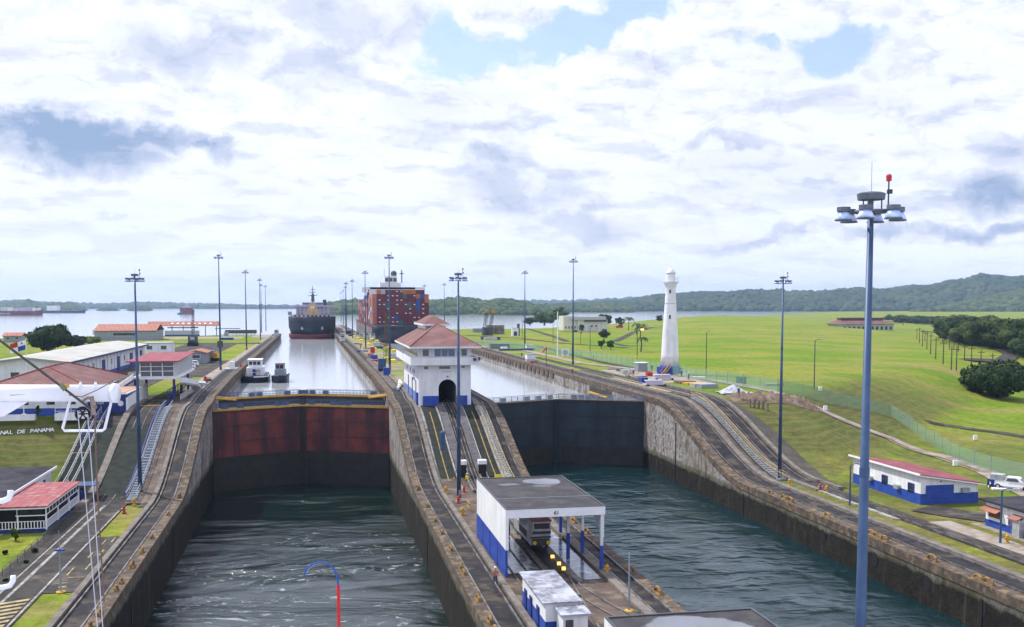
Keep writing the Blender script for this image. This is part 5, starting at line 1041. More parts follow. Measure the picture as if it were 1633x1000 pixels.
# hipped red house
h = bld('house', (-45, 174, ZU), 'white house with blue base band and large maroon hipped roof behind the white boom')
MB().box(-52, -37.6, 174.5, 202, ZU+.75, 13.0).build('wall', 'white', h); MB().box(-52.04, -37.56, 174.46, 202.04, ZU-.9, ZU+.74).build('blue_base_band', 'blue', h)
r = hip(MB(), -54, -36, 172, 204, 13.2, 16.3, -45, 182, 195).build('roof', 'tile', h); MB().box(-54.05, -35.95, 171.95, 204.05, 12.95, 13.18).build('eaves', 'white', r)
m = MB(); [m.tube(a, b, .14, n=5) for a, b in (((-54, 172, 13.25), (-45, 182, 16.35)), ((-36, 172, 13.25), (-45, 182, 16.35)), ((-36, 204, 13.25), (-45, 195, 16.35)), ((-45, 182, 16.35), (-45, 195, 16.35)))]; m.build('hip_cap', 'redroof', r)
windows(h, [(x, x+1.3, 10.5, 11.7) for x in (-50.5, -47.6, -43.6, -40.4)], ('y', 174.5)); 
t_ = thing('porch', (-39.5, 172.5, ZU), 'small white railed porch on the lawn edge below the house', 'porch'); MB().box(-41.5, -36.5, 170.6, 173.5, ZU-.9, ZU+.15).build('slab', 'white', t_)
m = MB(); 
for x in (-41.4, -39, -36.6): m.tube((x, 170.7, ZU), (x, 170.7, ZU+1.1), .05, n=4)
for z in (.6, 1.1): m.tube((-41.4, 170.7, ZU+z), (-36.6, 170.7, ZU+z), .05, n=4)
m.build('railing', 'cwhite', t_)
solo(MB().box(-56, -44.5, 170.8, 171.6, ZU-.8, ZU+.12), 'low_wall', 'white', 'low white retaining wall along the top of the lettered lawn', 'low wall')
solo(MB().lathe([(.35, 0), (.35, .12), (.07, .2), (.07, 1.8), (.3, 1.85), (.05, 2.0)], (0, 0, 0), 12), 'path_light', 'cwhite', 'white mushroom light on the low wall in front of the house', 'lamp').location = (-46.2, 171.2, ZU+.12)
# annex, blue with crest and terrace
a = bld('annex', (-33, 176, ZU), 'dark blue walled annex with terracotta terrace roof, ring window and white emblem')
MB().box(-37.5, -31.6, 176, 188, ZU-1.5, 11.9).build('wall', 'dblue', a)
MB().box(-37.7, -31.3, 175.8, 190, 11.9, 12.1).build('parapet_edge', 'white', a); MB().box(-37.5, -31.6, 176.2, 190, 12.11, 12.2).build('terrace_roof', mat('terrace_tile', (.42, .27, .2), (.36, .22, .16), .8, .9), a)
m = MB(); m.extx([(176, 8), (176, 11.3), (196, 12.2), (196, 8)], -31.58, -31.3); m.build('white_side_wall', 'white', a)
m = MB(); m.lathe([(.34, 0), (.46, 0), (.46, .12), (.34, .12)], (0, 0, 0), 16); m.v = [(x-32.4, 175.95-z, y+10.4) for x, y, z in m.v]; m.build('ring_window', 'white', a)
emb = MB(); 
for i in range(5): emb.box(-36.1+i*.22, -35.98+i*.22, 175.93, 175.99, 10.35, 10.65)
emb.box(-36.3, -34.9, 175.93, 175.99, 10.68, 10.75); emb.box(-35.62, -35.56, 175.92, 175.99, 10.1, 11.0); emb.build('emblem', 'silver', a)
text_mesh('AS', .9, .02, 'lettering', 'silver', a, (-38.3+.2, 175.9, 10.1), (math.pi/2, 0, 0)) if 0 else None
# raised glazed lookout
g = bld('lookout_building', (-29, 191, ZU), 'raised glazed lookout with red roof standing on blue posts beside the ramp')
MB().box(-33.2, -25.2, 190.6, 216.5, 13.3, 13.68).build('floor', 'white', g)
MB().add([(-33.9, 189.6, 16.45), (-24.9, 189.6, 16.45), (-24.9, 217, 16.9), (-33.9, 217, 16.9), (-33.9, 189.6, 16.65), (-24.9, 189.6, 16.65), (-24.9, 217, 17.1), (-33.9, 217, 17.1)], [(3, 2, 1, 0), (4, 5, 6, 7), (0, 1, 5, 4), (1, 2, 6, 5), (2, 3, 7, 6), (3, 0, 4, 7)]).build('roof', 'redroof', g)
MB().box(-31.6, -25.8, 191.3, 216, 13.68, 16.5).build('glazing', 'glass', g)
m = MB()
for x in (-31.7, -29.8, -27.8, -25.8): m.box(x-.1, x+.1, 190.9, 191.1, 13.68, 16.5)
for z in (13.7, 14.7, 15.55): m.box(-31.7, -25.7, 190.93, 191.07, z, z+.14)
m.build('window_frame', 'white', g)
MB().box(-25.7, -25.5, 191.3, 216, 13.68, 16.5).build('side_wall', 'white', g)
[MB().box(-25.48, -25.42, y, y+.25, 13.8, 16.3).build('side_louvre', 'grey', g) for y in np.arange(192, 216, 1.6)]
for x, y in ((-25.9, 191), (-25.9, 201), (-32.6, 191), (-25.9, 211), (-32.6, 203)): MB().box(x-.2, x+.2, y, y+.4, ZU-.4, 13.3).build('post', 'dblue', g)
def slope_rail(par, p, q, wd, nm, m1, m2):
    p, q = Vector(p), Vector(q); d = q-p; n_ = Vector((-d.y, d.x, 0)).normalized()*wd/2
    MB().add([p-n_, q-n_, q+n_, p+n_, p-n_+Vector((0, 0, .9)), q-n_+Vector((0, 0, .9)), q+n_+Vector((0, 0, .9)), p+n_+Vector((0, 0, .9))], [(3, 2, 1, 0), (4, 5, 6, 7), (0, 1, 5, 4), (1, 2, 6, 5), (2, 3, 7, 6), (3, 0, 4, 7)]).build(nm, m1, par)
    MB().add([p-n_*1.05+Vector((0, 0, -.35)), q-n_*1.05+Vector((0, 0, -.35)), q+n_*1.05+Vector((0, 0, -.35)), p+n_*1.05+Vector((0, 0, -.35)), p-n_*1.05, q-n_*1.05, q+n_*1.05, p+n_*1.05], [(3, 2, 1, 0), (4, 5, 6, 7), (0, 1, 5, 4), (1, 2, 6, 5), (2, 3, 7, 6), (3, 0, 4, 7)]).build('stringer', m2, par)
t_ = thing('access_stair', (-37, 190.6, 10), 'white sided stair flight rising left to right up to the red roofed lookout', 'stairway'); slope_rail(t_, (-37.4, 189.5, 10.2), (-32.8, 190.4, 13.4), 1.0, 'side_panel', 'white', 'dblue')
MB().box(-33.6, -31.8, 189.9, 190.6, 13.2, 13.4).build('landing', 'dblue', t_)
m = MB(); [m.tube((-33.6, 189.9, z), (-31.7, 189.9, z), .05, n=4) for z in (13.8, 14.2, 14.55)]; m.build('railing', 'cwhite', t_)
t_ = thing('access_stair', (-24.8, 194, 10), 'white panelled stair flight descending away from the right side of the lookout', 'stairway'); slope_rail(t_, (-24.4, 191.5, 12.6), (-24.4, 212, 10.6), 1.0, 'side_panel', 'white', 'grey')
def fence_y(name, x, y0, y1, z, h, n, label, m1, rails_=2, post=.06):
    t_ = thing(name, (x, y0, z), label, 'fence'); m = MB()
    for i in range(n+1): y = y0+(y1-y0)*i/n; MB().tube((x, y, z), (x, y, z+h), post, n=4).build('post', m1, t_)
    for k in range(rails_): m.tube((x, y0, z+h*(k+1)/rails_), (x, y1, z+h*(k+1)/rails_), post*.9, n=4)
    m.build('top_rail', m1, t_); return t_
fence_y('railing', -26.6, 188, 222, ZU, 2.3, 16, 'dark blue picket railing under the lookout beside the channel top', 'dblue', 2, .09)
fence_y('railing', -24.9, 192, 210, ZU, 1.1, 10, 'white mesh railing at the top of the left ramp', 'cwhite', 3)
for i, y in enumerate((216, 226, 238)):
    solo(MB().ob((-24.9, y, ZU+.45), (1.7, 4.5, .9), .1), 'pipe_stack', ['path', 'tarp', 'earth'][i], ['tan heap of timber', 'white covered heap', 'brown heap of planks'][i]+' beside the top of the left lock wall', 'heap')
solo(MB().lathe([(.3, 0), (.3, .7), (.2, .9)], (-24.6, 231, ZU+.9), 10), 'red_drum', 'red', 'small red drum standing on the heaps by the left wall', 'drum')
# vehicles -----------------------------------------------------------------
def car(name, label, loc, rz, paint='cwhite', pickup=False, L=4.7, canopyc=None):
    t_ = thing(name, loc, label, 'pickup truck' if pickup else 'car', None, rz); W_ = 1.85
    def B(m, nm, mt, par=t_, sm_=False): return m.build(nm, mt, par, sm_, world=False)
    prof = [(-L/2, .45), (-L/2, .95), (-L/2+.1, 1.05), (-L*.22, 1.12), (-L*.10, 1.72), (L*.42, 1.74), (L/2-.05, 1.15), (L/2, .9), (L/2, .45)] if not pickup else [(-L/2, .5), (-L/2, 1.0), (-L*.27, 1.15), (-L*.16, 1.75), (L*.12, 1.76), (L*.17, 1.2), (L/2, 1.2), (L/2, .5)]
    b = MB(); n = len(prof); b.add([(-W_/2*(1 if z < 1.2 else .86), x, z) for x, z in prof]+[(W_/2*(1 if z < 1.2 else .86), x, z) for x, z in prof], [tuple(range(n-1, -1, -1)), tuple(range(n, 2*n))]+[(i, (i+1) % n, n+(i+1) % n, n+i) for i in range(n)]); B(b, 'body', paint)
    g = MB(); e = .012; w8 = W_/2*.88
    y0_, y1_ = (-L*.10, L*.38) if not pickup else (-L*.13, L*.10)
    for s_ in (-1, 1): g.add([(s_*(W_/2*.965+e), y0_-.3, 1.2), (s_*(W_/2*.965+e), y1_+.12, 1.2), (s_*(w8+e*2), y1_-.02, 1.62), (s_*(w8+e*2), y0_+.08, 1.62)], [(0, 1, 2, 3)])
    B(g, 'side_windows', 'glass'); g = MB(); ya, yb = (-L*.22, -L*.10) if not pickup else (-L*.27, -L*.16)
    g.add([(-W_*.42, ya+.04, 1.2), (W_*.42, ya+.04, 1.2), (W_*.37, yb-.03, 1.66), (-W_*.37, yb-.03, 1.66)], [(0, 1, 2, 3)]); g.v = [(x, y-.03, z+.02) for x, y, z in g.v]; B(g, 'windscreen', 'glass')
    for sx_ in (-1, 1):
        for yy in (-L*.32, L*.31): wv = MB().tube((sx_*(W_/2-.2), yy, .36), (sx_*(W_/2+.03), yy, .36), .36, n=14); q = B(wv, 'wheel', 'black'); B(MB().tube((sx_*(W_/2-.1), yy, .36), (sx_*(W_/2+.045), yy, .36), .19, n=10), 'rim', 'silver', q)
        B(MB().ob((sx_*W_*.36, -L/2-.01, .85), (.36, .06, .2)), 'headlight', 'silver')
    B(MB().ob((0, -L/2-.02, .62), (W_*.9, .08, .18)), 'bumper', 'dgrey')
    if canopyc: B(MB().box(-W_*.46, W_*.46, L*.19, L*.49, 1.2, 2.0), 'cargo_cap', canopyc)
    return t_
car('parked_car', 'silver white car parked furthest back by the small red gabled house', at(303, 585, ZU), -1.2)
car('parked_car', 'white car parked nearest the lookout building, partly hidden by it', at(291, 592, ZU), -1.1); car('parked_car', 'white car parked between the two others below the red roofed lookout', at(297, 589, ZU)+Vector((0, 0, 0)), -1.15)
car('pickup_truck', 'white crew cab pickup with a load bed cap at the right edge of the photo', at(1622, 783, 0)+Vector((0, 1.0, .12)), .75, pickup=True, L=5.8, canopyc='tarp')
# yard buildings
def box_house(px, py, z, w_, d_, h_, label, wallm='white', roofm='terra', rh=1.2, gab='y', name='building', base='blue', rz=None, wins=2, cat='building'):
    p = at(px, py, z); t_ = thing(name, p, label, cat); x0, x1, y0, y1 = p.x-w_/2, p.x+w_/2, p.y, p.y+d_
    m = MB(); xm = p.x
    if gab == 'y': m.exty([(x0, z), (x0, z+h_), (xm, z+h_+rh-.2), (x1, z+h_), (x1, z)][::-1], y0, y1); m.build('wall', wallm, t_); gable_y(t_, x0, x1, y0, y1, z+h_+.1, z+h_+rh, roofm)
    elif gab == 'x': m.box(x0, x1, y0, y1, z, z+h_); m.build('wall', wallm, t_); gable_x(t_, x0, x1, y0, y1, z+h_+.1, z+h_+rh, roofm)
    else: m.box(x0, x1, y0, y1, z, z+h_); m.build('wall', wallm, t_); MB().box(x0-.2, x1+.2, y0-.2, y1+.2, z+h_, z+h_+.2).build('roof', roofm, t_)
    if base: MB().box(x0-.03, x1+.03, y0-.03, y1+.03, z, z+h_*.28).build('base_band', base, t_)
    if wins: windows(t_, [(x0+w_*(i+.3)/wins, x0+w_*(i+.7)/wins, z+h_*.5, z+h_*.8) for i in range(wins)], ('y', y0))
    return t_
box_house(313, 580, ZU, 5.6, 14, 3.2, 'small pale blue house with red gabled roof beside the parked cars', 'grey', 'terra', .9, 'y', wins=1, base=None)
box_house(332, 576, ZU, 3.0, 3, 3.0, 'white kiosk with bright blue top beside the small red gabled house', 'white', 'floatblue', 0, 'f', 'kiosk', base=None, wins=1, cat='kiosk'); p = at(332, 576, ZU); solo(MB().box(p.x-1.55, p.x+1.55, p.y-.1, p.y+3, ZU+1.7, ZU+2.95), 'banner_panel', 'floatblue', 'bright blue panel around the top of the white kiosk', 'panel')
p = at(342, 576, ZU); t_ = thing('excavator', p, 'small yellow brown digger parked right of the blue kiosk', 'digger'); MB().ob(p+Vector((0, 1, 1.9)), (2.2, 2.4, 1.5)).build('cab', 'yellow', t_); MB().ob(p+Vector((0, 1, .5)), (2.6, 3.0, .9)).build('crawler_tracks', 'black', t_); MB().path([p+Vector((.6, 0, 1.6)), p+Vector((1.0, -2, 3.2)), p+Vector((1.2, -3.4, 1.2))], .16, 5).build('arm', 'yellow', t_)
box_house(250, 567, ZU, 9.5, 10, 4.3, 'plain white flat roofed block behind the warehouse end', 'white', 'greyroof', 0, 'f', base=None)
box_house(200, 543, ZU, 29, 26, 4.8, 'low grey walled hall with long terracotta hipped roof near the lake shore', 'grey', 'terra', 3.2, 'x', base=None, wins=1)
t_ = box_house(20, 546, ZU, 8, 8, 3.0, 'tiny terracotta roofed gatehouse left of the big dark tree', 'grey', 'terra', 1.6, 'x', base=None)
box_house(165, 530+4, ZU, 12, 6, 2.6, 'pale low hut behind the grey hall at the lake shore', 'silver', 'greyroof', 0, 'f', base=None, wins=0)
p = at(292, 536, ZU); t_ = thing('open_shed', p, 'long open sided shed with terracotta roof above a white and blue wall by the lake', 'shed'); L_ = 39
MB().extx([(p.y, ZU+6.0), (p.y+5, ZU+8.3), (p.y+10, ZU+6.0), (p.y+10, ZU+5.7), (p.y+5, ZU+7.9), (p.y, ZU+5.7)][::-1], p.x-L_/2, p.x+L_/2).build('roof', 'terra', t_)
for i in range(7): 
    MB().box(p.x-L_/2+1+i*6.1, p.x-L_/2+1.4+i*6.1, p.y+1, p.y+1.4, ZU, ZU+5.8).build('post', 'dgrey', t_)
for i in range(8): MB().ob((p.x-6+i*3, p.y+2.2, ZU+7.18), (1.3, 1.3, .15), 0, ('X', .43)).build('skylight', 'cwhite', t_)
MB().box(p.x-10, p.x+9, p.y-.2, p.y+.1, ZU+.8, ZU+3.2).build('back_wall', 'silver', t_); MB().box(p.x-10.05, p.x+9.05, p.y-.25, p.y+.15, ZU, ZU+.78).build('wall_base', 'blue', t_); MB().box(p.x-9, p.x+8, p.y+4, p.y+4.4, ZU+4.4, ZU+5.0).build('beam', 'dgrey', t_)
# mobile crane on the lawn
def lattice(mb, a, b, w0, w1, n=10, r=.07):
    a, b = Vector(a), Vector(b); d = (b-a).normalized(); u = d.orthogonal().normalized(); v = d.cross(u); P = []
    for i in range(n+1): c = a.lerp(b, i/n); w = w0+(w1-w0)*i/n; P.append([c+u*w+v*w, c+u*w-v*w, c-u*w-v*w, c-u*w+v*w])
    for i in range(n):
        for k in range(4): mb.tube(P[i][k], P[i+1][k], r, n=4); mb.tube(P[i][k], P[i+1][(k+1) % 4], r*.6, n=4)
    return mb
p = at(308, 552, ZU); t_ = thing('crawler_crane', p, 'dark crawler crane on the left lawn with its boom pointing straight up', 'crane')
MB().ob(p+Vector((0, 0, .8)), (4.2, 5.5, 1.6)).build('crawler_tracks', 'black', t_); MB().ob(p+Vector((0, 0, 3.0)), (3.6, 4.5, 2.6)).build('cab', 'dgrey', t_); MB().ob(p+Vector((0, -2.3, 3.4)), (1.8, .1, 1.2)).build('window', 'silver', t_)
lattice(MB(), p+Vector((0, -1, 4)), p+Vector((.6, -2, 15.6)), .45, .3, 9, .09).build('boom', 'dgrey', t_)
p = at(361, 542, ZU); t_ = thing('white_hut', p, 'white and blue hut on the upper left lawn between two light masts', 'hut'); MB().box(p.x-3.2, p.x+3.2, p.y, p.y+4, ZU+1, ZU+3).build('wall', 'white', t_); MB().box(p.x-3.3, p.x+3.3, p.y-.1, p.y+4.1, ZU, ZU+.98).build('blue_base', 'dblue', t_); MB().box(p.x-1, p.x+1, p.y-.2, p.y+2, ZU+2, ZU+4).build('tower_cabin', 'grey', t_)
p = at(374, 590, ZU); t_ = thing('white_hut', p, 'white cabinet on a pale slab between the nearest upper left mast and the left wall', 'hut'); MB().box(p.x-2.6, p.x+.6, p.y-1, p.y+5, ZU+.05, ZU+.4).build('slab', 'silver', t_); MB().box(p.x-1.3, p.x-.1, p.y+.5, p.y+2.5, ZU+.4, ZU+2.2).build('cabinet', 'white', t_)
solo(MB().lathe([(.25, 0), (.25, .8), (.3, .85), (.1, 1.2)], at(384, 586, ZU), 10), 'hydrant', 'red', 'red hydrant beside the white cabinet by the upper left wall', 'hydrant')
p = at(386, 533, ZU-3.5); t_ = thing('pier_structure', p, 'dark timber pier structure at the far end of the upper left wall', 'pier'); MB().box(p.x-12, p.x+10, p.y, p.y+8, ZU-3, ZU-.5).build('deck', 'wood', t_)
m = MB(); [m.box(p.x-12+i*2.6, p.x-11.6+i*2.6, p.y-.3, p.y-.01, ZLK-1, ZU-3) for i in range(9)]; m.build('piles', 'dgrey', t_); MB().box(p.x-20, p.x-2, p.y+9, p.y+10, ZU+.2, ZU+.7).build('gantry_beam', 'dgrey', t_)
def mini_loco(px, py, label, rz=0, z=ZU, col_='silver', s=1.):
    p = at(px, py, z)+Vector((0, 0, .3)); t_ = thing('towing_locomotive', p, label, 'locomotive', 'towing locomotives on the far tracks')
    MB().ob(p+Vector((0, 0, .9)), (2.4*s, 9, 1.6)).build('body', col_, t_); 
    for dy in (-3.6, 3.6): MB().ob(p+Vector((0, dy, 2.3)), (2.1*s, 1.9, 1.4)).build('cab', col_, t_); MB().ob(p+Vector((0, dy, 3.1)), (2.2*s, 2.0, .12)).build('cab_roof', 'dblue', t_)
    MB().ob(p+Vector((0, -4.6, 2.4)), (1.5, .1, .7)).build('cab_window', 'glass', t_); return t_
for px, py, lab in ((441, 536, 'silver towing locomotive at the far end of the left wall'), (546, 545, 'towing locomotive on the central wall nearest the bulk carrier bow'), (570, 540, 'silver locomotive between the two ships on the central wall'),
                    (584, 541, 'locomotive close under the container ship side'), (594, 542, 'rightmost locomotive under the container ship bow')): mini_loco(px, py, lab)
# equipment on the central upper wall
def drum(px, py, col_, label, r=.75, h=.9): solo(MB().lathe([(r*.9, 0), (r, .1), (r, h*.9), (r*.7, h), (.08, h+.12)], at(px, py, ZU), 12), 'buoy_drum', col_, label, 'drum', 'yellow drums on the central wall')
for i, (px, py) in enumerate(((566, 538), (571, 541), (577, 545), (593, 543), (601, 546), (589, 551), (597, 559), (618, 557), (628, 562), (617, 575), (627, 579))): drum(px, py, 'byellow', ORD[i]+' yellow drum on the central wall, counted from the far end', 1.0, 1.1)
def clutter(px, py, col_, dims, label, name='equipment_box', rz=.1): p = at(px, py, ZU); solo(MB().ob(p+Vector((0, 0, dims[2]/2)), dims, rz), name, col_, label, 'equipment box')
for px, py, c, d, l in ((596, 573, 'blue', (2.2, 2.2, 1.4), 'blue box beside the orange machine'), (591, 571, 'terra', (1.8, 2.5, 1.6), 'orange machine left of the blue box'), (594, 563, 'red', (1.4, 2, 2.2), 'tall orange red machine behind the blue box'), (578, 561, 'dblue', (4, 2, .5), 'flat blue plate left of the orange machine'),
                        (598, 577, 'red', (1.6, 1.6, .7), 'low red crate in front of the blue box'), (600, 552, 'silver', (3, 3, 1.6), 'pale grey cabinet between yellow drums'), (604, 556, 'dgrey', (3, 3, 1.0), 'dark skid in front of the pale cabinet'), (630, 575, 'silver', (3, 3, 2.4), 'pale kiosk left of the control house balcony'),
                        (569, 549, 'wood', (1.4, 8, .5), 'stack of brown timber on the far central wall'), (585, 557, 'path', (2.4, 5, .6), 'tan pallet heap on the central wall'), (560, 536, 'wood', (3, 6, 1.2), 'brown shed like heap at the far central wall'), (556, 533, 'dblue', (3, 6, 2.2), 'dark blue far cabinet on the central wall'), (575, 551, 'red', (1, 1, .9), 'small red box on the central wall lawn')): clutter(px, py, c, d, l)
p = at(612, 592, ZU); t_ = thing('mobile_crane', p, 'small blue grey lattice crane standing beside the mast on the central wall', 'crane'); MB().ob(p+Vector((-.5, 0, 1.8)), (2.0, 3.2, 3.2)).build('cab', 'poleblue', t_); MB().ob(p+Vector((0, 0, .4)), (2.6, 4, .8)).build('crawler_tracks', 'black', t_); lattice(MB(), p+Vector((.6, 0, 2)), p+Vector((.9, 2, 15.5)), .45, .25, 10, .07).build('boom', mat('brown_lattice', (.13, .09, .04)), t_)
solo(MB().ob(at(617, 599, ZU)+Vector((0, 0, 1)), (1.7, 1.6, 2.0)), 'electrical_cabinet', 'blue', 'blue cabinet with white edge at the foot of the central wall mast', 'cabinet')
tag(MB().box(15.2, 16.6, 210, 330, ZU+.02, ZU+.12).build('track_slab', 'apron'), kind='structure')
tag(MB().strip(clipy(212, 640), off(eC, 4.4), lambda y: (eC(y)+eD(y))/2+2.5, ZU, .09, .1).build('worn_apron', mat('worn_apron', (.28, .24, .17), (.17, .15, .06), .2, .9, c3=(.14, .18, .03), s3=.1)), kind='structure')
# pavilion and black roof building
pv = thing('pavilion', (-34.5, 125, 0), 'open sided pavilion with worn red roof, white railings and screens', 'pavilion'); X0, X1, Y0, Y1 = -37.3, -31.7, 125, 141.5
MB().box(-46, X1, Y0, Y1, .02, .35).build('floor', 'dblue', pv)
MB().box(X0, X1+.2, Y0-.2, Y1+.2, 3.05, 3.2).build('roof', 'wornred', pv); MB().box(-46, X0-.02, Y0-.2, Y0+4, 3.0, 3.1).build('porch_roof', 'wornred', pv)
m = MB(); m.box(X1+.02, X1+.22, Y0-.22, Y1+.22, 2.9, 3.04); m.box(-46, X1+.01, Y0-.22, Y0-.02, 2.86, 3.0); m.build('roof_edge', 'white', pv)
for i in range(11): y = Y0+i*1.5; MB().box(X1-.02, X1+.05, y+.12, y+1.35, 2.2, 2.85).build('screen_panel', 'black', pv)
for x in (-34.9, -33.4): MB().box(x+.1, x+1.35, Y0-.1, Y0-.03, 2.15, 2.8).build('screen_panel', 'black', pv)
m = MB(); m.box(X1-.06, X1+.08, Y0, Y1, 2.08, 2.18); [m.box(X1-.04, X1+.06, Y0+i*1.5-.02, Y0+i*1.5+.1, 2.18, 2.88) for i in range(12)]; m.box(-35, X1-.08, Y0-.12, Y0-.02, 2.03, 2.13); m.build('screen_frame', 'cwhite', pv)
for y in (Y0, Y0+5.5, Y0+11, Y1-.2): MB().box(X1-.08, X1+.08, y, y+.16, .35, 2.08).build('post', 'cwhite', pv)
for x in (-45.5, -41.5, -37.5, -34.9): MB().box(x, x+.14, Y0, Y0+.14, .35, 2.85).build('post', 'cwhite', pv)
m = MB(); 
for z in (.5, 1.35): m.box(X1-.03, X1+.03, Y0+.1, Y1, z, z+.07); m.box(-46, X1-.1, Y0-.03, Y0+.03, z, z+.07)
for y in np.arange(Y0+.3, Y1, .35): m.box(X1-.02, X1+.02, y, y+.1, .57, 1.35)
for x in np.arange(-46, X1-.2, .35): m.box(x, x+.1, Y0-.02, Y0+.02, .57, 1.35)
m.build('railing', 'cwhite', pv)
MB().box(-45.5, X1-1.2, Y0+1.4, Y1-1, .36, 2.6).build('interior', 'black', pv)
for i in range(6): solo(MB().ob((-34.8+i*.05, Y0+2+i*2.5, .75), (.9, .9, .75)), 'cafe_table', 'wood', ORD[i]+' dark table inside the pavilion, counted from the front', 'table') if i < 0 else None
bb = thing('office_building', (-45, 141, 0), 'low building with black felt roof and white wall behind the red pavilion', 'building'); q = at(90, 743, 3.6)
MB().box(-70, q.x-.6, 124, q.y-.3, 0, 3.3).build('wall', 'white', bb); r = MB().box(-70, q.x, 123.6, q.y, 3.35, 3.6).build('roof', 'blackroof', bb); MB().box(q.x-.02, q.x+.1, 123.6, q.y, 3.3, 3.62).build('roof_edge', 'cwhite', r)
windows(bb, [(143.5, 145, 1, 2.4), (148, 149.4, 1, 2.4)], ('x', q.x-.6, 1), 'bglass'); MB().lathe([(.3, 0), (.3, .3), (.4, .35), (.05, .5)], (-44.5, 148, 3.6), 10).build('roof_vent', 'cwhite', r)
# ================================================================ right bank buildings
rb = thing('workshop', (83.5, 121, 0), 'white workshop with blue base, blue door and sloping maroon roof on the right bank', 'building')
x0, x1, y0, y1 = 79.1, 87.7, 120.3, 137.5
m = MB(); m.exty([(x0, -.2), (x0, 4.05), (x1, 2.75), (x1, -.2)][::-1], y0, y1); m.build('wall', 'white', rb)
r = MB(); r.exty([(x0-.5, 4.22), (x1+.7, 2.72), (x1+.7, 2.62), (x0-.5, 4.12)][::-1], y0-.6, y1+.5); r = r.build('roof', 'redroof', rb); MB().exty([(x0-.55, 4.11), (x1+.75, 2.61), (x1+.75, 2.45), (x0-.55, 3.95)][::-1], y0-.62, y0-.5).build('fascia', 'cwhite', r); MB().box(x0-.62, x0-.5, y0-.6, y1+.5, 4.0, 4.25).build('gutter', 'cwhite', r)
m = MB(); m.box(x0-.04, x0-.003, y0-.04, y1, 0, 1.45); m.box(x0-.003, x1+.04, y0-.04, y0-.003, 0, 1.45); m.build('blue_base_band', 'blue', rb)
dd = MB().box(x0+.75, x0+4.9, y0-.09, y0-.045, .05, 2.6).build('door', 'blue', rb); m = MB(); [m.box(x0+.75, x0+4.9, y0-.1, y0-.091, .3+.45*i, .33+.45*i) for i in range(5)]; m.build('door_seams', 'dblue', dd)
windows(rb, [(y, y+1.3, 1.3, 2.5) for y in (121.8, 128.3, 133.8)], ('x', x0, -1), frame='blue')
for y in (125.0, 132.0): q = MB().box(x0-.5, x0-.05, y, y+1.0, 1.25, 1.85).build('air_conditioner', 'silver', rb)
MB().box(x1-2.6, x1-1.5, y0-.45, y0-.05, 1.45, 2.1).build('air_conditioner', 'floatblue' if 0 else 'grey', rb); MB().lathe([(.12, 0), (.12, .1)], (x0+2.9, y0-.1, 3.0), 10).build('wall_lamp', 'dgrey', rb)
MB().box(x1+.05, x1+.35, y0+.4, y0+.8, 0, .8).build('white_pot', 'cwhite', rb)
gh = thing('guard_hut', (81, 103, 0), 'small white and blue guard hut with dark roof and red awnings at the right edge', 'hut')
MB().box(79.2, 84.5, 95, 107.0, 0, 3.1).build('wall', 'white', gh); MB().box(78.6, 85.2, 94.5, 107.8, 3.12, 3.35).build('roof', 'blackroof', gh)
MB().box(79.16, 79.2, 94.98, 107.02, 0, .95).build('blue_base_band', 'blue', gh); MB().box(78.0, 79.15, 95, 108.2, .02, .12).build('slab', 'path', gh)
def awn(y0_, y1_, z_): MB().add([(79.2, y0_, z_), (79.2, y1_, z_), (78.3, y1_, z_-.4), (78.3, y0_, z_-.4), (79.2, y0_, z_-.12), (79.2, y1_, z_-.12), (78.3, y1_, z_-.5), (78.3, y0_, z_-.5)], [(0, 1, 2, 3), (7, 6, 5, 4), (2, 3, 7, 6), (0, 3, 7, 4), (1, 2, 6, 5)]).build('awning', 'terra', gh)
awn(104.0, 107.1, 2.6); awn(100.4, 102.1, 2.5); MB().box(79.12, 79.18, 104.3, 106.4, 1.35, 2.35).build('shutter', mat('brown_shutter', (.14, .06, .04)), gh); windows(gh, [(101.6, 102.8, 1.1, 2.1)], ('x', 79.2, -1), 'bglass', frame='redroof')
MB().box(78.5, 79.15, 100.2, 101.4, .1, 2.1).build('water_tank', 'silver', gh); MB().box(79.1, 79.2, 99.5, 99.8, 0, 3.1).build('down_pipe', 'tile', gh); MB().box(78.95, 79.1, 102.9, 103.2, 2.75, 3.1).build('roof_bracket', 'cwhite', gh)
t_ = thing('utility_cart', gp(1583, 779), 'small dark blue utility cart beside the white pickup', 'cart'); c = WO[t_.name]; MB().ob(c+Vector((0, 0, .9)), (1.3, 1.0, .9), .4).build('body', 'dblue', t_); MB().ob(c+Vector((.6, .2, 1.2)), (.5, .6, .7), .4).build('engine', 'silver', t_)
for s_ in (-.5, .5): MB().tube(c+Vector((s_, -.5, .35)), c+Vector((s_, -.3, .35)), .35, n=12).build('wheel', 'black', t_)
solo(MB().ob(gp(1603, 781)+Vector((0, 0, .15)), (4, 2.6, .25), -.4), 'white_board', 'cwhite', 'white board lying on the ground in front of the pickup', 'board')
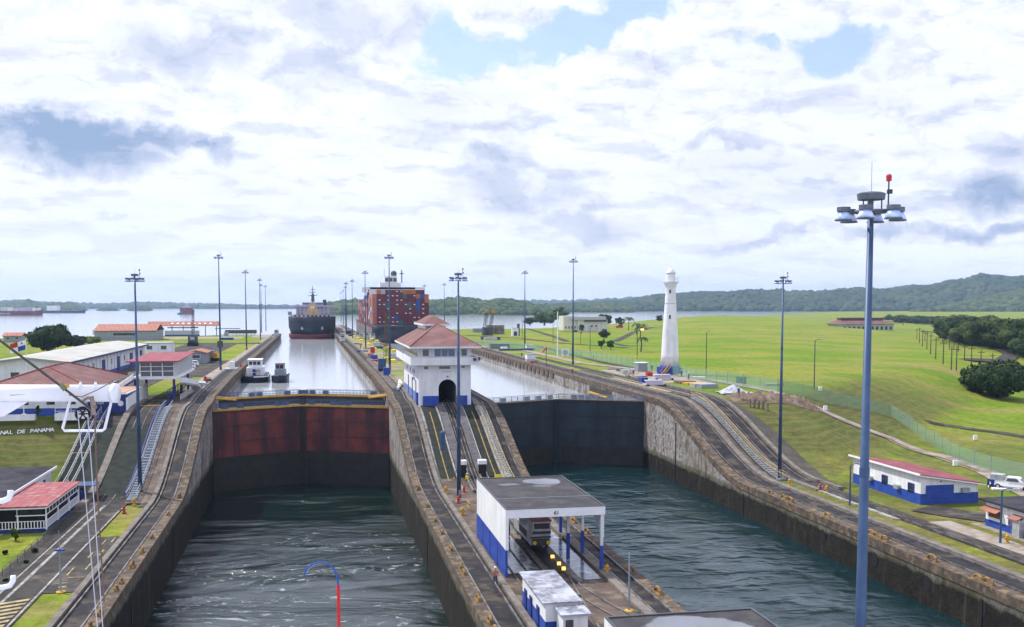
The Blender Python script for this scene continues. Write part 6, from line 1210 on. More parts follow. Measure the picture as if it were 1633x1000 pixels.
# powerhouse
pp = gp(1385, 525); pp.z -= .5; ph = thing('powerhouse', pp, 'distant pale green powerhouse with long red hipped roof and arched openings', 'building'); k = 1/pxscale(pp); x0, x1, y0, y1 = pp.x-46*k, pp.x+44*k, pp.y, pp.y+24
MB().box(x0, x1, y0, y1, pp.z-6, pp.z+9*k).build('wall', 'palegreen', ph); zt = pp.z+9*k; hip(MB(), x0-1.5, x1+1.5, y0-1.5, y1+1.5, zt, zt+6*k, 0, 0, 0) if 0 else None
m = MB(); m.add([(x0-2, y0-2, zt), (x1+2, y0-2, zt), (x1+2, y1+2, zt), (x0-2, y1+2, zt), (x0+7*k, y0+9, zt+6*k), (x1-8*k, y0+9, zt+6*k), (x1-8*k, y1-9, zt+6*k), (x0+7*k, y1-9, zt+6*k)], [(0, 1, 5, 4), (1, 2, 6, 5), (2, 3, 7, 6), (3, 0, 4, 7), (4, 5, 6, 7), (3, 2, 1, 0)]); m.build('roof', 'tile', ph)
MB().box(x0+7*k, x1-8*k, y0+9, y1-9, zt+6*k, zt+8.6*k).build('clerestory', 'dgrey', ph); MB().box(x0+6*k, x1-7*k, y0+8.5, y1-8.5, zt+8.6*k, zt+10*k).build('upper_roof', 'redroof', ph)
for i in range(11): c = x0+5*k+i*8*k; MB().add([(c+1.9*k*math.cos(a), y0-.1, pp.z+3.4*k+1.9*k*math.sin(a)) for a in [j*math.pi/8 for j in range(9)]]+[(c-1.9*k, y0-.1, pp.z), (c+1.9*k, y0-.1, pp.z)], [tuple(range(11))]).build('arched_opening', 'glass', ph)
# white two storey building by the lake
cp = at(935, 529, ZU); k = 1/pxscale(cp); cl_ = thing('lakeside_building', cp, 'white two storey building with flat roof and round windows among trees', 'building')
cwall = mat('cream_white_wall', (.62, .60, .54), (.54, .53, .5), .3, .7)
MB().box(cp.x-14*k, cp.x+35*k, cp.y, cp.y+14, ZU, ZU+19*k).build('wall', cwall, cl_); MB().box(cp.x-37*k, cp.x-14*k, cp.y+1, cp.y+14, ZU+1, ZU+25*k).build('wing', cwall, cl_)
MB().box(cp.x-26*k, cp.x+32*k, cp.y-1, cp.y+13, ZU+19*k, ZU+24*k).build('roof', 'silver', cl_); MB().box(cp.x-4*k, cp.x+33*k, cp.y-1.2, cp.y-1.02, ZU+16*k, ZU+18.5*k).build('shade_band', 'dgrey', cl_)
for i in (9, 16): MB().tube((cp.x+i*k, cp.y-.2, ZU+9*k), (cp.x+i*k, cp.y-.02, ZU+9*k), 1.5*k, n=14).build('round_window', 'glass', cl_)
m = MB(); [m.box(cp.x+a*k, cp.x+(a+1)*k, cp.y-.25, cp.y-.02, ZU, ZU+15*k) for a in (-13, -6, 0, 21, 28)]; m.build('pilasters', 'white', cl_)
windows(cl_, [(cp.x+a*k, cp.x+(a+2.2)*k, ZU+5*k, ZU+9*k) for a in (-34, -29, -24, -19)], ('y', cp.y+1))
t_ = thing('red_car', at(988, 524, ZU), 'dark red parked vehicle right of the white two storey building', 'car'); c = WO[t_.name]; MB().ob(c+Vector((0, 0, 1.3)), (5, 2.4, 1.4)).build('body', 'red', t_); MB().ob(c+Vector((.5, 0, 2.4)), (2.6, 2.2, 1.0)).build('cabin', 'glass', t_)
# small things along the upper right bank
def hut(px, py, w_, h_, label, wallm='white', low='blue', roofm='silver', d_=3, z=ZU):
    p = at(px, py, z); t_ = thing('white_hut', p, label, 'hut'); MB().box(p.x-w_/2, p.x+w_/2, p.y, p.y+d_, z+h_*.35, z+h_).build('wall', wallm, t_); MB().box(p.x-w_/2-.03, p.x+w_/2+.03, p.y-.03, p.y+d_+.03, z, z+h_*.35-.01).build('base_band', low, t_); MB().box(p.x-w_/2-.15, p.x+w_/2+.15, p.y-.15, p.y+d_+.15, z+h_+.01, z+h_+.12).build('roof', roofm, t_); return t_
hut(847, 577, 2.6, 2.3, 'small white hut with grey roof on the grass right of the second right bank mast', 'white', 'silver', 'grey'); hut(846, 558, 3.2, 1.9, 'white and blue box at the end of the long blue platform', 'white', 'dblue')
solo(MB().ob(at(822, 559, ZU)+Vector((0, 0, .4)), (13, 2.5, .7)), 'long_platform', 'poleblue', 'long flat blue grey platform beside the white and blue box', 'platform'); solo(MB().ob(at(796, 556, ZU)+Vector((0, 0, 1.1)), (8, 4, 2.0)), 'container_office', mat('grey_green_steel', (.16, .21, .20)), 'grey green steel container office on the upper right bank', 'container')
solo(MB().ob(at(804, 559, ZU)+Vector((0, 0, .7)), (2.4, 2, 1.4)), 'white_tank', 'cwhite', 'white tank at the corner of the grey green container', 'tank')
p = at(880, 535, ZU); t_ = hut(822, 536, 3.6, 4.6, 'narrow white two storey hut with dark door below the lake shore', 'white', 'white', 'grey'); c = WO[t_.name]; MB().box(c.x-.9, c.x+.9, c.y-.1, c.y-.05, ZU+.2, ZU+2.6).build('door', 'dblue', t_); MB().box(c.x+1.3, c.x+2.7, c.y+1, c.y+2.2, ZU, ZU+7).build('chimney', 'dgrey', t_)
def slab(px, py, w_, d_, h_, m_, label, name='concrete_block', rz=0, dz=0): solo(MB().ob(at(px, py, ZU)+Vector((0, 0, h_/2+dz)), (w_, d_, h_), rz), name, m_, label, name.replace('_', ' '))
slab(790, 533, 10, 6, 5.5, 'conc', 'pale concrete ramp block beside the twin cranes'); slab(773, 530, 16, 5, 2.6, 'grey', 'grey machinery deck at the foot of the twin cranes', 'machinery_deck')
for i, (a_, b_) in enumerate((((773, 535), (776.5, 496)), ((781, 535), (787, 497)))):
    p = at(a_[0], a_[1], ZU); k = 1/pxscale(p); t_ = thing('barge_crane', p, ('left', 'right')[i]+' one of the twin lattice cranes with yellow tips near the lake shore', 'crane'); H_ = (a_[1]-b_[1])*k
    lattice(MB(), p+Vector((0, 0, 4)), p+Vector(((b_[0]-a_[0])*k, 0, H_)), .8, .45, 11, .13).build('boom', 'dgrey', t_); MB().ob(p+Vector((0, 0, 2.4)), (7*k, 6, 4.6)).build('machine_house', 'dgrey', t_); MB().ob(p+Vector(((b_[0]-a_[0])*k, 0, H_)), (1.6, 1.4, 2.0)).build('boom_tip', 'yellow', t_)
for i in range(5): slab(772+i*5, 542+(i % 2), 3.2, 3, 1.6, 'silver' if i % 2 else 'dgrey', ORD[i]+' machine on the dark barge deck below the twin cranes, from the left', 'deck_machine', dz=.0)
p = at(889, 570, ZU); solo(MB().tube(p, p+Vector((0, 0, 15.5)), .22, .16, n=10), 'flagpole', 'cwhite', 'bare thick white pole on the upper right bank', 'pole'); p = at(901.5, 569, ZU); t_ = thing('round_sign', p, 'square white sign with a blue grey disc beside the white pole', 'sign'); MB().ob(p+Vector((0, 0, 1.5)), (2.4, .12, 2.4)).build('board', 'cwhite', t_); MB().tube(p+Vector((0, -.07, 1.5)), p+Vector((0, -.1, 1.5)), .95, n=24).build('disc', mat('sign_disc', (.32, .42, .55)), t_); MB().tube(p, p+Vector((0, .1, .4)), .08, n=6).build('post', 'grey', t_)
p = at(871, 585, ZU); t_ = thing('windsock', p, 'faded red windsock on a dark green pole near the right lock wall', 'windsock'); MB().tube(p, p+Vector((0, 0, 5.6)), .1, n=6).build('pole', 'dgrey', t_); MB().path([p+Vector((0, 0, 5.5)), p+Vector((-.5, 0, 5.0)), p+Vector((-1.1, 0, 4.1))], [.42, .34, .22], 10).build('sleeve', mat('faded_red_cloth', (.5, .12, .08)), t_)
# street lamps on the right bank
def street(px, py, pytop, label, zf=None, head=True, m_='dgrey', ybase=True):
    p = gp(px, py) if zf is None else at(px, py, zf); H_ = (py-pytop)/pxscale(p); t_ = thing('street_lamp', p, label, 'street lamp', 'lamp posts around the banks')
    MB().tube(p, p+Vector((0, 0, H_)), .14, .09, n=8).build('pole', m_, t_)
    if head: MB().path([p+Vector((0, 0, H_)), p+Vector((.5, -.3, H_+.25)), p+Vector((1.1, -.6, H_+.25))], .05, 5).build('arm', m_, t_); MB().ob(p+Vector((1.3, -.7, H_+.22)), (.75, .4, .2), -.4).build('lamp_head', 'silver', t_)
    if ybase: MB().tube(p, p+Vector((0, 0, 1.2)), .18, n=8).build('painted_base', 'yellow', t_)
    return t_
for px, py, tp, lab in ((1126, 598, 530, 'dark lamp post on the grass right of the lighthouse'), (1016, 572, 521, 'dark lamp post with a glowing amber light left of the lighthouse'), (1298, 630, 544, 'dark lamp post behind the big mast beside the dirt road'), (941, 565, 520, 'dark lamp post below the white two storey building'),
                        (882, 549, 518, 'dark lamp post left of the white pole'), (926, 551, 519, 'dark lamp post behind the nearest right bank mast'), (833, 541, 511, 'thin lamp post by the narrow white hut'), (1355, 806, 742, 'short blue grey lamp post on the lower right grass strip'), (1595, 868, 782, 'tall grey lamp post beside the guard hut')): street(px, py, tp, lab, m_='poleblue' if py > 800 else 'dgrey', ybase=py < 700)
p = gp(1016, 572); solo(MB().ob(p+Vector((1.4, -.8, 9.6)), (.9, .5, .5)), 'amber_lamp', mat('amber_glow', (.9, .45, .1), emit=((1, .5, .12), 2.5)), 'glowing amber light on the lamp post left of the lighthouse', 'lamp')
for px, py, tp, lab in ((97, 945, 872, 'short blue grey post with crossed lamps on the lower left lawn'), (1003, 975, 880, 'thin grey post on the central wall beside the right track')):
    p = at(px, py, 0); H_ = (py-tp)/pxscale(p); t_ = thing('lamp_post', p, lab, 'lamp post'); MB().lathe([(.42, 0), (.42, .1), (.1, .15)], p, 12).build('base_plate', 'yellow', t_); MB().tube(p, p+Vector((0, 0, H_)), .1, .07, n=8).build('pole', 'grey', t_)
    if px < 500: MB().ob(p+Vector((0, 0, H_-.25)), (.9, .3, .14)).build('lamp_head', 'blue', t_); MB().tube(p+Vector((0, 0, H_)), p+Vector((0, 0, H_+1.6)), .03, n=5).build('rod', 'grey', t_)
# utility poles on the field
UP = [(1475, 545, 529), (1466, 547, 522), (1471, 553, 526), (1478, 557, 529), (1484, 565, 532), (1492, 573, 538), (1504, 581, 543), (1517, 590, 552), (1525, 591, 553), (1538, 575, 549), (1549, 581, 552), (1564, 584, 558), (1503, 546, 530), (1514, 556, 534), (1521, 558, 540), (1528, 561, 545), (1462, 540, 524), (1496, 541, 530), (1583, 575, 563)]
for i, (px, py, tp) in enumerate(UP):
    p = gp(px, py); H_ = (py-tp)/pxscale(p); t_ = thing('utility_pole', p, ORD[i]+' dark utility pole in the two rows crossing the far field', 'utility pole', 'utility poles crossing the far field'); MB().tube(p, p+Vector((0, 0, H_)), .22, .15, n=6).build('pole', 'bark', t_); MB().ob(p+Vector((0, 0, H_-1)), (2.6, .2, .2)).build('crossarm', 'bark', t_)
# green mesh fence
fp = [(748, 549), (860, 560), (960, 577), (1080, 600), (1160, 613), (1240, 626), (1320, 644), (1380, 655), (1420, 664), (1450, 684), (1490, 712), (1530, 736), (1580, 753), (1640, 768)]
FT = [tuple(gp(*q)) for q in fp]; mesh_m = bpy.data.materials.new('green_fence_mesh'); mesh_m.use_nodes = True; n = NT(mesh_m.node_tree); pos = n.n('ShaderNodeNewGeometry').outputs['Position']; sp = n.n('ShaderNodeSeparateXYZ', {0: pos})
aa = n.m('ADD', sp.outputs[0], sp.outputs[1]); fr = n.m('FRACT', n.m('MULTIPLY', n.m('ADD', aa, sp.outputs[2]), 9.)); fr2 = n.m('FRACT', n.m('MULTIPLY', n.m('SUBTRACT', aa, sp.outputs[2]), 9.)); al = n.m('MAXIMUM', n.m('LESS_THAN', fr, .24), n.m('LESS_THAN', fr2, .24))
bd = n.n('ShaderNodeBsdfPrincipled', {'Base Color': (.17, .34, .25, 1), 'Roughness': .8, 'Alpha': al}); n.n('ShaderNodeOutputMaterial', {0: bd.outputs[0]}); M['fmesh'] = mesh_m
fe = thing('mesh_fence', FT[4], 'long green wire mesh fence running behind the lighthouse and down beside the dirt road', 'fence'); m = MB(); pm = MB(); k_ = 0
for a_, b_ in zip(FT, FT[1:]):
    a_, b_ = Vector(a_), Vector(b_); N_ = max(1, int((b_-a_).length/5)); P_ = [a_.lerp(b_, i/N_) for i in range(N_+1)]; P_ = [Vector((q.x, q.y, hz(q.x, q.y))) for q in P_]
    for u, v in zip(P_, P_[1:]): m.add([u, v, v+Vector((0, 0, 2.6)), u+Vector((0, 0, 2.6))], [(0, 1, 2, 3)])
    for q in P_[:-1]:
        if k_ < 95: MB().tube(q, q+Vector((0, 0, 2.9)), .05, n=5).build('post', 'grey', fe)
        else: pm.tube(q, q+Vector((0, 0, 2.9)), .05, n=5)
        k_ += 1
m.build('wire_mesh', 'fmesh', fe); print('fence posts', k_)
# works around the lighthouse
def bench(px, py, label): p = at(px, py, ZU); t_ = thing('white_trailer', p, label, 'trailer'); MB().box(p.x-2.6, p.x+2.0, p.y+.6, p.y+2.6, ZU+.35, ZU+.55).build('bed', 'mauve', t_); MB().box(p.x-2.3, p.x+1.6, p.y+1.2, p.y+1.35, ZU+.6, ZU+1.35).build('side_panel', 'mauve', t_); MB().box(p.x-2.3, p.x+1.6, p.y+1.35, p.y+2.3, ZU+1.2, ZU+1.35).build('cover', 'cwhite', t_); [MB().tube((p.x+x, p.y-.1, ZU+.3), (p.x+x, p.y+.15, ZU+.3), .28, n=10).build('wheel', 'black', t_) for x in (-2.2, 1.6)]
bench(1049, 617, 'nearest white covered trailer on the right wall deck'); bench(1062, 607, 'white covered trailer close to the lighthouse base')
hut(1025, 593, 2.6, 2.3, 'small blue grey shelter with white roof left of the lighthouse', 'grey', 'grey', 'cwhite')
for px, py, w_, d_, h_, c, lab in ((1026, 612, 1.6, 1.4, 1.4, 'blue', 'blue generator left of the nearest white trailer'), (998, 597, 2.4, 2, 1.2, 'silver', 'pale compressor on the right wall deck'), (994, 592, 3.4, 2, .6, 'dgrey', 'dark pipes stacked behind the pale compressor'), (1035, 600, 1.4, 1.2, 1.0, 'red', 'red pump between the two white trailers'), (1105, 612, 5, 4, .35, 'yellow', 'yellow frame lying right of the lighthouse'),
        (1092, 611, 4, 3, .5, 'earth', 'brown heap beside the yellow frame'), (1120, 617, 5, 2.2, .8, 'silver', 'grey steel basket on the right wall deck'), (1128, 619, 4, 2.2, .9, 'grey', 'darker steel basket behind the rounded kerb'), (1088, 598, 3, 2, .3, 'cwhite', 'white sheet lying right of the lighthouse'), (1115, 602, 3.2, 1.4, .25, 'cwhite', 'second white sheet lying on the grass'), (1182, 612, 1.8, 1.4, 1.6, 'dgrey', 'dark grey tank behind the white tarpaulin heap'), (1233, 615, 4.4, 1.6, .5, 'path', 'pale slab beside the dirt road'), (1018, 602, 4, 1.6, .4, 'path', 'pale boards on the right wall deck'), (975, 590, 2.5, 1.2, .5, 'path', 'tan boards near the nearest right bank mast'), (848, 580, .8, .8, .8, 'red', 'small red box at the door of the small white hut')): slab(px, py, w_, d_, h_, c, lab, 'site_equipment', .15)
# tarpaulin heap, excavation
p = at(1170, 626, ZU); m = MB(); rr = random.Random(3); N_ = 9; V_ = []; 
for j in range(N_):
    for i in range(N_): u = i/(N_-1)*2-1; v = j/(N_-1)*2-1; V_.append((p.x+u*3.4, p.y+v*2.2, ZU-.15+max(0, 1.7*(1-abs(u+.1))*(1-abs(v)*.9))+rr.uniform(0, .3)))
m.add(V_, [(j*N_+i, j*N_+i+1, (j+1)*N_+i+1, (j+1)*N_+i) for j in range(N_-1) for i in range(N_-1)]); solo(m, 'tarpaulin_heap', 'tarp', 'crumpled white tarpaulin over a pointed heap beside the excavation', 'heap')
V_ = []; a_ = gp(1168, 640); b_ = gp(1310, 655); NX = 40; NY = 10
for j in range(NY+1):
    for i in range(NX+1):
        q = Vector(a_).lerp(b_, i/NX); d_ = (b_-a_).normalized(); nn_ = Vector((-d_.y, d_.x, 0)); q = q+nn_*(j/NY-.3)*7; e_ = min(i, NX-i, 4)/4*min(j, NY-j, 2)/2; V_.append((q.x, q.y, hz(q.x, q.y)+.06+e_*(.3+rng.uniform(-.4, .9))))
tag(np_mesh('excavated_earth', V_, [(j*(NX+1)+i, j*(NX+1)+i+1, (j+1)*(NX+1)+i+1, (j+1)*(NX+1)+i) for j in range(NY) for i in range(NX)], 'earth'), kind='structure')
for i in range(5): q = gp(1196+i*7, 650+i*1.5); solo(MB().box(q.x-.15, q.x+.15, q.y-.15, q.y+.15, q.z, q.z+1.6), 'site_post', 'curb', ORD[i]+' pale post from the left along the front of the excavation', 'post', 'posts at the excavation')
for px, py, lab in ((1316, 656, 'white info board on legs beside the dirt road'), (1308, 624, 'small grey white cabinet beside the lamp post and dirt road'), (1523, 744, 'white bucket beside the dirt road'), (1555, 702, 'pale marker post near the side road')): p = gp(px, py); solo(MB().ob(p+Vector((0, 0, .55)), (.75, .3, .9)), 'marker_board', 'cwhite', lab, 'board')
# ================================================================ chocks along the copings, hydrants
def chock_proto():
    m = MB(); m.path([(-.7, 0, 0), (-.62, 0, .42), (-.25, 0, .62), (.25, 0, .62), (.62, 0, .42), (.7, 0, 0)], .17, 7); m.box(-.85, .85, -.28, .28, 0, .1); o = m.build('mooring_chock', mat('rusty_yellow', (.30, .17, .045), (.08, .055, .035), 1.6, .8)); return o
ck = chock_proto(); first = True
def chocks(lst, xf, s, lab):
    global first
    for i, y in enumerate(lst):
        o = ck if first else ck.copy()
        if not first: COL.objects.link(o)
        first = False; z = zr(y)+.12; o.location = (xf(y)+s*.5, y, z); o.rotation_euler = (0, 0, math.pi/2); f_ = rng.uniform(.75, 1.05); o.scale = (f_, f_*.9, f_*.85)
        tag(o, lab % ORD[i], 'mooring chock', 'yellow mooring chocks on the lock wall copings')
chocks([86, 90, 97.5, 100, 106, 112, 119, 132, 143], eL, -1, '%s yellow mooring chock on the left wall coping, counted from the camera')
chocks([79, 81.5, 88, 97, 99.5, 107, 115, 122, 131, 143], eC, 1, '%s yellow mooring chock on the left edge of the central wall, from the camera')
chocks([74, 76, 87, 95, 112, 118], eD, -1, '%s yellow mooring chock on the right edge of the central wall, from the camera')
chocks([84, 85.6, 93, 102, 103.5, 104.8, 115, 125, 127, 131], eR, 1, '%s yellow mooring chock on the right wall coping, from the camera')
m = MB()
def hydr(px, py, col_, label, name='hydrant', z=0): p = at(px, py, z)+Vector((0, 0, .05)); t_ = thing(name, p, label, name.replace('_', ' ')); MB().lathe([(.3, 0), (.3, .12), (.17, .16), (.17, .8), (.22, .84), (.06, 1.05)], p, 12).build('body', col_, t_); MB().tube(p+Vector((-.36, 0, .58)), p+Vector((.36, 0, .58)), .1, n=8).build('outlets', 'silver' if col_ == 'red' else col_, t_)
for px, py, c, l in ((198, 819, 'red', 'red hydrant on the small lawn below the left ramp'), (214, 807, 'yellow', 'yellow bollard on the small lawn below the left ramp'), (731, 803, 'red', 'red hydrant at the foot of the mast before the control house'), (740, 786, 'red', 'small red hydrant right of the central mast'), (724, 773, 'yellow', 'yellow bollard below the left dark ramp opening'), (711, 787, 'yellow', 'yellow bollard on the brown apron left of the central mast'), (738, 822, 'yellow', 'yellow bollard just below the red hydrant on the apron'),
                     (968, 917, 'yellow', 'yellow bollard beside the shed corner post on the right'), (1308, 783, 'red', 'red hydrant on the lower right grass strip'), (1259, 775, 'yellow', 'tan bollard right of the right ramp mast'), (1606, 867, 'yellow', 'yellow standpipe beside the guard hut'), (1318, 786, 'yellow', 'yellow bollard right of the red hydrant on the grass strip')): hydr(px, py, c, l)
t_ = thing('yellow_sign', at(795, 775, 1.0), 'bright yellow sign board on two legs at the foot of the ramp', 'sign'); c = at(795, 762, 3.0); MB().ob(c+Vector((0, 0, .2)), (1.1, .06, .55)).build('board', 'byellow', t_); MB().tube(c+Vector((0, .05, -1.9)), c+Vector((0, .05, 0)), .05, n=5).build('post', 'cwhite', t_)
text_mesh('61', .3, .01, 'lettering', 'grey', t_, c+Vector((0, -.05, .08)), (math.pi/2, 0, 0)) if 0 else None
p = at(706, 700, 6.5); t_ = thing('control_pillar', p, 'blue grey cylindrical control pillar on the central ramp', 'pillar'); MB().lathe([(.4, -1.8), (.4, 1.0), (.3, 1.15), (.05, 1.25)], p, 12).build('body', 'poleblue', t_)
p = at(749, 818, 0); t_ = thing('yellow_barrier', p, 'small yellow barrier frame left of the shed wall', 'barrier'); m = MB(); [m.tube(p+Vector((0, y, 0)), p+Vector((0, y, 1.2)), .05, n=5) for y in (0, 1.2, 2.4)]; [m.tube(p+Vector((0, 0, z)), p+Vector((0, 2.4, z)), .05, n=5) for z in (.6, 1.2)]; m.build('frame', 'yellow', t_)
t_ = thing('service_cart', at(123, 800, 0), 'dark blue service vehicle with a blue canopy at the foot of the far left stairs', 'vehicle'); c = WO[t_.name]; MB().ob(c+Vector((0, .5, 1)), (1.6, 3, 1.2)).build('body', 'dblue', t_); MB().ob(c+Vector((.9, 1.2, 2.2)), (3.2, 3.4, .12)).build('canopy', 'floatblue' if 0 else 'poleblue', t_); [MB().tube(c+Vector((x, y, 1)), c+Vector((x, y, 2.2)), .05, n=4).build('canopy_post', 'grey', t_) for x in (-.6, 2.3) for y in (-.3, 2.7)]
solo(MB().ob(at(128, 790, 0)+Vector((.1, 0, 1.1)), (.9, .7, .9), .4), 'red_bundle', 'red', 'bright red bundle on the blue service vehicle', 'bundle')
# ================================================================ people
def person(loc, label, shirt, rz=0., bend=0.):
    J = [(0, 0, .95), (0, 0, 1.15), (0, bend*.3, 1.4), (0, bend*.45, 1.52), (0, bend*.5, 1.68), (-.12, 0, .9), (-.14, -.02, .5), (-.15, 0, .08), (-.15, -.16, .04), (.12, 0, .9), (.14, .02, .5), (.15, .04, .08), (.15, -.12, .04), (-.2, bend*.35, 1.4), (-.28, bend*.4, 1.12), (-.26, bend*.5-.1, .88), (.2, bend*.35, 1.4), (.28, bend*.4, 1.12), (.26, bend*.5-.1, .88)]
    J = [(x, -y if bend else y, z) for x, y, z in J]; E_ = [(0, 1), (1, 2), (2, 3), (3, 4), (0, 5), (5, 6), (6, 7), (7, 8), (0, 9), (9, 10), (10, 11), (11, 12), (2, 13), (13, 14), (14, 15), (2, 16), (16, 17), (17, 18)]
    R_ = [.15, .14, .16, .07, .11, .1, .075, .05, .045, .1, .075, .05, .045, .07, .05, .04, .07, .05, .04]
    me = bpy.data.meshes.new('person'); me.from_pydata(J, E_, []); o = bpy.data.objects.new('person', me); COL.objects.link(o); s = o.modifiers.new('skin', 'SKIN'); sv = me.skin_vertices[0].data
    for i, r_ in enumerate(R_): sv[i].radius = (r_, r_); sv[i].use_root = (i == 0)
    o.modifiers.new('sub', 'SUBSURF').levels = 1
    dg = bpy.context.evaluated_depsgraph_get(); me2 = bpy.data.meshes.new_from_object(o.evaluated_get(dg)); o.modifiers.clear(); o.data = me2; me2.materials.clear()
    for m_ in (M[shirt], M['cloth'], M['skin']): me2.materials.append(m_)
    for pl_ in me2.polygons: z = pl_.center.z; pl_.material_index = 2 if z > 1.5 or (z < .95 and abs(pl_.center.x) > .22) else (0 if z > .95 else 1)
    o.location = loc; o.rotation_euler = (0, 0, rz); h_ = MB().lathe([(.12, 0), (.13, .06), (.09, .13), (.02, .15)], (0, -bend*.5, 1.72), 10).build('hard_hat', 'cwhite', o, True, world=False)
    return tag(o, label, 'person')
person(at(912.5, 598, ZU), 'person in a red shirt and dark trousers standing right of the nearest right bank mast', 'red'); person(at(946, 574, ZU), 'person in dark blue leaning forward on the grass below the white pole', 'dblue', 1.2, .5)
person(at(1087, 601, ZU), 'person in dark clothes standing right of the lighthouse base', 'dgrey', .4); person(at(832, 570, ZU), 'person in dark clothes beside the second right bank mast', 'dgrey'); person(at(1040, 592, ZU), 'person in dark clothes between the grey shelter and the lighthouse', 'dblue')
person(at(109, 787, 0)+Vector((0, 0, .1)), 'person in blue with white hard hat behind the pavilion', 'dblue')
for i, (px, py, sh_) in enumerate(((1010, 600, 'dblue'), (1003, 603, 'byellow'), (1098, 606, 'terra'), (1178, 632, 'dblue'))): person(at(px, py, ZU), ['worker in dark blue near the pale compressor on the right wall deck', 'worker in a yellow vest left of the white trailers', 'worker in orange right of the lighthouse ladder', 'worker in dark blue beside the excavation edge'][i], sh_, i*.9)
for i, (px, py, sh_) in enumerate(((790, 935, 'terra'), (812, 860, 'dblue'), (745, 775, 'byellow'), (575, 556, 'terra'), (590, 549, 'dblue'))): person(at(px, py, 0 if py > 700 else ZU)+Vector((0, 0, .06)), ['worker in orange walking left of the long stained hut', 'worker in dark blue inside the near shed opening', 'worker in a yellow vest at the foot of the central ramp', 'worker in orange on the far central wall', 'worker in blue by the far locomotives'][i], sh_, i*1.3)
# ================================================================ lawn lettering
bot = {}
xx = None
p0 = gp(4, 695); p1 = gp(83, 692); word = 'NAL DE PANAMA'; adv = (p1-p0)/12.
def ldist(x): return x
for i, ch_ in enumerate(word):
    if ch_ == ' ': continue
    q = p0+adv*i; k_n = sum(1 for c in word[:i] if c != ' '); z = hz(q.x, q.y)
    o = text_mesh(ch_, 1.0, .05, 'lawn_letter', 'cwhite', None, (q.x, q.y, z+.12), (math.radians(48), 0, 0)); dup_n = word[:i].count(ch_)
    tag(o, 'white letter %s standing on the lawn, %s visible letter from the left' % (ch_, ORD[k_n]), 'letter', 'white letters on the lawn')
# flag
p = onray(39, 207, ZU); t_ = thing('flagpole', p, 'slim white flagpole carrying the four quarter flag on the left bank', 'flagpole'); MB().tube(p, p+Vector((0, 0, 10.6)), .09, .05, n=8).build('pole', 'cwhite', t_)
def flag(p, w_, h_):
    t_ = thing('flag', p, 'red white and blue quartered flag with two stars flying from the flagpole', 'flag'); nx, nz = 12, 8; V_ = []
    for side, mt, i0, i1, j0, j1 in (('white_quarter', 'cwhite', 0, .5, .5, 1), ('red_quarter', 'red', .5, 1, .5, 1), ('blue_quarter', 'blue', 0, .5, 0, .5), ('white_quarter', 'cwhite', .5, 1, 0, .5)):
        m = MB(); N_ = 6; vs = []
        for b in range(N_+1):
            for a in range(N_+1):
                u = i0+(i1-i0)*a/N_; v = j0+(j1-j0)*b/N_; vs.append(p+Vector((-u*w_, .25*math.sin(u*5+v), (v-1)*h_-u*.9)))
        m.add(vs, [(b*(N_+1)+a, b*(N_+1)+a+1, (b+1)*(N_+1)+a+1, (b+1)*(N_+1)+a) for b in range(N_) for a in range(N_)]); m.build(side, mt, t_)
    for u, v, mt in ((.25, .75, 'blue'), (.75, .25, 'red')):
        c = p+Vector((-u*w_, .25*math.sin(u*5+v)-.06, (v-1)*h_-u*.9)); s_ = MB().add([c+Vector((r_*math.cos(a), 0, r_*math.sin(a))) for k in range(5) for r_, a in ((.3, math.pi/2+k*1.2566), (.12, math.pi/2+k*1.2566+.628))], [tuple(range(10))]); s_.build('star', mt, t_)
flag(p+Vector((-.1, 0, 10.4)), 2.9, 2.0)
# ================================================================ trees
def tree(px, py, rpx, hpx, label, kind='leaf_dark', trunk=True, n=26, per=130, leaf=.33, zf=None, flat=.8, name='tree', group=None):
    p = gp(px, py) if zf is None else at(px, py, zf); k = 1/pxscale(p); R_ = rpx*k; H_ = hpx*k; t_ = thing(name, p, label, 'tree', group); C = []; S = []; rr = random.Random(int(px*7+py))
    ch = H_*.5; m = MB(); m.path([p-Vector((0, 0, .3)), p+Vector((R_*.03, 0, H_*.25)), p+Vector((0, 0, H_*.55))], [R_*.07+.08, R_*.05+.06, R_*.03+.03], 7)
    for i in range(n):
        a = rr.uniform(0, 6.28); u = rr.random()**.5; e = rr.uniform(-1, 1); c = Vector((math.cos(a)*u*R_*.72, math.sin(a)*u*R_*.72, H_-ch+e*math.sqrt(max(0, 1-u*u*.8))*ch*flat*.72)); s = R_*rr.uniform(.2, .36); C.append(p+c); S.append((s, s, s*.75))
        if i < 7: m.path([p+Vector((0, 0, H_*.35)), p+c*.6+Vector((0, 0, H_*.15)), p+c], [R_*.03+.04, R_*.018+.03, .03], 5)
    m.build('trunk', 'bark', t_)
    V, Fc = leafcloud(C, np.array(S), per, leaf*max(1, R_/7)); lo = WO[t_.name]; V = V-np.array(lo); V[:, 2] = np.maximum(V[:, 2], .05); cr_ = np_mesh('crown', V, Fc, kind); cr_.parent = t_
    V, Fc = blobs(C, np.array(S)*.8, ICO1, .12); ic = np_mesh('inner_foliage', V-np.array(lo), Fc, kind); ic.parent = cr_; return t_
tree(78, 563, 36, 52, 'big dark rounded tree behind the pale roofed warehouse', zf=ZU, n=46, per=150); tree(122, 558, 20, 26, 'lower dark tree right of the big dark tree', zf=ZU, n=20); tree(143, 552, 20, 20, 'flat topped light green tree behind the warehouse roof', 'leaf_light', zf=ZU, n=16, flat=.35)
tree(1592, 634, 58, 60, 'big dark rounded tree on the bright field at the right edge', trunk=False, n=60, per=260, leaf=.26); tree(1543, 623, 15, 40, 'thin sparse tree at the left of the big dark rounded tree', 'leaf', n=16, per=60)
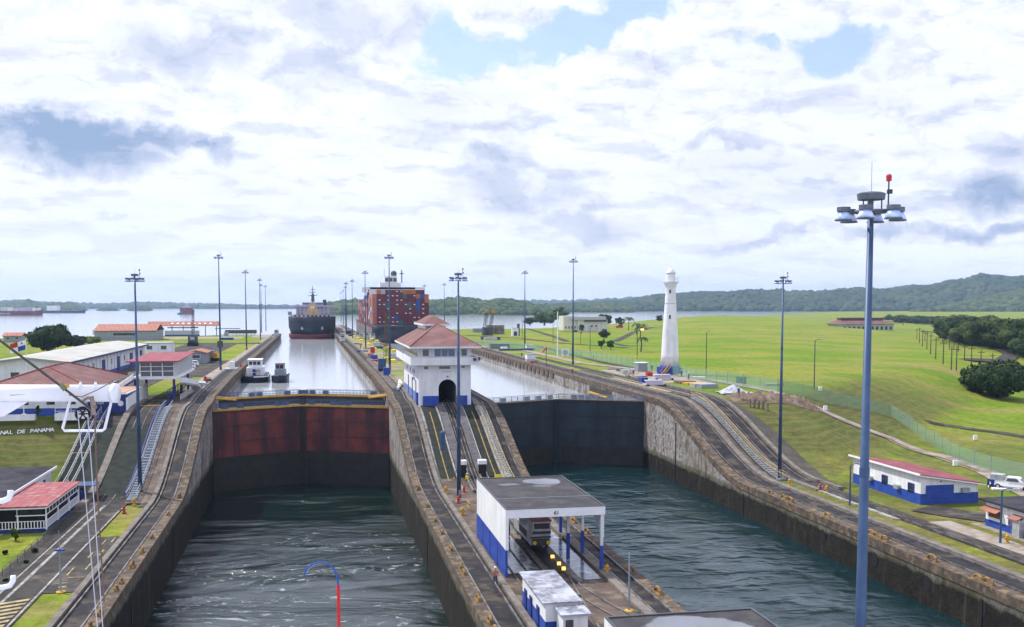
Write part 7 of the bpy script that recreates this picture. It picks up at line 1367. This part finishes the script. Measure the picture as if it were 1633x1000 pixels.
for a in ((868, 519, 22, 28, 'spreading dark tree left of the white two storey building', 'leaf'), (893, 518, 16, 34, 'taller tree touching the left end of the white two storey building', 'leaf'), (845, 519, 12, 16, 'small tree at the shore left of the spreading one', 'leaf_dark'), (962, 524, 15, 30, 'broad tree behind the right end of the white two storey building', 'leaf_dark'), (988, 520, 10, 16, 'dark bush like tree right of the white two storey building', 'leaf_dark'),
          (963, 546, 10, 26, 'small round tree in front of the white two storey building', 'leaf'), (974, 558, 7, 19, 'slender young tree on the lawn, right one of the low pair', 'leaf'), (959, 556, 6, 18, 'slender young tree on the lawn, left one of the low pair', 'leaf'), (927, 532, 5, 18, 'small tree against the facade of the white building', 'leaf'), (1052, 516, 6, 17, 'small dark tree at the shore just left of the lighthouse', 'leaf_dark')): tree(*a[:5], kind=a[5], zf=ZU, n=26, per=110, leaf=.22)
tree(1440, 519, 8, 18, 'lone dark tree beside the powerhouse', 'forest', n=14)
for px, py, tp, lab in ((1002, 527, 502, 'tall coconut palm right of the white two storey building'), (1021, 540, 513, 'right palm of the pair left of the lighthouse'), (1015, 534, 512, 'left palm of the pair left of the lighthouse'), (1022, 561, 533, 'short palm standing on the grass left of the lighthouse')):
    p = at(px, py, ZU); k = 1/pxscale(p); H_ = (py-tp)*k; t_ = thing('palm_tree', p, lab, 'palm tree', 'palms left of the lighthouse'); top = p+Vector((.3, 0, H_*.8)); MB().path([p, p+Vector((.25, 0, H_*.4)), top], [.3, .22, .16], 7).build('trunk', 'bark', t_); m = MB(); rr = random.Random(px)
    for i in range(16):
        a = i*2.4; L_ = H_*.42*rr.uniform(.8, 1.1); e = rr.uniform(.1, .8); q = []
        for j in range(6): s = j/5; q.append(top+Vector((math.cos(a)*L_*s, math.sin(a)*L_*s, e*L_*s-L_*.95*s*s)))
        for j in range(5):
            d_ = Vector((-math.sin(a), math.cos(a), 0))*H_*.055*math.sin(math.pi*(j+.6)/5.6); dn_ = Vector((0, 0, -H_*.03)); m.add([q[j], q[j+1], q[j+1]+d_+dn_, q[j]+d_+dn_, q[j+1]-d_+dn_, q[j]-d_+dn_], [(0, 1, 2, 3), (1, 0, 5, 4)])
    m.build('fronds', 'leaf', t_)
def shrub(px, py, rpx, hpx, lab, kind='leaf', zf=0): tree(px, py, rpx, hpx, lab, kind, False, 10, 70, .12, zf, name='shrub')
shrub(66, 786, 12, 18, 'green bush behind the pavilion roof'); shrub(25, 862, 9, 24, 'tall bush in front of the pavilion railing', 'leaf'); shrub(55, 882, 5, 9, 'round dark shrub on the lower left lawn', 'leaf_dark'); shrub(42, 899, 3, 6, 'small shrub right below the round one', 'leaf_dark'); shrub(8, 884, 4, 8, 'small shrub at the left edge of the lower lawn', 'leaf_dark'); shrub(9, 928, 3, 5, 'tiny shrub beside the white pipe end', 'leaf_dark'); shrub(62, 665, 5, 22, 'slim dark shrub against the house wall', 'leaf_dark', ZU-.2)
fence_y('railing', -30.8, 105, 128, .0, .9, 9, 'low dark green rail fence along the lower left lawn', 'dgrey', 2, .04)
# ================================================================ our own ship's gear in the foreground
Zf = 17.
def fg(px, py, Z=Zf): d = ray(px, py); return Cc+d*Z
bm = thing('white_boom', fg(90, 627), 'thick white horizontal boom with a round end cap entering from the left', 'boom')
MB().tube(fg(-160, 627), fg(182, 627), .145, n=32).build('tube', 'cwhite', bm, True); MB().lathe([(.155, -.03), (.165, 0), (.165, .05), (.12, .075), (.02, .08)], (0, 0, 0), 28).v
e = fg(180, 627); d_ = (fg(188, 627)-e).normalized(); MB().tube(e, fg(187, 627), .165, n=32).build('end_cap', 'cwhite', bm, True)
MB().tube(fg(20, 629)+Vector((0, -.135, 0)), fg(44, 628)+Vector((0, -.135, 0)), .012, n=6).build('rust_streak', mat('rust_stain', (.45, .22, .08)), bm)
MB().add([fg(-30, 641), fg(45, 641), fg(6, 664), fg(-30, 668), fg(-30, 641, 17.1), fg(45, 641, 17.1), fg(6, 664, 17.1), fg(-30, 668, 17.1)], [(0, 1, 2, 3), (7, 6, 5, 4), (0, 4, 5, 1), (1, 5, 6, 2), (2, 6, 7, 3)]).build('bracket_plate', 'cwhite', bm)
MB().path([fg(112, 638), fg(100, 683), fg(103, 687), fg(163, 687), fg(167, 684), fg(178, 638)], .023, 10).build('guard_frame', 'cwhite', bm)
for x in (131, 155): MB().lathe([(.03, 0), (.03, .06), (.012, .1)], fg(x, 627)+Vector((0, -.1, .1)), 10).build('lug', 'cwhite', bm)
pw = thing('pulley', fg(131, 660, 16.8), 'black spoked pulley wheel hanging below the white boom', 'pulley'); c = fg(132, 660, 16.8); ax = -(ray(132, 660)).normalized()
u_ = ax.cross(Vector((0, 0, 1))).normalized(); v_ = u_.cross(ax)
MB().path([c+(u_*math.cos(a)+v_*math.sin(a))*.105 for a in [i*math.pi/12 for i in range(25)]], .022, 8).build('rim', 'black', pw); m = MB(); [m.tube(c, c+(u_*math.cos(a)+v_*math.sin(a))*.1, .012, n=5) for a in [i*math.pi/3 for i in range(6)]]; m.tube(c-ax*.03, c+ax*.03, .035, n=10); m.build('spokes', 'black', pw)
m = MB(); m.path([fg(132, 640), fg(140, 634, 16.7), fg(150, 640, 16.7), fg(153, 650, 16.7), fg(146, 655, 16.8), fg(138, 648, 16.8)], .022, 7); m.tube(fg(146, 632, 16.7), fg(150, 662, 16.7), .035, n=8); solo(m, 'shackle', mat('rusty_shackle', (.16, .12, .10), (.3, .24, .2), 12, .5), 'rusty tangle of shackles joining the stay to the white boom', 'shackle')
solo(MB().path([fg(-20, 528, 16.5), fg(60, 588, 16.6), fg(100, 618, 16.7), fg(150, 656, 16.75)], .022, 8), 'wire_stay', mat('dark_wire_rope', (.05, .045, .045), (.09, .08, .08), 30, .7), 'dark thick wire stay slanting down from the left to the boom', 'wire rope')
t_ = thing('turnbuckle', fg(101, 618, 16.6), 'green and brass turnbuckle clamped on the slanting wire stay', 'turnbuckle'); MB().tube(fg(97, 613, 16.6), fg(104, 621, 16.6), .045, n=8).build('body', mat('green_brass', (.06, .2, .17), (.25, .17, .07), 14, .5), t_); MB().tube(fg(107, 612, 16.6), fg(108, 618, 16.6), .03, n=8).build('clamp', 'yellow', t_)
for i, (a_, b_) in enumerate((((124, 655), (158, 1030)), ((140, 662), (166, 1030)))): solo(MB().tube(fg(a_[0], a_[1], 16.6), fg(b_[0], b_[1], 16.2), .0075, n=8), 'hoist_rope', mat('pale_rope', (.5, .51, .56)), ('left', 'right')[i]+' one of two white hoist ropes hanging from the pulley', 'rope', 'white hoist ropes')
solo(MB().path([fg(151, 660, 16.7), fg(155, 780, 16.5), fg(166, 960, 16.4)], .014, 6), 'brown_line', mat('brown_rope', (.16, .10, .07)), 'thin dark brown line hanging beside the white ropes', 'rope'); solo(MB().path([fg(110, 630, 16.7), fg(130, 633, 16.6), fg(155, 622, 16.6), fg(185, 605, 16.6)], .008, 5), 'slack_line', 'wood', 'thin slack brown line drooping across the boom end', 'rope')
solo(MB().path([fg(-40, 938), fg(4, 937), fg(16, 934), fg(21, 926), fg(21, 918)], .045, 12), 'vent_pipe', 'cwhite', 'lower bent white pipe end poking in at the left edge', 'pipe', None, True); solo(MB().path([fg(-40, 800), fg(4, 799), fg(14, 795), fg(17, 788), fg(17, 782)], .05, 12), 'vent_pipe', 'cwhite', 'upper bent white pipe end poking in before the pavilion roof', 'pipe', None, True)
solo(MB().tube(fg(539.5, 933), fg(541.5, 1060), .028, n=12), 'red_pole', mat('bright_red_pole', (.55, .015, .02), None, 1, .4), 'upright red pole rising from the bottom edge over the water', 'pole')
solo(MB().path([fg(485, 919), fg(488, 908), fg(497, 900), fg(510, 897), fg(524, 899), fg(533, 908), fg(538, 920), fg(539.5, 935)], .017, 8), 'blue_hose', mat('blue_hose', (.03, .09, .32)), 'thin blue hose arching from the top of the red pole', 'hose'); solo(MB().path([fg(488, 914), fg(494, 905), fg(503, 900), fg(513, 898)], .009, 6), 'grey_cord', 'grey', 'grey cord following the blue hose', 'cord')
# ================================================================ haze
hm = bpy.data.materials.new('haze'); hm.use_nodes = True; n = NT(hm.node_tree)
pv_ = n.n('ShaderNodeVolumePrincipled', {'Color': (.50, .70, 1.0, 1), 'Density': HZ, 'Anisotropy': .3}); n.t.links.new(pv_.outputs[0], n.n('ShaderNodeOutputMaterial').inputs['Volume'])
M['haze'] = hm; tag(MB().box(-9600, 9600, -60, 9700, -14, 215).build('haze', 'haze'), kind='stuff')
